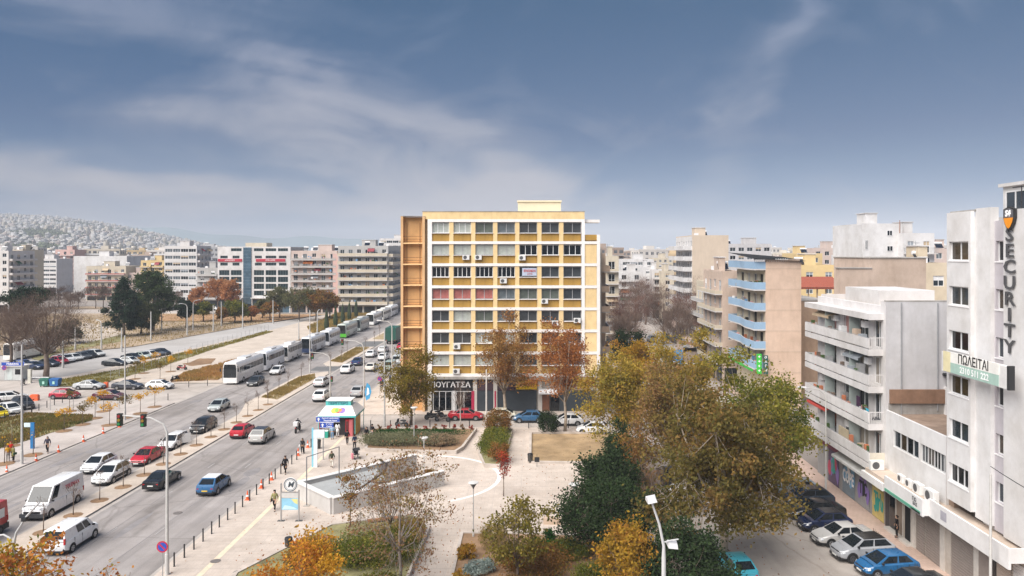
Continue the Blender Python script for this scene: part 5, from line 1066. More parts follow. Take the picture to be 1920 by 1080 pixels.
# left: pines, bare tree, park trees
def G(a_, b_): return gp(a_, b_)
tree('big bare brown tree with a thick pale trunk by the waste bins', *G(86, 709), 14.6, 6.6, 10.8, BARE, 30000, .55, 340, .75, .42, 71, mat('pale_thick_bark', (.22, .17, .14), .95, .3, 1.5, bump=.4), axis=True, aspect=.045, limbs=14, name='bare_tree')
tree('leaning bare tree at the left picture edge beside the coach', *G(20, 690), 12.6, 5.6, 8.5, BARE, 20000, .55, 260, .7, .26, 72, axis=True, aspect=.045, limbs=12, name='bare_tree')
tree('dark umbrella pine behind the big bare tree', *G(50, 640), 12.9, 4.6, 4.4, PINE, 12000, .5, 90, .7, .3, 73, limbs=8, name='pine_tree')
tree('tall dark cedar, left one of the pair on the scrubland', *G(232, 632), 14.8, 4.6, 13.6, PINE, 15000, .42, 120, .5, .28, 74, limbs=10, shape=.75, name='cedar_tree')
tree('taller cedar with layered boughs, right one of the pair', *G(287, 622), 18.6, 5.6, 16, leafmat('needles_green', ['#263524', '#36472f', '#4a5637', '#2b3826'], .1), 19000, .45, 130, .6, .34, 75, limbs=12, shape=.45, name='cedar_tree')
tree('dark spreading tree filling the gap between the cedars', *G(264, 628), 9.2, 4.2, 7.6, leafmat('needles_olive', ['#2b3522', '#3f472c', '#57583a', '#34402a'], .1), 12000, .42, 90, .55, .2, 76, limbs=9)
tree('rounded dark shrub tree behind the bare tree trunk', *G(128, 645), 5.0, 4.0, 4.6, PINE, 9000, .4, 60, .5, .2, 77)
for i, (p, q, h_, r_, m_, l) in enumerate(((349, 614, 8.0, 2.9, PINE, 'flat topped dark pine with a thin stem on the scrubland'), (381, 604, 6.2, 2.9, GRNL, 'round olive tree right of the flat topped pine'), (440, 606, 6.4, 4.0, GRNL, 'dark green round tree in the middle of the scrubland edge'),
     (416, 608, 5.0, 1.8, BRNL, 'small brown tree beside the dark green round tree'), (471, 604, 4.8, 2.0, RUST, 'small rust coloured tree before the office canopy'), (370, 590, 9.6, 3.0, ORP, 'orange leaved tree in front of the grey recessed block'), (408, 590, 13.2, 3.7, ORP, 'tall orange tree covering the office lower windows'), (432, 592, 13.0, 3.7, ORP, 'pale orange tree next to the tall orange tree'),
     (524, 598, 9.8, 4.2, GRYO, 'broad olive tree in front of the office right corner'), (560, 602, 10.8, 5.4, GRYO, 'large grey green tree before the pink balcony block'), (592, 602, 10.2, 4.4, BRNL, 'brownish green tree beside the large grey green one'), (618, 600, 9.0, 3.6, BRNL, 'brown autumn tree nearest to the coach queue'), (506, 602, 6, 2.6, BRNL, 'small brown tree under the broad olive tree'), (492, 598, 6.5, 2.6, GRYO, 'little green tree left of the broad olive tree'))):
    x_, y_ = G(p, q); tree(l, x_, y_, h_, r_, h_*.66, m_, 5200, .55, 60, r_*.15, .22, 90+i, limbs=6)
for i in range(15):
    u = 20+i*22+rq.uniform(-6, 6); x_, y_ = G(u, 577+rq.uniform(-2, 4))
    if 250 < u < 320: continue
    tree('small distant leafless tree along the back street, %s counted from the left edge' % OR_D[i], x_, y_, rq.uniform(6, 10), rq.uniform(2.5, 4), 6, BARE, 900, 1.0, 26, .6, .15, 120+i, axis=True, aspect=.12, limbs=5, group='small leafless trees along the back street')
# right background: bare trees over the back car park
lab = ['bare purple brown tree over the back car park, leftmost of the group', 'dense bare tree crown behind the leftmost purple one', 'broad bare tree in the centre of the back car park', 'bare tree with dark trunk right of the centre', 'tall bare tree before the beige tower', 'reddish bare tree against the beige tower wall', 'bare tree at the far end of the back car park', 'thin bare tree near the concrete apartment sliver', 'bare tree above the orange vehicle', 'bare greyish tree right beside the small shed roof']
for i, (x_, y_, h_, r_) in enumerate(((21, 168, 13, 6.5), (26, 196, 15, 7), (30, 176, 14.5, 7.2), (35, 165, 14, 6.5), (42, 186, 15, 6.5), (40, 158, 13, 5.4), (33, 225, 15, 8), (17.5, 150, 11, 4.5), (29, 152, 12, 5), (35.5, 146, 11, 4.4))):
    tree(lab[i], x_, y_, h_, r_, h_*.74, BARE if i % 3 else leafmat('bare_twigs_reddish', ['#5a423d', '#74564d', '#836a5c'], 0), 7000, .9, 130, r_*.1, .24, 140+i, axis=True, aspect=.04, limbs=10, name='bare_tree')
tree('dark green bushy tree behind the concrete sliver, above yellow leaves', 17.0, 133, 7.2, 4.0, 6.6, EVG, 11000, .35, 60, .5, .2, 155)
tree('yellowish tree beside the blue tarpaulin in the back car park', 31, 136, 8.4, 2.5, 6, YOL, 4000, .35, 40, .45, .16, 156)
tree('orange leaved tree half behind the angled balconies', 36, 150, 13.5, 3.0, 7, leafmat('leaves_orange_pale', []), 3500, .4, 40, .5, .16, 157)
# saplings in their soil pits
def pit(root, r=.75): b = MB(); b.lathe([(r, .003), (r*.5, .05), (.01, .06)], SOIL, 10); b.build('soil_pit', root)
OR_D = ['first', 'second', 'third', 'fourth', 'fifth', 'sixth', 'seventh', 'eighth', 'ninth', 'tenth', 'eleventh', 'twelfth', 'thirteenth', 'fourteenth', 'fifteenth', 'sixteenth', 'seventeenth', 'eighteenth']
yls = leafmat('leaves_sapling_yellow', ['#b58c26', '#d9a92e', '#c98a2c'])
for i in range(16):
    y_ = 58.2+i*3.75
    if y_ > 108: break
    near_ = i*3.75
    root = tree('bare sapling tied to a stake on the median, %s from the near end' % OR_D[i], -38.4, y_, 3.0, .5, 1.7, BARE, 150, .3, 10, .12, .035, 200+i, cat='tree', name='sapling', z=.13, group='bare saplings on the median', axis=True, aspect=.06, limbs=3); pit(root)
for i, (p, q) in enumerate(((501, 748), (523, 738), (540, 728), (565, 712), (620, 690), (640, 680), (636, 662), (690, 655), (702, 645), (712, 632), (578, 700))):
    x_, y_ = G(p, q); root = tree('bare sapling in the median island grass, %s from the near end' % OR_D[i], min(-38.4, max(-41, x_)), y_, 3.2, .5, 1.8, BARE, 130, .32, 9, .13, .04, 230+i, name='sapling', z=.15, group='bare saplings in the median grass', axis=True, aspect=.06, limbs=3)
for i, (p, q) in enumerate(((154.6, 798), (120, 810), (194, 773), (235, 785), (205, 799), (263, 777), (130, 773), (290, 764.5), (178, 786), (22, 838), (62, 855), (8, 872), (300, 713), (270, 701), (320, 698), (253, 712), (352, 683), (292, 690))):
    x_, y_ = G(p, q); l_ = 'young tree with a flat yellow top on the left pavement' if i < 12 else 'young yellow tree on the promenade beyond the side street'
    lf = 260 if i not in (9, 10, 11) else 10
    root = tree(('young flat topped yellow pavement tree, %s' % ('behind the lone purple coated walker', 'by the near end of the grass bed', 'below the maroon sedan', 'nearest to the kerb below the grey sedan', 'between kerb and maroon sedan', 'below the dark grey sedan', 'at the far end of the grass bed', 'below the white hatchback', 'right of the grass bed end', '', '', '')[i] if i < 12 else 'young yellow promenade tree, %s' % ('behind the white hatchback', 'nearest to the parked black sedans', 'beside the red scooter', 'left of the soil beds', 'between the soil beds', 'in the middle of the promenade')[i-12]) if lf > 20 else 'leafless young tree on the left pavement %s' % ('beside the standing people', 'beside the blue totem', 'nearest to the left picture edge')[i-9], x_, y_, 2.9, 1.0, 1.1, yls if i % 3 else OLV, lf, .2, 14, .2, .035, 250+i, name='sapling', z=.14, group=(l_ if lf > 20 else 'leafless young trees on the pavement'), limbs=3); pit(root, .95)
# grasses: blades over the ragged ground patches
def inpoly(p, poly):
    x, y = p; c = False
    for (x0, y0), (x1, y1) in zip(poly, poly[1:]+poly[:1]):
        if (y0 > y) != (y1 > y) and x < (x1-x0)*(y-y0)/(y1-y0)+x0: c = not c
    return c
def grass(name, label, poly, n, m, ls, seed, z=.16, hmul=1.):
    rng = np.random.default_rng(seed); xs = [p[0] for p in poly]; ys = [p[1] for p in poly]; out = []
    while len(out) < n:
        c = (rng.uniform(min(xs), max(xs)), rng.uniform(min(ys), max(ys)))
        if noise.noise(Vector((c[0]*.35, c[1]*.35, seed))) < -.15 and rng.random() < .75: continue
        if inpoly(c, poly): out.append(c)
    p = np.array([(a_, b_, z+ls*.3) for a_, b_ in out]); ax = np.tile(np.array([0, 0, 1.]), (n, 1)); tone = np.array([noise.noise(Vector((a_*.2, b_*.2, 4)))*.5+.35 for a_, b_ in out])
    obj(name, leaves_mesh(name, p, np.clip(tone, 0, .6), ls, m, rng, .3, ax), None, kind='stuff', label=label, cat='grass')
grass('grass', 'green weedy grass in the bed by the left pavement', gpl([(-90, 806), (0, 787), (48, 775), (175, 779), (172, 788), (92, 813), (26, 833), (-90, 868)], .15), 14000, leafmat('weed_blades', ['#454c28', '#5c6234', '#77733e', '#96784c', '#686c3a']), .34, 1)
grass('grass', 'dry grass on the nearest median island', [(-41.2, 112), (-38.3, 110.5), (-38.1, 129), (-39.5, 133.2), (-41.2, 130)], 5000, DGS, .28, 2)
grass('grass', 'dry grass on the second median island', [(-41, 149), (-38.2, 147), (-38, 170.5), (-41, 170.5)], 4000, DGS, .3, 3)
grass('grass', 'grass strip beside the parked cars of the parking lot', gpl([(112, 724), (112, 712), (230, 692), (330, 664), (430, 640), (500, 620), (512, 622), (400, 655), (300, 688), (180, 722)], .15), 9000, GRS, .3, 4)
grass('grass', 'orange dry grass tufts on the promenade beds', gpl([(440, 690), (520, 655), (600, 622), (640, 605), (652, 608), (560, 650), (470, 690)], .15), 6000, leafmat('orange_blades', ['#a57a48', '#b98f58', '#94804c']), .5, 5)
grass('grass', 'orange dry grass in front of the first coach', gpl([(322, 716), (345, 700), (420, 680), (470, 668), (440, 690), (410, 712)], .15), 5200, leafmat('orange_blades', []), .5, 6)
grass('grass', 'reeds beside the far coaches', [(-56, 190), (-54, 290), (-60, 290), (-70, 262), (-66, 215)], 9000, DGS, .9, 7)
grass('grass', 'weeds on the scrubland beyond the parking lot', [(-150, 157), (-103, 159), (-93, 173), (-88, 205), (-79, 258), (-130, 258), (-180, 250)], 12000, DGS, .5, 8)
rl = np.random.default_rng(3)
p = np.stack([rl.normal(9, 5, 2600), rl.uniform(44, 92, 2600), np.full(2600, .14)], 1); p2 = np.stack([rl.normal(-12, 4.5, 1400), rl.uniform(41, 64, 1400), np.full(1400, .14)], 1); p = np.concatenate([p, p2])
obj('fallen_leaves', leaves_mesh('fallen_leaves', p, rl.random(len(p))*.5, .13, RUST, rl), None, kind='stuff', label='fallen autumn leaves scattered over plaza and street', cat='leaves')
# ------------------------------------------------------------------ vehicles (local: front towards +y)
TYRE = mat('tyre_rubber', (.02, .02, .02), .8, .1, 5); RIM = mat('alloy_rim', (.45, .45, .46), .35, .05, 5, metal=.7); RIMD = mat('dark_rim', (.06, .06, .065), .4, .05, 5)
CGL = glass('car_glass', '#1a2025', .04, .3, 1.2); HL = mat('headlight_glass', (.75, .77, .8), .1, .05, 5); TL = mat('tail_light_red', (.45, .015, .02), .2, .1, 5); PLATE = mat('licence_plate', (.75, .75, .72), .5, .05, 5); PLY = mat('yellow_plate', (.75, .50, .05), .5, 0); CHR = mat('chrome_trim', (.5, .5, .5), .2, 0, metal=1.)
SPEC = {   # L, W, H, hood z, belt z, deck z, windscreen base, roof front, roof rear, rear base, wheel radius, front axle, rear axle
 'hatch': (4.05, 1.78, 1.47, .93, .97, .99, 1.22, .32, -1.18, -1.90, .32, 1.25, -1.25), 'sedan': (4.6, 1.82, 1.44, .90, .95, 1.02, 1.18, .32, -.80, -1.62, .32, 1.38, -1.30),
 'coupe': (4.60, 1.78, 1.38, .88, .92, .95, .95, .15, -.85, -1.65, .33, 1.4, -1.32), 'suv': (4.35, 1.86, 1.60, 1.03, 1.08, 1.08, 1.25, .40, -1.40, -2.04, .36, 1.32, -1.30),
 'wagon': (4.55, 1.80, 1.48, .90, .95, .97, 1.25, .4, -1.75, -2.12, .32, 1.35, -1.32), 'van': (4.4, 1.83, 1.86, 1.12, 1.10, 1.1, 1.45, .72, -2.05, -2.16, .33, 1.38, -1.38),
 'bigvan': (5.5, 2.05, 2.52, 1.18, 1.30, 1.3, 2.10, 1.30, -2.68, -2.74, .36, 1.85, -1.70)}
_CM = {}
def car_meshes(kind):
    if kind in _CM: return _CM[kind]
    L_, W_c, H_, hz_, bz_, dz_, wb, rf, rr_, rb, wr, fa, ra = SPEC[kind]; hl = L_/2; PM = mat('paint_slot', (.5, .5, .5)); out = {}
    big = kind in ('bigvan', 'van')
    st = [(-hl, .80, dz_-.32, .42), (-hl+.06, .90, dz_-.12, .30), (-hl+.22, .96, dz_-.015, .24), (rb+.05 if rb+.05 > -hl+.3 else -hl+.34, .985, max(bz_, dz_), .2), (-.3, 1, bz_, .19), (wb-.1, .995, bz_-.01, .19), (wb+.25, .985, hz_-.0, .2), (hl-.62, .96, hz_-.07, .2), (hl-.28, .90, hz_-.17, .22), (hl-.07, .82, hz_-.30, .26), (hl, .70, hz_-.42, .34)]
    V = []; n = 9
    for y, k, zt, zb in st:
        w_ = W_c/2*k; V += [(-w_*.9, y, zb), (-w_, y, zb+.16), (-w_*1.0, y, (zb+zt)/2+.06), (-w_*.965, y, zt-.07), (-w_*.88, y, zt), (0, y, zt+.025), (w_*.88, y, zt), (w_*.965, y, zt-.07), (w_*1.0, y, (zb+zt)/2+.06), (w_, y, zb+.16), (w_*.9, y, zb)]
    n = 11; b = MB(); i = b._m(PM); b._m(BLACKP); b.v = V
    for s_ in range(len(st)-1):
        for j in range(n):
            a_ = s_*n+j; c = s_*n+(j+1) % n; b.f.append((a_, a_+n, c+n, c)); b.mi.append(1 if j in (0, 9, 10) else 0)
    b.f.append(tuple(range(n))); b.mi.append(0); e = (len(st)-1)*n; b.f.append(tuple(range(e+n-1, e-1, -1))); b.mi.append(0)
    # greenhouse
    xb, xt = W_c/2-.085, W_c/2-(.27 if not big else .15); zb0 = bz_-.03; zr = H_-.04
    for (y0, x0, z0) in (): pass
    q0 = len(b.v); b.v += [(-xb, rb, zb0), (xb, rb, zb0), (xb, wb, zb0), (-xb, wb, zb0), (-xt, rr_, zr), (xt, rr_, zr), (xt, rf, zr), (-xt, rf, zr), (-xt+.1, rr_+.12, H_), (xt-.1, rr_+.12, H_), (xt-.1, rf-.12, H_), (-xt+.1, rf-.12, H_)]
    for f in ((0, 1, 5, 4), (1, 2, 6, 5), (2, 3, 7, 6), (3, 0, 4, 7), (4, 5, 9, 8), (5, 6, 10, 9), (6, 7, 11, 10), (7, 4, 8, 11), (8, 9, 10, 11)): b.f.append(tuple(q0+a_ for a_ in f)); b.mi.append(0)
    for ya in (fa, ra):
        for s_ in (-1, 1):
            m_ = 12; x = s_*(W_c/2+.004); pts = [(x, ya+(wr+.075)*math.cos(math.pi*(t)/m_), wr+(wr+.075)*math.sin(math.pi*t/m_)) for t in range(m_+1)]+[(x, ya-(wr+.075), .2), (x, ya+(wr+.075), .2)]
            b.face(pts, BLACKP)
    b.box(-W_c*.36, hl-.03, .24, W_c*.36, hl+.012, .42, BLACKP); b.box(-W_c*.30, hl-.10, hz_-.36, W_c*.30, hl-.035, hz_-.27, BLACKP) if kind != 'bigvan' else b.box(-W_c*.33, hl-.1, .62, W_c*.33, hl+.02, .80, BLACKP)
    b.box(-W_c*.42, -hl-.012, .26, W_c*.42, -hl+.05, .42, BLACKP)
    for yy in ((wb+rb)/2+.15, (wb+rb)/2-.75): b.box(-W_c/2-.006, yy-.008, .34, -W_c/2+.03, yy+.008, bz_-.08, BLACKP); b.box(W_c/2-.03, yy-.008, .34, W_c/2+.006, yy+.008, bz_-.08, BLACKP)
    me = b.mesh('body', True, 32); out['body'] = me
    B = [Vector(b.v[q0+k]) for k in range(8)]
    def pane(p00, p10, p11, p01, u0, u1, v0, v1, off):
        f = lambda u, v: (p00.lerp(p10, u)).lerp(p01.lerp(p11, u), v)
        P = [f(u0, v0), f(u1, v0), f(u1, v1), f(u0, v1)]; nn = (P[1]-P[0]).cross(P[3]-P[0]).normalized(); cen = Vector((0, (wb+rb)/2, 1)); nn = nn if nn.dot(P[0]-cen) > 0 else -nn
        o_ = MB(); o_.face([p+nn*off for p in P], CGL); return o_
    out['windscreen'] = pane(B[2], B[3], B[7], B[6], .05, .95, .06, .96, .012).mesh('windscreen')
    if kind != 'bigvan': out['rear_window'] = pane(B[0], B[1], B[5], B[4], .08, .92, .22, .93, .012).mesh('rear_window')
    sp = {'hatch': [(.08, .47), (.52, .88)], 'sedan': [(.08, .47), (.52, .92)], 'coupe': [(.10, .56), (.60, .9)], 'suv': [(.08, .46), (.50, .93)], 'wagon': [(.08, .42), (.46, .70), (.74, .94)], 'van': [(.10, .30), (.33, .56)], 'bigvan': [(.06, .22)]}[kind]
    out['side'] = []
    for a_, c in sp:
        for s_ in (0, 1):
            p = (B[2], B[1], B[5], B[6]) if s_ else (B[3], B[0], B[4], B[7]); out['side'].append(pane(*p, a_, c, .14, .92, .012).mesh('side_window'))
    t = MB(); t.tube([(-.1, 0, 0), (.1, 0, 0)], wr, TYRE, 16); out['tyre'] = t.mesh('wheel', True, 40)
    t = MB(); t.tube([(.101, 0, 0), (.112, 0, 0)], wr*.64, RIM, 12)
    for k in range(5): a_ = k*1.257; t.face([(.114, math.cos(a_+.28)*wr*.25, math.sin(a_+.28)*wr*.25), (.114, math.cos(a_+.20)*wr*.56, math.sin(a_+.20)*wr*.56), (.114, math.cos(a_+.8)*wr*.56, math.sin(a_+.8)*wr*.56), (.114, math.cos(a_+.72)*wr*.25, math.sin(a_+.72)*wr*.25)], BLACKP)
    out['rim'] = t.mesh('rim')
    zh = hz_-.36 if kind != 'bigvan' else .88; h_ = MB(); h_.face([(-.2, .03, 0), (.17, -.17, .02), (.19, -.30, .20), (-.12, -.06, .15)], HL); h_.face([(.17, -.17, .02), (.19, -.30, .2), (.19, -.32, .04)], HL); out['hl'] = h_.mesh('headlight'); out['hlz'] = zh
    h_ = MB(); tall = kind in ('van', 'bigvan', 'suv'); h_.box(-.14 if not tall else -.08, -.02, 0, .03, .10, .13 if not tall else (.25 if kind == 'suv' else .42), TL); out['tl'] = h_.mesh('tail_light')
    h_ = MB(); h_.box(-.26, -.015, 0, .26, 0, .11, PLATE); out['plate'] = h_.mesh('licence_plate')
    h_ = MB(); h_.box(-.09, -.05, 0, .09, .05, .13, BLACKP); out['mirror'] = h_.mesh('mirror')
    _CM[kind] = out; return out
def car(kind, col, x, y, rz, label, roofcol=None, group=None, name=None, detail=True, rim=None, z=0, plate=None):
    m = car_meshes(kind); L_, W_c, H_, hz_, bz_, dz_, wb, rf, rr_, rb, wr, fa, ra = SPEC[kind]; P = paint(col)
    root = thing(name or {'hatch': 'hatchback_car', 'sedan': 'sedan_car', 'coupe': 'coupe_car', 'suv': 'suv', 'wagon': 'estate_car', 'van': 'small_van', 'bigvan': 'delivery_van'}[kind], label, 'van' if 'van' in kind else 'car', (x, y, z), R(rz), group)
    obj('body', m['body'], root, mats={0: P}); obj('windscreen', m['windscreen'], root)
    if 'rear_window' in m: obj('rear_window', m['rear_window'], root)
    for s_ in m['side']: obj('side_window', s_, root)
    for ya in (fa, ra):
        for s_ in (-1, 1):
            w_ = obj('wheel', m['tyre'], root, (s_*(W_c/2-.085), ya, wr), 0 if s_ > 0 else math.pi)
            if detail: obj('rim', m['rim'], w_, mats={0: rim} if rim else None)
    hl = L_/2
    for s_ in (-1, 1):
        o = obj('headlight', m['hl'], root, (s_*W_c*.36, hl-.03 if kind != 'bigvan' else hl+.02, m['hlz']), 0); o.scale = (s_, 1, 1)
        o = obj('tail_light', m['tl'], root, (s_*(W_c/2-(.10 if 'van' in kind else .22)), -hl+.03, (dz_-.34 if kind != 'suv' else dz_-.42) if kind not in ('van', 'bigvan') else .85), 0); o.scale = (s_, 1, 1)
        if detail: obj('mirror', m['mirror'], root, (s_*(W_c/2+.06), wb-.35, bz_+.02))
    if detail: obj('licence_plate', m['plate'], root, (0, hl+.028, .34), 0, mats={0: plate or PLATE}); obj('licence_plate', m['plate'], root, (0, -hl-.014, .5 if dz_ < 1.08 else .6), 0, mats={0: plate or PLATE})
    if roofcol:
        b = MB(); xt = W_c/2-.33; b.box(-xt-.06, rr_+.1, H_-.02, xt+.06, rf-.08, H_+.012, paint(roofcol) if isinstance(roofcol, str) else roofcol); b.build('roof', root, bevel=0)
    return root
V = 'e6e6e6'
# left carriageway, coming towards us
v_ = car('bigvan', V, -41.1, 63.6, 180, 'tall white delivery van with red lettering on its side')
obj('lettering', text_mesh('TELEMAX', .46, mat('red_lettering', '#b8344c', .5), .004, .012), v_, (-SPEC['bigvan'][1]/2-.03+.02, -.95, 1.92), R(-90))
obj('lettering', text_mesh('TELEMAX', .17, dk, .004, .004), v_, (0, 2.82, 1.03), R(180))
b = MB(); b.box(-1.0, 2.35, .3, 1.0, 2.80, .6, mat('dark_bumper', (.05, .053, .058), .6)); b.build('bumper', v_)
car('hatch', 'dfe0e1', -44.2, 75.5, 180, 'white hatchback in the outer lane next to white black crossover')
v_ = car('suv', V, -40.9, 72, 180, 'white crossover with black roof rails and black side panels'); b = MB(); [b.box(s_*.928, -1.0, .42, s_*.934, 1.0, .72, BLACKP) for s_ in (-1, 1)]; b.box(-.78, -1.6, 1.62, -.74, .4, 1.67, BLACKP); b.box(.74, -1.6, 1.62, .78, .4, 1.67, BLACKP); b.build('side_cladding', v_)
car('sedan', 'b3202e', -40.8, 78.4, 180, 'bright red sedan coming towards the camera beside the median')
v_ = car('wagon', 'dededd', -40.9, 84.3, 180, 'white estate car with its side door open by the median'); b = MB(); b.box(0, -.9, .35, .05, 0, 1.4, paint('dededd')); d_ = b.build('door', v_, loc=(-.9, -.15, 0)); d_.rotation_euler = (0, 0, R(-48))
car('suv', '1d1f21', -40.9, 91.9, 180, 'black suv coming towards the camera beside the median')
car('hatch', 'a9b0b0', -44.1, 103.9, 180, 'pale silver hatchback alone in the middle of the left carriageway')
car('hatch', '3a3d42', -46.3, 123.4, 180, 'dark grey hatchback passing beside the first white coach')
car('hatch', V, -46.6, 134.6, 180, 'white hatchback passing beside the second coach')
v_ = car('bigvan', 'b02a28', -42.6, 56.2, 180, 'red van leaving the picture at the left edge', rim=RIMD); b = MB(); b.box(-1.035, -2.2, 1.3, -1.028, -.9, 2.0, mat('van_panel_white', (.7, .72, .7), .5)); b.box(-1.034, -2.7, .3, -1.028, 1, .75, mat('dark_bumper')  if 'dark_bumper' in _M and False else BLACKP); b.build('side_panel', v_)
# right carriageway, driving away
car('van', V, -34.8, 56.0, 0, 'small white van with dark rear window driving away at the lower left')
car('coupe', '17191c', -35.3, 70.6, 0, 'black coupe driving away behind the tall lamp post')
car('hatch', '2a5d88', -29.7, 68.9, 0, 'blue hatchback with white roof driving away', roofcol='e6e6e6', plate=PLY)
car('hatch', 'b3202e', -35.1, 89.4, 0, 'red hatchback driving away beside the grey black roofed one')
car('suv', 'b5b3af', -31.9, 87.0, 0, 'light grey crossover with black roof driving away', roofcol='101214')
car('suv', 'dcdcdc', -31.8, 111, 0, 'white suv driving away beside the kiosk')
car('wagon', 'c5c6c8', -35.2, 122.8, 0, 'silver estate car driving away along the first median island')
car('suv', V, -34.3, 136, 0, 'white suv driving away beside the dark median patch')
car('sedan', '22355e', -34.7, 145.6, 0, 'dark blue sedan ahead of the white suv')
car('hatch', 'd8d2c8', -30.5, 138.5, 0, 'pale beige hatchback in the right lane far up the avenue')
car('hatch', V, -34.5, 156.5, 0, 'white hatchback by the tip of the second median island')
car('hatch', 'dfdfdf', -31.0, 152.0, 0, 'white hatchback with high brake light, right of another white one')
car('wagon', 'd0d0d0', -33.4, 163.5, 0, 'silver white estate far up the avenue in the moving queue')
car('suv', 'a8a9ac', -27.1, 114.3, 0, 'silver grey suv stopped at the kerb behind the kiosk')
car('van', '9aa8a0', -27.0, 139, 0, 'grey green van parked at the kerb near the corner tree'); car('van', 'cfd3d3', -27.0, 146.5, 0, 'light van parked ahead of the grey green van')
car('hatch', 'b0203c', -30.4, 169, 0, 'red hatchback beside the yellow tower frame')
car('sedan', '30343a', -34.6, 195, 0, 'dark sedan far up the avenue past the green truck')
# green box truck
t = thing('box_truck', 'dark green box truck seen from behind far up the avenue', 'truck', (-34.5, 181, 0)); b = MB(); b.box(-1.25, -4, .9, 1.25, 2.4, 3.9, mat('truck_green', '#1f5246', .5)); b.build('cargo_box', t); b = MB(); b.box(-1.15, 2.6, .6, 1.15, 4.3, 2.9, paint('c8ccd0')); b.build('cab', t, bevel=.08); b = MB(); b.box(-1, -3.9, .5, 1, 4.2, .89, BLACKP); b.build('chassis', t)
for yy in (-2.6, 3.3):
    for s_ in (-1, 1): b = MB(); b.tube([(s_*.85, yy, .48), (s_*1.12, yy, .48)], .48, TYRE, 14); b.build('wheel', t)
for s_ in (-1, 1): b = MB(); b.box(s_*1.0-.12, -4.03, .95, s_*1.0+.12, -4.002, 1.1, TL); b.build('tail_light', t)
# coaches
def coach(x, y, L_, col, label, front=None, rz=180, H_=3.65, low=None, group='coaches queuing along the kerb'):
    t = thing('coach', label, 'coach', (x, y, 0), R(rz), group); P = paint(col); W_c = 2.5; hl = L_/2
    b = MB(); P_ = [(-1.2, .32), (-1.25, .6), (-1.25, 2.9), (-1.16, 3.35), (-.95, H_-.08), (-.6, H_), (.6, H_), (.95, H_-.08), (1.16, 3.35), (1.25, 2.9), (1.25, .6), (1.2, .32)]; n = len(P_)
    for y0, k, dz in ((-hl, .95, -.12), (-hl+.25, 1, 0), (hl-.6, 1, 0), (hl-.15, .97, -.06), (hl, .90, -.22)): b.v += [(p*k, y0, min(q, H_+dz) if q > 3 else q) for p, q in P_]
    i = b._m(P)
    for s_ in range(4):
        for j in range(n): a_ = s_*n+j; c = s_*n+(j+1) % n; b.f.append((a_, a_+n, c+n, c)); b.mi.append(i)
    b.f.append(tuple(range(n))); b.mi.append(i); e = 4*n; b.f.append(tuple(range(e+n-1, e-1, -1))); b.mi.append(i)
    for s_ in (-1, 1): b.box(s_*1.256-.002, -hl+.4, .34, s_*1.256+.002, hl-.6, .5, BLACKP)
    for k in range(0, int(L_/1.3), 2): 
        for s_ in (-1, 1): b.box(s_*1.252-.002, -hl+1+k*1.3, .55, s_*1.252+.004, -hl+1.02+k*1.3, 1.5, STEEL)
    b.build('body', t, True, 30)
    b = MB(); b.face([(-1.06, hl+.03, 1.2), (1.06, hl+.03, 1.2), (1.06, hl+.015, 2.75), (-1.06, hl+.015, 2.75)], CGL); b.face([(-1.06, hl+.015, 2.75), (1.06, hl+.015, 2.75), (.92, hl+.012, H_-.36), (-.92, hl+.012, H_-.36)], CGL); b.build('windscreen', t)
    b = MB(); b.face([(-1.0, -hl-.02, 2.1), (1.0, -hl-.02, 2.1), (.95, -hl-.02, 3.1), (-.95, -hl-.02, 3.1)], CGL); b.build('rear_window', t)
    n_ = int((L_-1.2)/1.45)
    wm_ = MB(); st = (L_-1.3)/n_; wm_.face([(0, 0, .0), (0, st-.09, .0), (0, st-.09, .92), (0, 0, .92)], CGL); me = wm_.mesh('side_window')
    for k in range(n_):
        for s_ in (-1, 1): o = obj('side_window', me, t, (s_*1.263, -hl+.45+k*st, 1.93)); o.scale = (-s_, 1, 1)
    for yy in (hl-2.6, -hl+3.2, -hl+4.4)[:3 if L_ > 11 else 2]:
        for s_ in (-1, 1): b = MB(); b.tube([(s_*1.0, yy, .5), (s_*1.262, yy, .5)], .5, TYRE, 16); w_ = b.build('wheel', t); b = MB(); b.tube([(s_*1.264, yy, .5), (s_*1.275, yy, .5)], .28, RIM, 10); b.build('rim', w_)
    for s_ in (-1, 1):
        b = MB(); b.box(s_*.95-.17, hl-.02, .72, s_*.95+.17, hl+.02, .9, HL); b.build('headlight', t); b = MB(); b.box(s_*1.05-.1, -hl-.02, .9, s_*1.05+.1, -hl+.02, 1.35, TL); b.build('tail_light', t)
        b = MB(); b.tube([(s_*1.1, hl-.1, 3.15), (s_*1.45, hl+.25, 3.05), (s_*1.45, hl+.25, 2.75)], .03, BLACKP, 5); b.box(s_*1.45-.11, hl+.2, 2.25, s_*1.45+.11, hl+.28, 2.8, BLACKP); b.build('mirror', t)
    b = MB(); b.box(-.75, -1.5, H_-.01, .75, 1.2, H_+.2, paint('d9dadb')); b.build('roof_air_conditioner', t, bevel=.04)
    b = MB(); b.box(-.5, hl-.03, .5, .5, hl+.015, .62, PLATE); b.box(-1.05, hl-.03, .95, 1.05, hl+.014, 1.18, paint(low) if low else P); b.build('licence_plate', t)
    if low: b = MB(); b.box(-1.2, hl-.3, .35, 1.2, hl+.03, 1.2, paint(low)); [b.box(s_*1.258-.003, hl-3.4, .55, s_*1.258+.003, hl-.5, 1.7, paint(low)) for s_ in (-1, 1)]; b.build('front_panel', t)
    return t
coach(-50.5, 129.2, 12, 'eceae8', 'first white coach of the queue with dark windscreen', H_=3.75)
coach(-50.5, 141.6, 9.6, 'e4e6ea', 'second white coach with blue marks, close behind the first')
coach(-50.3, 152.4, 8.8, 'e9e6e2', 'white midi coach third in the queue', H_=3.4)
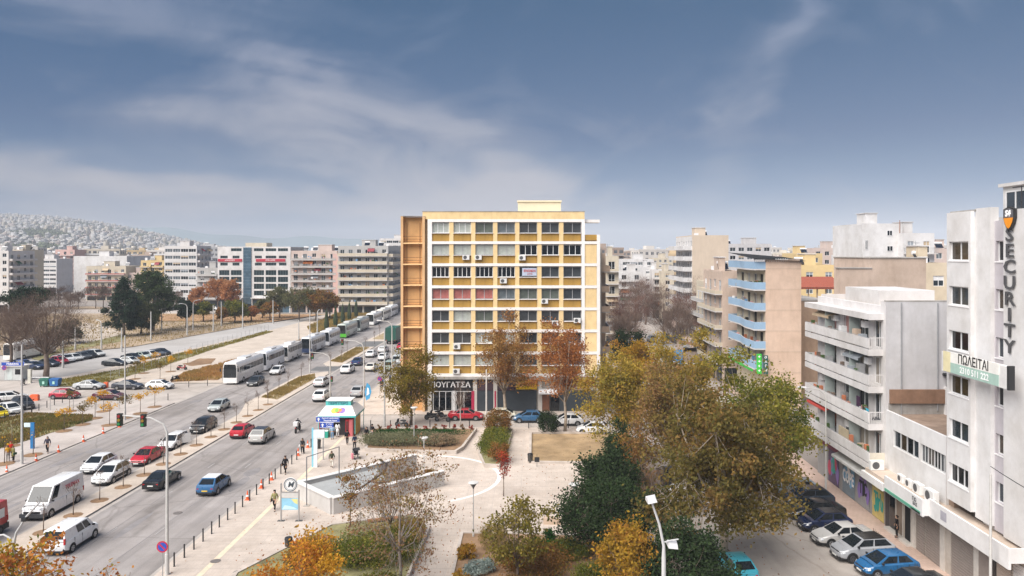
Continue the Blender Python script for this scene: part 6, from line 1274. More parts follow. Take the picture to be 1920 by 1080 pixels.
coach(-49.3, 165.4, 10.6, 'd4d6da', 'pale grey coach with dark blue front, fourth in the queue', low='2c3b5c')
coach(-49.0, 177.6, 9.4, 'dfe0e2', 'white coach between the blue fronted and the green one')
coach(-49.3, 195.2, 12, 'aab4ac', 'grey coach with bright green front far along the queue', low='4fae2c')
coach(-49.2, 209.6, 10.8, '8f9896', 'grey coach directly behind the green fronted one')
coach(-49.4, 228, 12, 'e4e4e2', 'white coach with a gap ahead near the corner block'); coach(-49.6, 243, 12, 'dddad0', 'cream coach second from the far end of the queue'); coach(-49.8, 257, 12, 'e6e6e6', 'white coach at the far end of the queue')
coach(-105.6, 156, 12, 'e8e4de', 'white coach with yellow trim standing in the left parking lot', group=None, rz=176)
# side street and parking lot, left
def at(p, q): return gp(p, q)
for kind, col, p, q, rz, l in (('sedan', 'b9bcbd', 168, 729.5, -90, 'silver sedan with rust marks in the upper side street lane'), ('hatch', 'a8243a', 122, 747, -90, 'crimson hatchback driving along the lower side street lane'), ('sedan', '54222e', 206, 749, -92, 'maroon sedan ahead of the crimson hatchback'),
    ('sedan', '3c4049', 240, 729.5, -90, 'dark grey sedan between silver sedan and white hatchback'), ('hatch', 'e2e2e2', 300, 729, -88, 'white hatchback about to enter the avenue'), ('wagon', 'dcdcda', 18, 752, -60, 'white estate car at the left edge, farther of two white ones'),
    ('suv', '26282c', 43, 765, -128, 'dark suv parked nose towards the grass bed'), ('hatch', 'e0e0de', 19, 775, -122, 'white hatchback at the left edge next to the yellow car'), ('hatch', 'd9c21c', -8, 783, -122, 'bright yellow car cut by the left picture edge'),
    ('sedan', '202326', 215, 686, -100, 'black sedan parked nearest on the parking lot'), ('hatch', 'cfd2d3', 243, 682.5, -102, 'silver white hatchback parked beside the nearest black sedan'), ('sedan', '2a2e33', 248, 675.5, -108, 'dark sedan in the second spot of the parking row'),
    ('sedan', 'a9b3ac', 267, 672.5, -110, 'pale green grey sedan in the middle of the parking row'), ('hatch', 'd2d5d8', 282, 670.5, -112, 'silver hatchback right of the pale green sedan'), ('sedan', '5a5f66', 291, 667.5, -112, 'mid grey sedan near the end of the parking row'), ('sedan', '1f2327', 302, 665.5, -115, 'black sedan at the end of the parking row'),
    ('hatch', 'b02538', 111, 682, -115, 'red hatchback partly hidden by the thick bare trunk'), ('suv', 'e4e4e4', 123, 679, -118, 'white suv right of the hidden red hatchback'), ('hatch', 'dfdfdd', 139, 676, -118, 'white hatchback second from the red one'), ('hatch', '585c60', 154, 673, -118, 'grey hatchback in the back parking row'), ('hatch', '222528', 166, 670.5, -118, 'black hatchback in the back parking row'), ('wagon', 'c3c4c2', 180, 668, -118, 'silver estate at the end of the back parking row'),
    ('sedan', '232f4c', 62, 692, -105, 'navy sedan behind the ticket booth'), ('hatch', '3a4350', 92, 687, -108, 'slate grey hatchback behind the bare trunk'), ('hatch', '2d55a0', 44, 689, -100, 'blue hatchback nearest to the ticket booth')):
    x_, y_ = at(p, q); car(kind, col, x_, y_, rz, l, detail=q > 700)
rp = random.Random(9)
for i in range(14):
    u = 316+i*17+rp.uniform(-4, 4); x_, y_ = at(u, 583+rp.uniform(-1, 2)); car(rp.choice(['hatch', 'sedan', 'suv']), rp.choice(['d8d8d8', '2a2c30', '7a7d80', 'b8bcc0', '8a2a30']), x_, y_, 90, 'small distant parked car under the office block trees', detail=False, group='distant cars along the back street')
# street before the yellow building
car('sedan', 'b3202e', -9.2, 97.9, -90, 'red sedan parked before the bakery of the yellow building'); car('hatch', 'd8d4c2', -4.2, 98.0, -90, 'cream hatchback half hidden by the orange brown plane tree')
car('hatch', '28587e', -.9, 96.6, 90, 'blue hatchback before the dark shutters'); car('hatch', 'e6e6e6', 4.0, 94.9, 90, 'white hatchback driving past the round dark bush'); car('hatch', 'dcdcdc', 6.9, 90.4, 84, 'white hatchback nearest to the dry lawn, half under leaves', z=.0)
# right side street, parked nose out
for kind, col, x_, y_, rz, l, rcol in (('hatch', '9aa6b0', 23.6, 67.6, 92, 'pale blue grey hatchback farthest in the right parking row', None), ('suv', '24303f', 23.5, 64.7, 94, 'dark blue suv second farthest in the right parking row', '101214'), ('sedan', '15171a', 23.2, 61.9, 95, 'black sedan between dark blue suv and navy car', None),
    ('hatch', '1c2746', 22.9, 59.3, 96, 'navy hatchback in the right parking row', '0c0f16'), ('sedan', 'b9b7b4', 23.2, 56.5, 97, 'silver sedan parked nose out between navy hatchback and two tone suv', None), ('suv', '9d9fa3', 23.5, 53.7, 98, 'silver suv with black roof and dark wheels', '0e0f10'), ('hatch', '245f8e', 24.0, 51.1, 98, 'bright blue hatchback with sunroof at the lower right', None), ('sedan', '2a2d30', 24.3, 48.2, 98, 'dark car with silver trim cut by the bottom edge', None)):
    car(kind, col, x_, y_, rz, l, roofcol=rcol, rim=RIMD if l.startswith('silver suv') else None)
car('hatch', '3c97aa', 13.6, 50.9, 8, 'turquoise hatchback under the big plane tree at the bottom'); car('hatch', 'e2e2e2', 12.8, 66, 4, 'white hatchback hidden under the rusty brown tree'); car('sedan', '33363a', 12.7, 71.5, 4, 'dark sedan hidden under the yellow olive plane tree')
for i in range(26):
    x_ = rp.choice([17, 21.5, 26, 30.5]) + rp.uniform(-.6, .6)+ (i//8)*2; y_ = 128+rp.uniform(0, 62); c_ = rp.choice(['e0e0e0', 'cfcfcf', '2b2d31', '7f8488', '3d5a4c', '8fa3a8', 'b8b8b8'])
    nm = {'e0e0e0': 'white', 'cfcfcf': 'pale silver', '2b2d31': 'black', '7f8488': 'grey', '3d5a4c': 'dark green', '8fa3a8': 'bluish grey', 'b8b8b8': 'silver'}[c_]; car(rp.choice(['hatch', 'suv', 'sedan']), c_, x_, y_, rp.choice([0, 180])+rp.uniform(-4, 4), '%s car parked under the bare trees of the back car park' % nm, detail=False, group='%s cars parked under the bare trees' % nm)
for x_, y_, k_, c_, l in ((24.6, 138.5, 'suv', 'e4e4e4', 'white suv in the back car park beside the brick shed'), (27.6, 137, 'wagon', 'dadada', 'white estate next to the white suv in the back car park'), (25.5, 132, 'hatch', 'dedede', 'white hatchback nearest in the back car park'), (23.0, 127, 'sedan', '3a3f45', 'dark grey sedan nearest to the yellow leaves'), (20.8, 146, 'hatch', 'c84a22', 'orange red car among the bare trunks')): car(k_, c_, x_, y_, 100 if l.startswith('white') else 85, l, detail=False)
# ------------------------------------------------------------------ people
def skin_mesh(name, joints, edges, radii, root=0, sub=2):
    me = bpy.data.meshes.new(name); me.from_pydata(joints, edges, []); o = bpy.data.objects.new(name, me); C.objects.link(o)
    o.modifiers.new('skin', 'SKIN'); 
    for i, r_ in enumerate(radii): me.skin_vertices[0].data[i].radius = (r_, r_) if not isinstance(r_, tuple) else r_
    me.skin_vertices[0].data[root].use_root = True
    s_ = o.modifiers.new('sub', 'SUBSURF'); s_.levels = sub; s_.render_levels = sub; bpy.context.view_layer.update()
    out = bpy.data.meshes.new_from_object(o.evaluated_get(bpy.context.evaluated_depsgraph_get())); out.name = name; bpy.data.objects.remove(o)
    out.polygons.foreach_set('use_smooth', [True]*len(out.polygons)); return out
_PM = {}
def person_meshes(pose):
    if pose in _PM: return _PM[pose]
    st = {'stand': 0., 'walk': .24, 'sit': 0.}[pose]; S0 = {'stand': .04, 'walk': .0, 'sit': .03}[pose]
    pel = (0, 0, .95); ch = (0, .01, 1.32); nk = (0, .015, 1.47); hd = (0, .03, 1.60); ht = (0, .03, 1.69)
    sh = [(-.17, 0, 1.40), (.17, 0, 1.40)]; el = [(-.24, -.10 if st else -.03, 1.14), (.24, .10 if st else -.03, 1.14)]; wr = [(-.25, -.06 if st else .03, .90), (.25, .28 if st else .06, .96)]
    hip = [(-.09, 0, .90), (.09, 0, .90)]; kn = [(-.10, st*.75+.02, .50), (.10, -st*.35+.02, .50)]; an = [(-.10, st, .09), (.10, -st*1.25, .12+(.08 if st else 0))]; toe = [(-.11, st+.16, .035), (.12, -st*1.25+.13, .05)]
    J = [pel, (0, .0, 1.14), ch, nk, hd, ht]; E = [(0, 1), (1, 2), (2, 3), (3, 4), (4, 5)]; Rr = [(.145, .11), (.125, .095), (.165, .11), .055, (.075, .092), (.062, .075)]
    J += [(0, .125, 1.585)]; E += [(4, 6)]; Rr += [.016]
    for s_ in (0, 1):
        i = len(J); J += [sh[s_], el[s_], wr[s_]]; E += [(2, i), (i, i+1), (i+1, i+2)]; Rr += [.06, .042, .028]
        sx = -1 if s_ == 0 else 1; w_ = Vector(wr[s_]); pal = w_+Vector((0, .02, -.08)); J.append(tuple(pal)); E.append((i+2, i+3)); Rr.append((.022, .036))
        for k, (dy, ln) in enumerate(((.03, .075), (.011, .085), (-.009, .08), (-.028, .062))):
            q = len(J); J += [tuple(pal+Vector((0, dy, -.035))), tuple(pal+Vector((-sx*.012, dy, -.035-ln*.55))), tuple(pal+Vector((-sx*.03, dy+.004, -.035-ln)))]; E += [(i+3, q), (q, q+1), (q+1, q+2)]; Rr += [.009, .0085, .007]
        q = len(J); J += [tuple(pal+Vector((-sx*.01, .05, .01))), tuple(pal+Vector((-sx*.02, .07, -.035)))]; E += [(i+3, q), (q, q+1)]; Rr += [.010, .008]
        i = len(J); J += [hip[s_], kn[s_], an[s_], toe[s_]]; E += [(0, i), (i, i+1), (i+1, i+2), (i+2, i+3)]; Rr += [.085, .056, .036, .03]
    out = {'body': skin_mesh('body', J, E, Rr, 0, 1)}
    J = [(0, 0, .90), (0, .0, 1.14), ch, (0, .01, 1.44)]; E = [(0, 1), (1, 2), (2, 3)]; Rr = [(.175, .135), (.155, .12), (.19, .135), (.075, .075)]
    for s_ in (0, 1): i = len(J); J += [sh[s_], el[s_], tuple(Vector(wr[s_])+Vector((0, 0, .03)))]; E += [(2, i), (i, i+1), (i+1, i+2)]; Rr += [.078, .06, .045]
    out['jacket'] = skin_mesh('jacket', J, E, Rr, 0, 1)
    J = [(0, 0, .92), (0, 0, .85)]; E = [(0, 1)]; Rr = [(.158, .125), (.15, .12)]
    for s_ in (0, 1): i = len(J); J += [tuple(Vector(hip[s_])+Vector((0, 0, -.12))), kn[s_], tuple(Vector(an[s_])+Vector((0, 0, .03)))]; E += [(1, i), (i, i+1), (i+1, i+2)]; Rr += [.098, .072, .058]
    out['trousers'] = skin_mesh('trousers', J, E, Rr, 0, 1)
    for s_ in (0, 1):
        a_ = Vector(an[s_]); out['shoe%d' % s_] = skin_mesh('shoe', [tuple(a_+Vector((0, -.04, -.045))), tuple(a_+Vector((0, .06, -.05))), tuple(Vector(toe[s_])+Vector((0, .02, .01)))], [(0, 1), (1, 2)], [.048, .045, .036], 0, 1)
    J = [(0, .005, 1.60), (0, .01, 1.70), (0, -.03, 1.56)]; out['hair'] = skin_mesh('hair', J, [(0, 1), (0, 2)], [(.094, .095), (.070, .085), (.07, .055)], 0, 1)
    out['longhair'] = skin_mesh('hair', [(0, .0, 1.62), (0, .01, 1.70), (0, -.05, 1.50), (0, -.07, 1.36)], [(0, 1), (0, 2), (2, 3)], [(.096, .095), (.070, .085), (.10, .05), (.09, .035)], 0, 1)
    out['coat'] = skin_mesh('coat', [(0, 0, 1.05), (0, 0, .8), (0, 0, .52)], [(0, 1), (1, 2)], [(.18, .15), (.20, .17), (.23, .2)], 0, 1)
    _PM[pose] = out; return out
SKIN = [mat('skin_light', (.50, .31, .22), .6, .05, 4), mat('skin_tan', (.33, .19, .12), .6, .05, 4)]
def cloth(h): return mat('cloth_'+h, h, .9, .12, 6)
def person(label, x, y, rz, top, bottom, hair='1c1512', pose='walk', coat=False, long=False, z=.12, bag=None, hood=None, scale=1., shoes='191919', group=None):
    m = person_meshes(pose); t = thing('person', label, 'person', (x, y, z), R(rz), group); t.scale = (scale,)*3
    obj('body', m['body'], t, mats=None); t.children
    bo = [c for c in t.children][0] if t.children else None
    return t, m
def make_person(label, x, y, rz, top, bottom, hair='1c1512', pose='walk', coat=False, long=False, z=.12, bag=None, scale=1., shoes='191919', cat='person'):
    m = person_meshes(pose); t = thing('person', label, cat, (x, y, z), R(rz)); t.scale = (scale,)*3
    for k, c in (('body', SKIN[int(abs(x)*7) % 2]), ('jacket', cloth(top)), ('trousers', cloth(bottom)), ('shoe0', cloth(shoes)), ('shoe1', cloth(shoes)), ('longhair' if long else 'hair', cloth(hair))):
        me = m[k]
        if not me.materials: me.materials.append(c)
        obj({'shoe0': 'shoe', 'shoe1': 'shoe', 'longhair': 'hair'}.get(k, k), me, t, mats={0: c})
    if coat:
        if not m['coat'].materials: m['coat'].materials.append(cloth(top))
        obj('coat_skirt', m['coat'], t, mats={0: cloth(top)})
    if bag:
        b = MB()
        if bag[1] == 'back': b.box(-.16, -.32, 1.02, .16, -.13, 1.42, cloth(bag[0]))
        else: b.box(.20, -.12, .78, .34, .2, 1.02, cloth(bag[0])); b.tube([(.27, .04, 1.02), (.2, .03, 1.25), (.12, .02, 1.45)], .012, cloth(bag[0]), 4)
        o = b.build('bag', None, bevel=.03); o.parent = t
        if bag[1] == 'back': o['label'] = 'rucksack worn on the back'
    return t
MP = make_person
for l, p, q, rz, a_ in (
  ('person in black coat with a dark bag walking towards camera by the bollards', 535, 888, 180, dict(top='17161a', bottom='121214', hair='3a2018', long=True, coat=True, bag=('2a2420', 'side'), scale=1.02)),
  ('person in a grey and yellow patterned jacket walking by the metro sign', 515, 957, 180, dict(top='8a8558', bottom='161618', hair='0f0d0c', long=True, bag=('2a2a2c', 'side'))),
  ('person with black and white top waiting beside the orange cones', 567, 851, 175, dict(top='2a2a2c', bottom='151518', pose='stand', bag=('d8d8d8', 'side'), shoes='d0d0d0')),
  ('person in olive jacket and pale trousers walking on the tactile strip', 622, 877, 10, dict(top='3f4434', bottom='cfcabf', hair='5a4436')),
  ('person in dark jacket walking away near the litter bin', 651, 834, 5, dict(top='1d2430', bottom='1a1a1e', bag=('1d1d1d', 'back'))),
  ('person in dark blue coat beside the pushchair', 665, 843, 20, dict(top='22304a', bottom='14161c', pose='stand')),
  ('person in a white coat and white trousers at the kiosk counter', 633, 820, 0, dict(top='dcdcda', bottom='cfcfd0', hair='14110f', long=True, coat=True, pose='stand', scale=1.05)),
  ('person in light blue denim at the kiosk, left of the white coat', 623, 824, 10, dict(top='8fb0cc', bottom='6f90b0', hair='4a3a5a', pose='stand')),
  ('person in a long black coat standing by the wide hedge', 687, 829, 160, dict(top='101012', bottom='101012', pose='stand', coat=True, scale=1.04)),
  ('person in dark clothes with grey trousers behind the one in long black coat', 698, 822, -40, dict(top='1b1c22', bottom='77757a', pose='walk')),
  ('person in yellow jacket at the left edge of the pavement', 15, 865, 40, dict(top='c9962a', bottom='8a8582', hair='6a4a30', pose='stand')),
  ('person in bright red jacket standing between yellow and olive jackets', 20, 858, 200, dict(top='c2281f', bottom='2a2a2e', hair='b02a20', pose='stand')),
  ('person in olive coat with green bag at the left edge', 25, 866, -30, dict(top='7f7a4c', bottom='121214', hair='7a5a3a', pose='stand', coat=True, bag=('2f4a3a', 'side'))),
  ('person in purple grey coat walking alone on the left pavement', 89, 849, 200, dict(top='4a4654', bottom='18181c', hair='2a2422', scale=1.05))):
    x_, y_ = gp(p, q, .12); MP(l, x_, y_, rz, **a_)
MP('person in black leaning in the shop doorway under the canopy', 27.4, 56.7, 80, '0c0c0e', '0c0c0e', pose='stand', z=.3, coat=True)
MP('person crossing between the coaches far up the avenue', -45.3, 150.5, 180, '1a2a4a', '1a1a1c', z=0.0)
MP('person beside the two scooters on the right pavement', -24.4, 118, 20, '2a2a30', '1c1c20')
# ------------------------------------------------------------------ two wheelers
def bike(label, x, y, rz, col, z=0, big=False, box=None, rider=None, cat='scooter', name='scooter', cover=None):
    t = thing(name, label, cat, (x, y, z), R(rz)); r_ = .29 if not big else .33; wb = .65 if not big else .74; P = paint(col)
    for yy, nm in ((wb, 'wheel'), (-wb, 'wheel')):
        b = MB(); b.tube([(-.055, yy, r_), (.055, yy, r_)], r_, TYRE, 16); w_ = b.build('wheel', t, True, 40); b = MB(); b.tube([(-.058, yy, r_), (.058, yy, r_)], r_*.6, RIMD, 12); b.build('rim', w_)
    b = MB(); b.tube([(0, wb, r_), (0, wb-.18, .72), (0, wb-.27, 1.0)], [.05, .045, .035], BLACKP, 6); b.tube([(-.33, wb-.30, 1.04), (0, wb-.27, 1.0), (.33, wb-.30, 1.04)], .022, BLACKP, 6); b.build('handlebar', t)
    b = MB(); b.tube([(0, wb-.12, .55), (0, wb-.3, .42), (0, 0, .38), (0, -.35, .55), (0, -wb-.1, .62)], [.12, .16, .14, .17, .08], P, 8); b.tube([(0, wb-.17, .95), (0, wb-.1, .60)], [.13, .17], P, 8); b.build('body', t, True, 50)
    b = MB(); b.tube([(0, .15, .76), (0, -.2, .80), (0, -.6, .84)], [.09, .13, .10], BLACKP, 8); b.build('seat', t, True, 50)
    b = MB(); b.tube([(0, wb-.06, .93), (0, wb-.02, .93)], .085, HL, 10); b.build('headlight', t); b = MB(); b.box(-.07, -wb-.18, .62, .07, -wb-.13, .72, TL); b.build('tail_light', t)
    if box: b = MB(); b.box(-.26, -.98, .88, .26, -.46, 1.38, cloth(box)); b.build('top_box', t, bevel=.03)
    if cover: b = MB(); P_ = [(-.34, .55, .5), (.34, .55, .5), (.30, -.9, .55), (-.30, -.9, .55), (-.2, .5, 1.15), (.2, .5, 1.15), (.16, -.85, 1.0), (-.16, -.85, 1.0)]; b.v = P_; b.f = [(0, 1, 5, 4), (1, 2, 6, 5), (2, 3, 7, 6), (3, 0, 4, 7), (4, 5, 6, 7)]; i = b._m(cloth(cover)); b.mi = [i]*5; b.build('cover', t, bevel=.05)
    return t
def sit_meshes():
    if 'sit' in _PM: return _PM['sit']
    J = [(0, -.12, .86), (0, -.08, 1.1), (0, .0, 1.32), (0, .03, 1.45), (0, .06, 1.57), (0, .07, 1.66)]; E = [(0, 1), (1, 2), (2, 3), (3, 4), (4, 5)]; Rr = [(.16, .13), (.15, .12), (.19, .13), .06, (.08, .095), .065]
    for s_ in (-1, 1):
        i = len(J); J += [(s_*.19, .0, 1.38), (s_*.30, .16, 1.16), (s_*.31, .38, 1.07)]; E += [(2, i), (i, i+1), (i+1, i+2)]; Rr += [.075, .055, .04]
        i = len(J); J += [(s_*.13, -.05, .83), (s_*.19, .32, .72), (s_*.19, .15, .36), (s_*.19, .30, .30)]; E += [(0, i), (i, i+1), (i+1, i+2), (i+2, i+3)]; Rr += [.1, .075, .055, .045]
    a_ = skin_mesh('body', J, E, Rr, 0, 1); h_ = skin_mesh('helmet', [(0, .06, 1.58), (0, .07, 1.68)], [(0, 1)], [.125, .115], 0, 1); _PM['sit'] = (a_, h_); return _PM['sit']
bike('delivery scooter with a big white box driving away on the avenue', -29.1, 91.2, 0, '2a2a2c', big=True, box='dcdcdc', cat='scooter')
a_, h_ = sit_meshes(); a_.materials.append(cloth('1c1d22')); h_.materials.append(paint('101012')); rd = thing('person', 'rider in dark jacket with black helmet on the delivery scooter', 'person', (-29.1, 91.2, 0)); obj('body', a_, rd, mats={0: cloth('1c1d22')}); obj('helmet', h_, rd)
bike('scooter under a blue cover on the right pavement', -25.0, 121.5, 30, '2a3550', .12, cover='2c3e66'); bike('second covered scooter, darker blue, beside the first', -24.2, 125, 30, '202a40', .12, cover='26385e')
bike('black scooter standing near the street bollards', -16.9, 93.9, 70, '131315', 0); bike('black motorcycle leaning before the bakery', -13.6, 97.6, 75, '17181a', 0, True, cat='motorcycle', name='motorcycle'); bike('brown grey motorcycle next to the red sedan', -12.1, 96.7, 80, '4a3c34', 0, True, cat='motorcycle', name='motorcycle'); bike('motorcycle with top box behind the brown grey one', -13.3, 99.2, 95, '222426', 0, True, box='1d1d1f', cat='motorcycle', name='motorcycle')
bike('parked motorbike beside the ticket booth', *gp(43, 722), 20, '202022', .0, True, cat='motorcycle', name='motorcycle'); bike('red scooter on the promenade beyond the side street', *gp(341, 695), -80, '9a2a30', .12); bike('dark scooter at the mouth of the side street', *gp(328, 716), 160, '1c1c1e', .12)
# ------------------------------------------------------------------ street furniture
ORD = ['first', 'second', 'third', 'fourth', 'fifth', 'sixth', 'seventh', 'eighth', 'ninth', 'tenth', 'eleventh', 'twelfth', 'thirteenth', 'fourteenth', 'fifteenth', 'sixteenth', 'seventeenth', 'eighteenth', 'nineteenth', 'twentieth']
_b = MB(); _b.lathe([(.001, .98), (.055, .97), (.06, .9), (.055, .86), (.055, .02), (.08, 0)], BLACKP, 8); BOLL = _b.mesh('bollard', True, 40)
yb = [51.9, 53.4, 54.9, 56.4, 57.9, 59.3, 60.9, 62.4, 64, 65.6, 67.2, 68.8, 70.4, 72, 73.6, 75.2, 76.9, 78.5, 81, 83.5]
nb_ = len(yb)
for i, y_ in enumerate(yb): obj('bollard', BOLL, None, (-25.15, y_, .12), 0, None, 'slim black bollard in the kerb row, %s from the near end' % ORD[i], 'bollard', 'black bollards in the kerb row of the plaza')
for i in range(13):
    x_ = -20.5+i*2.45
    obj('bollard', BOLL, None, (x_, 92.6, .12), 0, None, 'black bollard along the street before the yellow building, %s from its left end' % ORD[i], 'bollard', 'black bollards along the street before the yellow building')
for ci, (p, q) in enumerate(((73, 770), (88, 764), (102, 759), (117, 755), (60, 774), (59, 768+6), (315, 750), (354, 726), (389, 723), (8.5, 787))): x_, y_ = gp(p, q, .12); obj('bollard', BOLL, None, (x_, y_, .1), 0, None, 'black bollard at the side street edge, %s' % ('fourth row piece before the crimson hatchback', 'below the crimson hatchback tail', 'below the crimson hatchback', 'below the crimson hatchback nose', 'left of the crimson hatchback', 'near the grass bed corner', 'at the corner of side street and avenue', 'on the promenade corner', 'near the first coach front', 'beside the white hatchback at left edge')[ci], 'bollard', 'black bollards along the side street edge')
OR_ = mat('orange_cone', (.75, .13, .04), .5, .1, 5)
_b = MB(); _b.box(-.2, -.2, 0, .2, .2, .04, OR_); _b.lathe([(.15, .04), (.09, .45), (.035, .80), (.001, .82)], OR_, 12); _b.lathe([(.118, .30), (.094, .45)], lw, 12); CONE = _b.mesh('traffic_cone', True, 40)
for ci, (p, q, z_) in enumerate(((10, 887, 0), (65, 865, 0), (107, 848, 0), (154, 828.5, 0), (191, 813, 0), (222, 801, 0))): x_, y_ = gp(p, q, z_); obj('traffic_cone', CONE, None, (x_+.15, y_, z_), 0, None, 'orange traffic cone at the left kerb, %s from the picture edge' % ORD[ci], 'traffic cone', 'orange cones along the left kerb')
for ci, (p, q) in enumerate(((464, 937), (490, 915), (509, 900), (559, 854), (577, 839))): x_, y_ = gp(p, q, .12); obj('traffic_cone', CONE, None, (x_, y_, .12), 0, None, 'orange traffic cone among the plaza bollards, %s from the near end' % ORD[ci], 'traffic cone', 'orange cones between the plaza bollards')
def lamp(label, x, y, h, arm=2.0, rz=0, heads=1, base=.11, signal=False, m=LAMPG, curved=True, cat='street lamp', name='street_lamp', z=.12):
    t = thing(name, label, cat, (x, y, z), R(rz)); b = MB(); b.tube([(0, 0, 0), (0, 0, 1.4), (0, 0, 1.42), (0, 0, h-1.2)], [base*1.3, base*1.25, base, base*.7], m, 10)
    if arm and curved:
        b.tube([(0, 0, h-1.2), (-.08*arm, 0, h-.6), (-.35*arm, 0, h-.18), (-arm, 0, h)], [base*.7, base*.6, base*.5, base*.42], m, 8)
    elif arm: b.tube([(0, 0, h-1.2), (-arm*.5, 0, h-.3), (-arm, 0, h)], [base*.7, base*.55, base*.45], m, 8)
    b.build('pole', t, True, 40)
    if arm and not signal: h_ = MB(); h_.v = [(-arm-.75, -.14, h-.02), (-arm+.05, -.12, h-.03), (-arm+.05, .12, h-.03), (-arm-.75, .14, h-.02), (-arm-.7, -.10, h+.12), (-arm, -.08, h+.1), (-arm, .08, h+.1), (-arm-.7, .1, h+.12)]; i = h_._m(mat('lamp_head_grey', (.55, .55, .56), .4)); h_.f = [(0, 1, 5, 4), (1, 2, 6, 5), (2, 3, 7, 6), (3, 0, 4, 7), (4, 5, 6, 7), (3, 2, 1, 0)]; h_.mi = [i]*6; h_.build('lamp_head', t)
    return t
def signal(parent, x, z, y=0, rz=0):
    b = MB(); b.box(-.16, -.12, -.42, .16, .12, .42, mat('signal_black', (.02, .025, .02), .5)); o = b.build('signal_head', parent, loc=(x, y, z), rz=rz)
    for k, c in enumerate(((.25, .02, .02), (.25, .15, .02), (.02, .2, .06))): d_ = MB(); d_.tube([(0, -.125, .26-.26*k), (0, -.19, .26-.26*k)], .10, mat('signal_lens_%d' % k, c, .3), 10); d_.build('lens', o)
t = lamp('tall traffic light mast with an arm over the avenue at lower left', -25.0, 50.6, 10.8, 3.2, 0, signal=True, name='traffic_light', cat='traffic light'); signal(t, -1.6, 10.45); signal(t, -3.2, 10.5)
t = thing('street_lamp', 'slender white lamp post with a curved and a side arm at bottom left', 'street lamp', (-22.7, 32.4, .12)); b = MB(); WP = mat('white_lamp_paint', (.50, .50, .50), .5, .06, 4)
b.tube([(0, 0, 0), (0, 0, 8.6), (.02, 0, 9.3)], [.09, .06, .055], WP, 8); b.tube([(.0, 0, 9.0), (.15, 0, 9.7), (.6, 0, 10.4), (1.15, 0, 11.0)], [.055, .05, .045, .035], WP, 8); b.tube([(0, 0, 9.0), (-.12, 0, 9.45), (-.4, 0, 9.6), (-1.6, 0, 9.45)], [.05, .045, .04, .035], WP, 8); b.build('pole', t, True, 40); b = MB(); b.box(.42, -.1, 10.2, .62, .1, 10.38, BLACKP); b.build('camera_box', t)
lamp('tall plain lamp post rising beside the left grass bed', *gp(41, 870, .12), 13.5, 0, 0)
lamp('lamp post behind the left kerb near the side street corner', -53.4, 97.0, 12.2, 0, 0)
t = lamp('curved mast with traffic lights beside the white suv', *gp(619, 750), 7.0, 3.0, 0, signal=True, name='traffic_light', cat='traffic light'); signal(t, -2.6, 6.4); signal(t, .25, 3.0)
t = lamp('tall curved mast rising beside the kiosk roof', *gp(682, 764, .12), 9.5, 3.2, 0, signal=True, name='traffic_light', cat='traffic light'); signal(t, -3.0, 9.2)
lamp('thin straight pole left of the corner tree', *gp(721, 798, .12), 13.2, 0, 0); lamp('straight lamp post on the left carriageway kerb by the third coach', *gp(581, 700), 12.5, 0, 0); lamp('lamp post with small arm behind the curved masts', *gp(735, 720, .12), 10.5, 1.8, 0)
lamp('tall straight post before the bakery corner', *gp(912, 806, .12), 8.6, 0, 0, m=mat('pale_post', (.62, .58, .54)))
lamp('tall lamp post rising from the shop pavement on the right', 26.2, 67.5, 9.6, 1.8, 0, base=.08); lamp('utility pole in front of the security building', 26.3, 43.2, 10.2, 0, 0, base=.09)
t = thing('street_lamp', 'white street lamp with two flat heads at the bottom right of centre', 'street lamp', (6.5, 38.0, .12)); b = MB(); b.tube([(0, 0, 0), (0, 0, 6.3), (0, 0, 6.9), (-.22, 0, 8.0), (-.60, 0, 9.1)], [.13, .11, .075, .065, .05], WP, 10); b.tube([(0, 0, 7.1), (.4, 0, 7.2), (.75, 0, 7.25)], .035, WP, 6); b.build('pole', t, True, 40)
for bx_, bz_, rr_ in ((-.62, 9.25, -.2), (.45, 6.95, .1)): b = MB(); b.v = [(-.24, -.3, -.08), (.24, -.3, -.08), (.28, .34, -.04), (-.28, .34, -.04), (-.2, -.24, .12), (.2, -.24, .12), (.24, .3, .14), (-.24, .3, .14)]; i = b._m(mat('lamp_head_white', (.58, .58, .58), .35)); b.f = [(0, 1, 5, 4), (1, 2, 6, 5), (2, 3, 7, 6), (3, 0, 4, 7), (4, 5, 6, 7), (3, 2, 1, 0)]; b.mi = [i]*6; o = b.build('lamp_head', t, loc=(bx_, 0, bz_)); o.rotation_euler = (0, rr_, 0)
def park_lamp(label, x, y, white=True):
    t = thing('park_lamp', label, 'park lamp', (x, y, .12)); b = MB(); b.tube([(0, 0, 0), (0, 0, .5), (0, 0, .52), (0, 0, 3.95)], [.08, .075, .05, .04], LAMPG, 8); b.build('pole', t, True, 40)
    b = MB(); b.lathe([(.03, 3.9), (.1, 4.05), (.30, 4.34), (.02, 4.35)], mat('lamp_shade_dark', (.10, .10, .11), .4) if not white else mat('lamp_shade_milky', (.6, .6, .58), .4), 14); b.build('lamp_shade', t, True, 40); b = MB(); b.lathe([(.001, 4.46), (.38, 4.42), (.40, 4.37), (.001, 4.36)], mat('lamp_disc', (.62, .61, .59), .4), 18); b.build('lamp_disc', t, True, 40); return t
park_lamp('park lamp with dark cone shade in the open plaza', -4.75, 56.6, False); park_lamp('park lamp with pale disc standing before the evergreens', 2.85, 56.2); park_lamp('park lamp in the wide hedge bed near the kiosk', -13.7, 83.9); park_lamp('park lamp between metro stairwell and hedge bed', -10.55, 70.3)
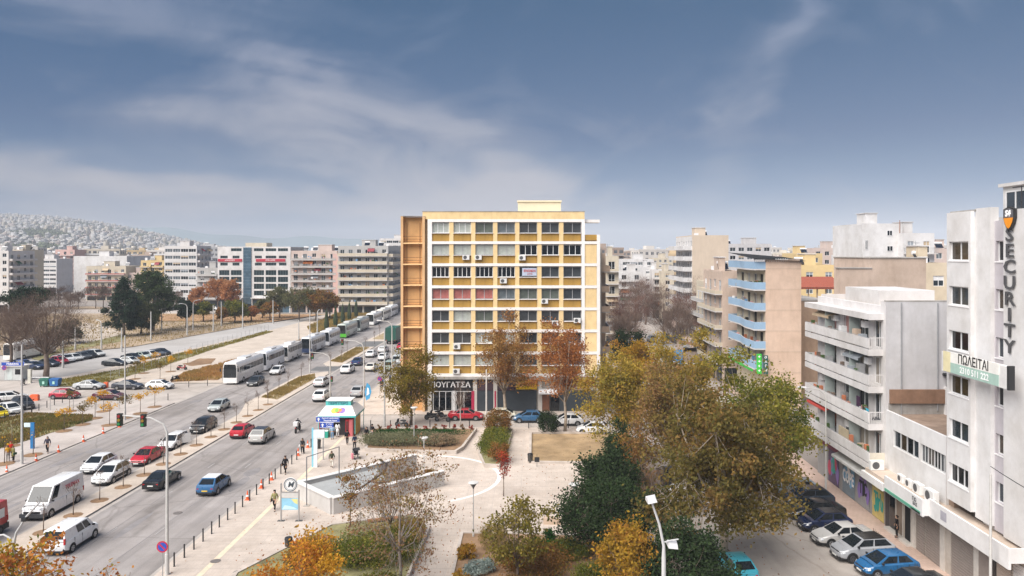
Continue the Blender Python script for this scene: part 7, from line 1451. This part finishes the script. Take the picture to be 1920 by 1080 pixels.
# metro entrance
cwall = mat('light_concrete_wall', (.56, .54, .52), .8, .06, 1, stain=.12, streak=.1); capm = mat('white_stone_cap', (.74, .72, .70), .6, .05, 2, stain=.1)
me_ = thing('metro_entrance', 'concrete walled metro stair entrance with sloping grey cover slab', 'metro entrance', (0, 0, 0))
pA, pB, pC, pD = (-21.2, 66.6), (-17.0, 62.3), (-8.7, 70.0), (-12.2, 75.6)
def wall_seg(b, p, q, z0, z1, th, m, ext=.0):
    dx, dy = q[0]-p[0], q[1]-p[1]; l_ = math.hypot(dx, dy); nx, ny = -dy/l_*th/2, dx/l_*th/2; P_ = [(p[0]+nx, p[1]+ny), (q[0]+nx, q[1]+ny), (q[0]-nx, q[1]-ny), (p[0]-nx, p[1]-ny)]; b.prism(P_, z0, z1, m)
for (p, q, h0) in ((pA, pB, 1.45), (pB, pC, 1.447), (pD, pA, 1.444)):
    b = MB(); wall_seg(b, p, q, .12, h0, .4, cwall); b.build('parapet_wall', me_); b = MB(); wall_seg(b, p, q, h0+.002, h0+.07, .55, capm); b.build('cap_stone', me_)
b = MB(); b.prism([(-20.9, 66.5), (-17.0, 62.7), (-15.7, 63.9), (-13.8, 68.6), (-15.5, 72.2), (-17.2, 70.3)], 1.0, 1.12, mat('grey_cover_slab', (.36, .37, .37), .8, .06, 2, stain=.1)); b.build('cover_slab', me_)
b = MB(); rail = [(-15.9, 63.8, 1.2), (-14.6, 66.8, 1.6), (-13.9, 68.9, 1.75), (-14.2, 71, 1.8), (-15.2, 72.6, 1.8)]; b.tube(rail, .09, DARK, 6)
b.build('handrail', me_)
b = MB(); 
for i, dz in ((0, 0), (1, -.5)): b.tube([(-14.6+i*1.2, 66.4+i*.8, 1.0+dz*.2), (-12.6+i, 69.0+i*.5, .9+dz), (-11.6+i, 71.0+i*.2, .7+dz)], .04, STEEL, 6)
b.build('stair_rail', me_)
b = MB()
for (p, q) in zip(PIT, PIT[1:]+PIT[:1]): b.face([(p[0], p[1], -4), (q[0], q[1], -4), (q[0], q[1], .12), (p[0], p[1], .12)], cwall)
b.face([(x_, y_, -4) for x_, y_ in PIT], mat('stairwell_floor', (.2, .18, .16))); b.build('stairwell', me_)
b = MB(); d0 = Vector((PIT[1][0]-PIT[0][0], PIT[1][1]-PIT[0][1], 0)); d1 = Vector((PIT[3][0]-PIT[0][0], PIT[3][1]-PIT[0][1], 0)); o0 = Vector((PIT[0][0], PIT[0][1], 0))
for i in range(14):
    a0 = o0+d0*(1-i/14); a1 = o0+d0*(1-(i+1)/14); z_ = .1-.17*(i+1)
    b.face([(a0.x, a0.y, z_), (a1.x, a1.y, z_), ((a1+d1).x, (a1+d1).y, z_), ((a0+d1).x, (a0+d1).y, z_)], KERB); b.face([(a1.x, a1.y, z_), (a1.x, a1.y, z_-.17), ((a1+d1).x, (a1+d1).y, z_-.17), ((a1+d1).x, (a1+d1).y, z_)], SL)
b.build('stairs', me_)
bush('rust coloured climbing plant inside the metro stairwell', -11.4, 71.2, 3.6, 2.6, 1.1, BRNL, 3000, .15, 401, z=.1); bush('brown creeping shrub along the stairwell wall', -14.0, 67.4, 1.9, 2.6, .9, BRNL, 1800, .15, 402, z=.1)
def board(name, label, cat, x, y, z, rz=0): return thing(name, label, cat, (x, y, z), rz)
pyl = thing('metro_sign', 'metro pylon with round M emblem and blue map panel', 'sign', (-20.0, 60.7, .12)); ALU = mat('brushed_aluminium', (.42, .41, .40), .4, .05, 3, metal=.5)
for x_ in (-.72, .72): b = MB(); b.box(x_-.05, -.06, 0, x_+.05, .06, 3.05 if x_ < 0 else 2.5, ALU); b.box(x_-.28, -.14, 0, x_+.28, .14, .035, mat('dark_base', (.10, .10, .10))); b.build('post', pyl)
b = MB(); b.tube([(.05, -.05, 2.95), (.05, .05, 2.95)], .57, mat('emblem_white', (.78, .78, .78), .4), 28); em = b.build('emblem', pyl)
b = MB(); n = 28
for r1_, r2_ in ((.54, .47), (.42, .39)):
    for i in range(n): a0, a1 = 2*math.pi*i/n, 2*math.pi*(i+1)/n; b.face([(.05+r1_*math.cos(a0), -.056, 2.95+r1_*math.sin(a0)), (.05+r2_*math.cos(a0), -.056, 2.95+r2_*math.sin(a0)), (.05+r2_*math.cos(a1), -.056, 2.95+r2_*math.sin(a1)), (.05+r1_*math.cos(a1), -.056, 2.95+r1_*math.sin(a1))], mat('emblem_dark', (.07, .09, .11), .5))
b.build('emblem_ring', em); obj('emblem_letter', text_mesh('M', .60, _M['emblem_dark'], .004, .02, shear=.25), em, (.06, -.06, 2.95))
b = MB(); b.box(-.67, -.05, 1.92, .67, .05, 2.3, mat('name_panel', (.58, .57, .55), .4)); b.box(-.67, -.06, 2.3, .67, .06, 2.36, ALU); b.build('name_panel', pyl)
b = MB(); b.box(-.67, -.05, .92, .67, .05, 1.84, mat('map_panel_blue', '#8fc4dc', .3)); mp_ = b.build('map_panel', pyl); b = MB(); b.face([(.1, -.053, 1.8), (.64, -.053, 1.8), (.64, -.053, 1.35), (.35, -.053, 1.5)], mat('map_yellow', '#d9cf8a', .3)); b.face([(-.62, -.053, .96), (.64, -.053, .96), (.3, -.053, 1.15), (-.4, -.053, 1.3)], mat('map_pale', '#bfe0e6', .3)); b.build('map_print', mp_)
fr_ = thing('sign_frame', 'thin dark square arch frame standing at the metro wall corner', 'frame', (-19.75, 64.3, .12)); b = MB(); b.tube([(0, 0, 0), (0, 0, 4.2), (1.9, 3.4, 4.2), (1.9, 3.4, 0)], .05, mat('dark_grey_tube', (.16, .16, .17), .5), 6); b.build('tube_frame', fr_); b = MB(); b.box(-.25, -.25, 0, .25, .25, .04, KERB); b.build('base_plate', fr_)
tot = thing('bus_stop_totem', 'pale blue and white bus stop totem beside the kerb', 'sign', (*gp(590, 876, .12), .12)); b = MB(); b.box(-.28, -.06, 0, -.12, .06, 4.0, mat('totem_blue', '#7fc2d6', .4)); b.box(-.118, -.05, 0, .28, .05, 3.4, mat('totem_white', (.72, .76, .78), .4)); b.box(-.118, -.08, 3.0, 1.0, .08, 3.8, mat('totem_panel', (.70, .76, .82), .4)); b.build('panel', tot)
tot = thing('bus_stop_totem', 'blue totem with small white panel on the left pavement', 'sign', (*gp(62.5, 841, .12), .12)); b = MB(); b.box(-.3, -.07, 0, .12, .07, 2.9, mat('totem_deep_blue', '#1d6fa8', .4)); b.box(-1.0, -.06, 2.4, -.302, .06, 2.85, mat('totem_pale', (.62, .74, .78), .4)); b.build('panel', tot)
# kiosk
kx, ky = -23.55, 88.6
K = thing('kiosk', 'kiosk with white and turquoise sloping roof and red drink fridges', 'kiosk', (kx, ky, .12)); TQ = mat('turquoise_paint', '#58b9b5', .5, .05, 2); KW = mat('kiosk_white', (.80, .79, .78), .5, .04, 2)
b = MB(); b.box(-1.5, .6, 0, 1.5, 3.2, 2.35, mat('kiosk_dark', (.045, .045, .05), .5)); b.build('cabin', K)
b = MB(); P0 = [(-2.2, -.6), (2.3, -.6), (2.3, 4.0), (-2.2, 4.0)]; P1 = [(-1.55, .55), (1.55, .55), (1.55, 3.0), (-1.55, 3.0)]; z0, z1 = 2.55, 3.5
for i in range(4): j = (i+1) % 4; b.face([(*P0[i], z0), (*P0[j], z0), (*P1[j], z1), (*P1[i], z1)], KW); b.face([(*P0[i], z0-.22), (*P0[j], z0-.22), (*P0[j], z0), (*P0[i], z0)], TQ)
b.face([(*p, z1) for p in P1], KW); b.face([(*p, z0-.22) for p in P0[::-1]], KW); b.build('roof', K)
b = MB(); b.box(-1.55, .55, 3.502, 1.45, 1.6, 4.05, TQ); b.box(-1.5, .5, 4.052, 1.5, 2.6, 4.15, KW); o = b.build('roof_sign', K); obj('lettering', text_mesh('ΠΕΡΙΠΤΕΡΟ', .42, mat('sign_navy', '#1f4f6a', .5), .004, .012), o, (-.05, .54, 3.78))
for i, (x_, z_, r_, c_) in enumerate(((-.35, 0, .42, '#d9c64a'), (.15, -.1, .36, '#c9583a'), (.55, .0, .40, '#8d6fb5'), (-.05, .15, .3, '#7fae4a'), (.3, .12, .22, '#d98a3a'))):
    b = MB(); n = 12; b.face([(x_+r_*math.cos(2*math.pi*k/n), -.02+(.8*(r_*.85*math.sin(2*math.pi*k/n)+z_*.3))*1.21+.0, 3.02+(.8*(r_*.85*math.sin(2*math.pi*k/n)+z_*.3))+.014+i*.004) for k in range(n)], mat('roof_art_%d' % i, c_, .6)); b.build('roof_print', K)
RF_ = mat('fridge_red', '#a8202a', .4, .1, 2)
for x_, m_, nm in ((-1.9, RF_, 'drinks_fridge'), (1.2, RF_, 'drinks_fridge'), (1.62, mat('fridge_pink', '#c4686c', .4), 'drinks_fridge'), (-1.25, mat('magazine_rack', '#8c8a88', .5, .4, 8), 'magazine_rack'), (-.75, mat('magazine_rack2', '#a29a80', .5, .5, 9), 'magazine_rack')):
    b = MB(); b.box(x_-.22, -.2, 0, x_+.22, .45, 2.0, m_); b.box(x_-.15, -.215, .3, x_+.15, -.203, 1.8, glass('fridge_glass', '#5a2024', .1) if m_ is RF_ else m_); b.build(nm, K)
b = MB(); b.box(-2.0, -.9, 0, -.9, -.3, .75, mat('ice_chest_teal', '#2a9a86', .4)); b.box(-1.95, -.85, .75, -.95, -.35, .82, KW); b.build('ice_cream_chest', K); b = MB(); b.box(2.0, .5, 0, 2.06, 2.8, 2.3, mat('yellow_side_panel', '#c99b3a', .6)); b.build('side_panel', K)
for x_, y_ in ((-2.1, -.5), (2.2, -.5), (2.2, 3.9), (-2.1, 3.9)): b = MB(); b.tube([(x_, y_, 0), (x_, y_, 2.35)], .04, TQ, 6); b.build('post', K)
# signs
ds = thing('direction_sign', 'two blue direction sign boards stacked on a post over the kerb', 'sign', (*gp(606, 862, .12), .12)); BL_ = mat('sign_board_blue', '#2a4fae', .4, .05, 3)
b = MB(); b.tube([(0, 0, 0), (0, 0, 4.6)], .06, STEEL, 8); b.build('post', ds)
for x0_, x1_, z0_, z1_, t1, t2 in ((-.72, 1.75, 4.0, 4.52, 'Λιμάνι Θεσσαλονίκης', 'Thessaloniki Airport'), (-.3, 1.1, 3.4, 3.92, 'Κέντρο', 'Centre')):
    b = MB(); b.box(x0_, -.1, z0_, x1_, -.062, z1_, BL_); b.box(x0_-.03, -.105, z1_, x1_+.03, -.06, z1_+.03, lw); b.box(x0_-.03, -.105, z0_-.03, x1_+.03, -.06, z0_, lw); o = b.build('sign_board', ds)
    w_ = x1_-x0_-.6; obj('lettering', text_mesh(t1, .2, lw, .003, .004, squash=min(1, w_/(len(t1)*.115))), o, (x0_+.55+w_/2, -.105, z0_+.38)); obj('lettering', text_mesh(t2, .2, lw, .003, .006, squash=min(1, w_/(len(t2)*.11))), o, (x0_+.55+w_/2, -.105, z0_+.14))
    a_ = MB(); X = x0_+.26; Zc = (z0_+z1_)/2; a_.face([(X-.17, -.106, Zc), (X+.17, -.106, Zc), (X, -.106, Zc+.19)], lw); a_.face([(X-.055, -.106, Zc-.19), (X+.055, -.106, Zc-.19), (X+.055, -.106, Zc), (X-.055, -.106, Zc)], lw); a_.build('arrow', o)
def round_sign(label, x, y, h, d=.32, rz=0, z=.12):
    t = thing('no_parking_sign', label, 'sign', (x, y, z), R(rz)); b = MB(); b.tube([(0, 0, 0), (0, 0, h+.3)], .03, STEEL, 8); b.build('post', t); b = MB(); b.tube([(0, -.05, h), (0, -.035, h)], d, mat('sign_rim_red', '#b8283c', .4), 24); o = b.build('disc', t)
    b = MB(); b.tube([(0, -.056, h), (0, -.0505, h)], d*.76, BL_, 24); b.build('disc_field', o); b = MB(); k = d*.72; s_ = .035; b.face([(-k*.7-s_, -.058, h+k*.7-s_), (-k*.7+s_, -.058, h+k*.7+s_), (k*.7+s_, -.058, h-k*.7+s_), (k*.7-s_, -.058, h-k*.7-s_)], _M['sign_rim_red']); b.build('disc_bar', o)
round_sign('round no parking sign in blue with red ring and bar at lower left', -23.4, 46.8, 3.4, .36)
round_sign('small round sign before the covered scooters on the pavement', *gp(712, 742, .12), 2.6, .34)
us = thing('wind_banner', 'blue and white teardrop banner leaning behind the kiosk', 'banner', (*gp(686, 755, .12), .12)); b = MB(); b.face([(0, 0, .3), (.55, 0, .6), (.8, 0, 1.6), (.6, 0, 2.5), (.15, 0, 2.9), (-.2, 0, 1.6)], mat('banner_sky_blue', '#3f94c4', .6)); b.face([(.1, -.01, 1.0), (.5, -.01, 1.3), (.4, -.01, 2.1), (.2, -.01, 2.2)], lw); b.build('cloth', us); b = MB(); b.tube([(0, .02, 0), (0, .02, 2.9)], .025, STEEL, 6); b.build('pole', us)
# benches, bins, chair
WD = mat('bench_wood', (.36, .17, .09), .7, .2, 3)
def bench(label, x, y, rz):
    t = thing('park_bench', label, 'bench', (x, y, .12), R(rz))
    for k in range(4): b = MB(); b.box(-1.2, -.3+k*.155, .44, 1.2, -.17+k*.155, .49, WD); b.build('slat', t)
    for s_ in (-1, 1): b = MB(); b.box(s_*.95-.1, -.28, 0, s_*.95+.1, .28, .438, CONC); b.build('leg', t)
bench('long brown bench behind the orange gold treetop', *gp(595, 1012, .5), 20); bench('brown bench hidden behind the leafy tree near the metro wall', *gp(718, 975, .5), 20)
b = MB(); b.box(-.7, -.25, 0, .7, .25, .5, BEIGE); o = b.build('stone_seat', None, loc=(1.3, 60.1, .12), rz=R(-4), label='low stone seat block beside the evergreens', cat='seat')
b = MB(); b.box(-.7, -.25, 0, .7, .25, .5, BEIGE); o = b.build('stone_seat', None, loc=(3.2, 58.6, .12), rz=R(-8), label='low stone seat under the evergreen crown edge', cat='seat')
def bin_(label, x, y): t = thing('litter_bin', label, 'litter bin', (x, y, .12)); b = MB(); b.lathe([(.24, .1), (.28, .85), (.25, .88)], mat('bin_dark', (.05, .045, .04), .6), 12); b.build('bin_body', t, True, 40); b = MB(); b.lathe([(.3, .87), (.26, 1.0), (.001, 1.05)], BLACKP, 12); b.build('lid', t, True, 40)
bin_('dark litter bin behind the orange gold tree at bottom', *gp(541, 1033, .12)); bin_('brown litter bin near the kerb left of the kiosk people', *gp(597, 841, .12)); bin_('dark litter bin at the corner of the dry lawn', -.6, 77.3)
b = MB(); b.tube([(0, 0, 0), (0, 0, 1.3)], .02, BLACKP, 5); b.face([(-.25, 0, .5), (.25, 0, .5), (.25, 0, 1.0), (-.25, 0, 1.0)], BLACKP); b.build('small_notice_stand', None, loc=(.1, 75.9, .12), label='little black stand by the lawn corner kerb', cat='stand')
pc = thing('pushchair', 'black and white pushchair with a pink bag beside the people', 'pushchair', (*gp(668, 860, .12), .12), R(30)); b = MB(); b.face([(-.3, -.4, .5), (.3, -.4, .5), (.3, .3, .45), (-.3, .3, .45)], BLACKP); b.face([(-.3, .3, .45), (.3, .3, .45), (.3, .45, 1.0), (-.3, .45, 1.0)], BLACKP); b.face([(-.3, .45, 1.0), (.3, .45, 1.0), (.32, -.1, 1.2), (-.32, -.1, 1.2)], lw); b.face([(-.32, -.1, 1.2), (.32, -.1, 1.2), (.3, -.4, .95), (-.3, -.4, .95)], BLACKP); b.build('seat', pc); b = MB(); b.box(-.5, -.2, .1, -.34, .2, .6, cloth('d98a94')); b.build('bag', pc)
for x_ in (-.28, .28):
    for y_ in (-.35, .4): b = MB(); b.tube([(x_-.02, y_, .14), (x_+.02, y_, .14)], .14, TYRE, 10); b.build('wheel', pc)
b = MB(); b.tube([(-.28, .4, .14), (-.28, -.2, .55), (-.28, .7, 1.05), (.28, .7, 1.05), (.28, -.2, .55), (.28, .4, .14)], .02, STEEL, 5); b.build('frame', pc)
for i, (p, q, c_, l) in enumerate(((85, 725, '#2f6b5c', 'green waste container beside the blue recycling bin'), (104, 725, '#2a63a0', 'blue recycling container with pale mark'))):
    x_, y_ = gp(p, q); t = thing('waste_container', l, 'container', (x_, y_, 0)); b = MB(); m_ = mat('bin_%d' % i, c_, .5, .15, 3); b.v = [(-.62, -.45, .2), (.62, -.45, .2), (.62, .45, .2), (-.62, .45, .2), (-.75, -.55, 1.2), (.75, -.55, 1.2), (.75, .55, 1.2), (-.75, .55, 1.2)]; k = b._m(m_); b.f = [(0, 1, 5, 4), (1, 2, 6, 5), (2, 3, 7, 6), (3, 0, 4, 7), (3, 2, 1, 0)]; b.mi = [k]*5; b.build('tub', t)
    b = MB(); b.box(-.78, -.58, 1.2, .78, .58, 1.27, m_); b.box(-.72, -.3, 1.27, .72, .5, 1.38, m_); b.build('lid', t, bevel=.02); b = MB(); b.box(-.18, -.54, .5, .18, -.50, .95, mat('bin_label', '#a9d6c8')); b.build('sticker', t); b = MB(); [b.tube([(sx*.5-.03, sy*.35, .1), (sx*.5+.03, sy*.35, .1)], .1, TYRE, 8) for sx in (-1, 1) for sy in (-1, 1)]; b.build('castors', t)
bt = thing('ticket_booth', 'small grey ticket booth with blue sign strip at the parking entry', 'booth', (*gp(25, 713), 0)); b = MB(); b.box(-1.6, 0, 0, 1.5, 1.8, 2.4, mat('booth_grey', (.55, .57, .56), .6)); b.build('cabin', bt); b = MB(); b.box(-1.9, -.3, 2.402, 1.9, 2, 2.55, KW); b.build('roof', bt); b = MB(); b.box(-1.8, -.34, 2.56, 2.0, -.25, 3.1, BL_); o = b.build('sign_strip', bt); obj('lettering', text_mesh('PARKING', .5, lw, .003, .01), o, (.1, -.345, 2.83))
b = MB(); b.box(-1.0, -.03, .1, -.2, -.002, 2.0, mat('booth_door', (.62, .68, .66), .5)); b.build('door', bt); b = MB(); b.box(.3, -.03, 1.0, 1.2, -.002, 1.9, GL); b.build('window', bt)
tm = thing('ticket_machine', 'pale ticket machine column with barrier arm by the booth', 'ticket machine', (*gp(56, 718), 0)); b = MB(); b.box(-.25, -.2, 0, .25, .2, 2.3, mat('machine_pale', (.6, .58, .5), .6)); b.build('column', tm); b = MB(); b.box(.26, -.04, .9, 3.2, .04, 1.0, lw); b.build('barrier_arm', tm)
round_sign('stop marker round red sign at the parking entry', *gp(8, 714), 2.2, .4, 0, 0)
b = MB(); b.box(-.6, -.25, 0, .6, .25, .8, OR_); b.box(-.5, -.2, .8, .5, .2, .9, OR_); b.build('road_barrier', None, loc=(*gp(65, 751), 0), label='red plastic road barrier block at the side street edge', cat='barrier')
b = MB(); b.box(-.3, -.2, 0, .3, .2, .9, OR_); b.build('road_barrier', None, loc=(*gp(199, 727), 0), label='small red barrier behind the silver sedan', cat='barrier')
# railings
rl_ = thing('pavement_railing', 'black hooped railing on the kerb behind the parked cars', 'railing', (25.55, 46, .12)); b = MB()
for i in range(40): yy = i*.27; b.tube([(0, yy, 0), (0, yy, .95)], .018, BLACKP, 4)
b.tube([(0, 0, .15), (0, 10.6, .15)], .018, BLACKP, 4); b.build('bars', rl_, kind=None)
# light wire fences along the promenade
for (p, q, l, n_) in (((-52.9, 126), (-52.9, 200), 'thin wire fence posts along the promenade kerb', 26), ((-72.4, 127), (-73.5, 205), 'wire fence between the promenade and the parking lot', 28), ((-58, 103.9), (-150, 97.8), 'low wire fence before the side street cars', 30)):
    t = thing('wire_fence', l, 'fence', (0, 0, 0)); pb = MB(); pb.tube([(0, 0, 0), (0, 0, 2.0)], .035, STEEL, 5); pm_ = pb.mesh('post')
    for i in range(n_+1): k = i/n_; obj('post', pm_, t, (p[0]+(q[0]-p[0])*k, p[1]+(q[1]-p[1])*k, .1))
    w_ = MB(); [w_.tube([(p[0], p[1], z_), (q[0], q[1], z_)], .012, STEEL, 3) for z_ in (.7, 1.3, 1.9)]; w_.build('wire', t)
for i, (p, q) in enumerate(((283, 640), (351, 630), (400, 622), (455, 616), (512, 607), (303, 620), (415, 612), (362, 620), (560, 640), (595, 628), (141, 658), (190, 655), (228, 660), (118, 690))): x_, y_ = gp(p, q); lamp('pale lamp mast on the scrubland and parking lot', x_, y_, 8.5 if i < 8 else 6.5, 1.2 if i % 2 else 0, 30*i, base=.16, z=0).__setitem__('group', 'pale lamp masts around the scrubland')
for i, y_ in enumerate((205, 216, 226, 236, 247)): b = MB(); b.lathe([(.5, 0), (.7, 2), (.35, 5), (.001, 6.5)], mat('cypress_dark', (.035, .05, .025), .95, .4, 2), 7); b.build('cypress_tree', None, loc=(-57.5-i*.5, y_, .1), label='slim dark cypress in the reeds, %s from the near end' % ORD[i], cat='tree', group='slim cypresses beside the far coaches')
# shed and tarpaulin in the back car park
sd_ = thing('shed', 'small lean to shed with brown roof in the back car park', 'shed', (27.5, 140, 0)); b = MB(); b.box(0, 0, 0, 6, 6, 3.2, mat('shed_wall', (.35, .27, .22), .9, .2, 1)); b.build('wall', sd_); b = MB(); b.face([(-.4, -.5, 5.0), (6.4, -.5, 3.4), (6.4, 6.5, 3.4), (-.4, 6.5, 5.0)], mat('shed_roof', (.22, .12, .07), .8, .2, 1)); b.box(-.002, .0, 3.2, .1, 6, 4.7, PK); b.build('roof', sd_); b = MB(); b.box(-2.4, -.2, 0, -.1, -.1, 3.6, mat('blue_tarp', '#4b8fc0', .6, .2, 1)); b.build('tarpaulin', sd_)
# manholes
for i, (p, q, l) in enumerate(((404, 1052, 'round manhole cover on the pavement near the tactile strip'), (447, 1073, 'round manhole cover at the bottom of the plaza pavement'), (333, 962, 'manhole cover in the right carriageway'))):
    x_, y_ = gp(p, q, .13 if i < 2 else 0); b = MB(); b.lathe([(.36, .012), (.30, .016), (.001, .016)], mat('cast_iron', (.16, .14, .13), .6, .2, 6), 20); b.build('manhole_cover', None, loc=(x_, y_, .128 if i < 2 else .017), label=l, cat='manhole cover')
# power cable from the pole
b = MB(); pts = [(26.3+.0*i, 43.2-i*1.2, 9.6+.012*(i-6)**2*1.0-.45) for i in range(12)]; b.tube(pts, .025, BLACKP, 4); b.build('power_cable', None, label='black cable running from the utility pole along the facade', cat='cable')
# ------------------------------------------------------------------ air
hm = bpy.data.materials.new('haze'); hm.use_nodes = True; hn = hm.node_tree; hn.nodes.clear(); ho = nd(hn, 'ShaderNodeOutputMaterial'); hv = nd(hn, 'ShaderNodeVolumePrincipled'); hv.inputs['Density'].default_value = .00025; hv.inputs['Color'].default_value = (.84, .90, 1, 1); hv.inputs['Anisotropy'].default_value = -.25; hn.links.new(hv.outputs[0], ho.inputs['Volume'])
hb = MB(); hb.box(-9300, -150, -40, 9300, 8100, 252, hm); hb.build('haze', None, kind='stuff', label='pale blue haze in the air over the whole city', cat='haze')
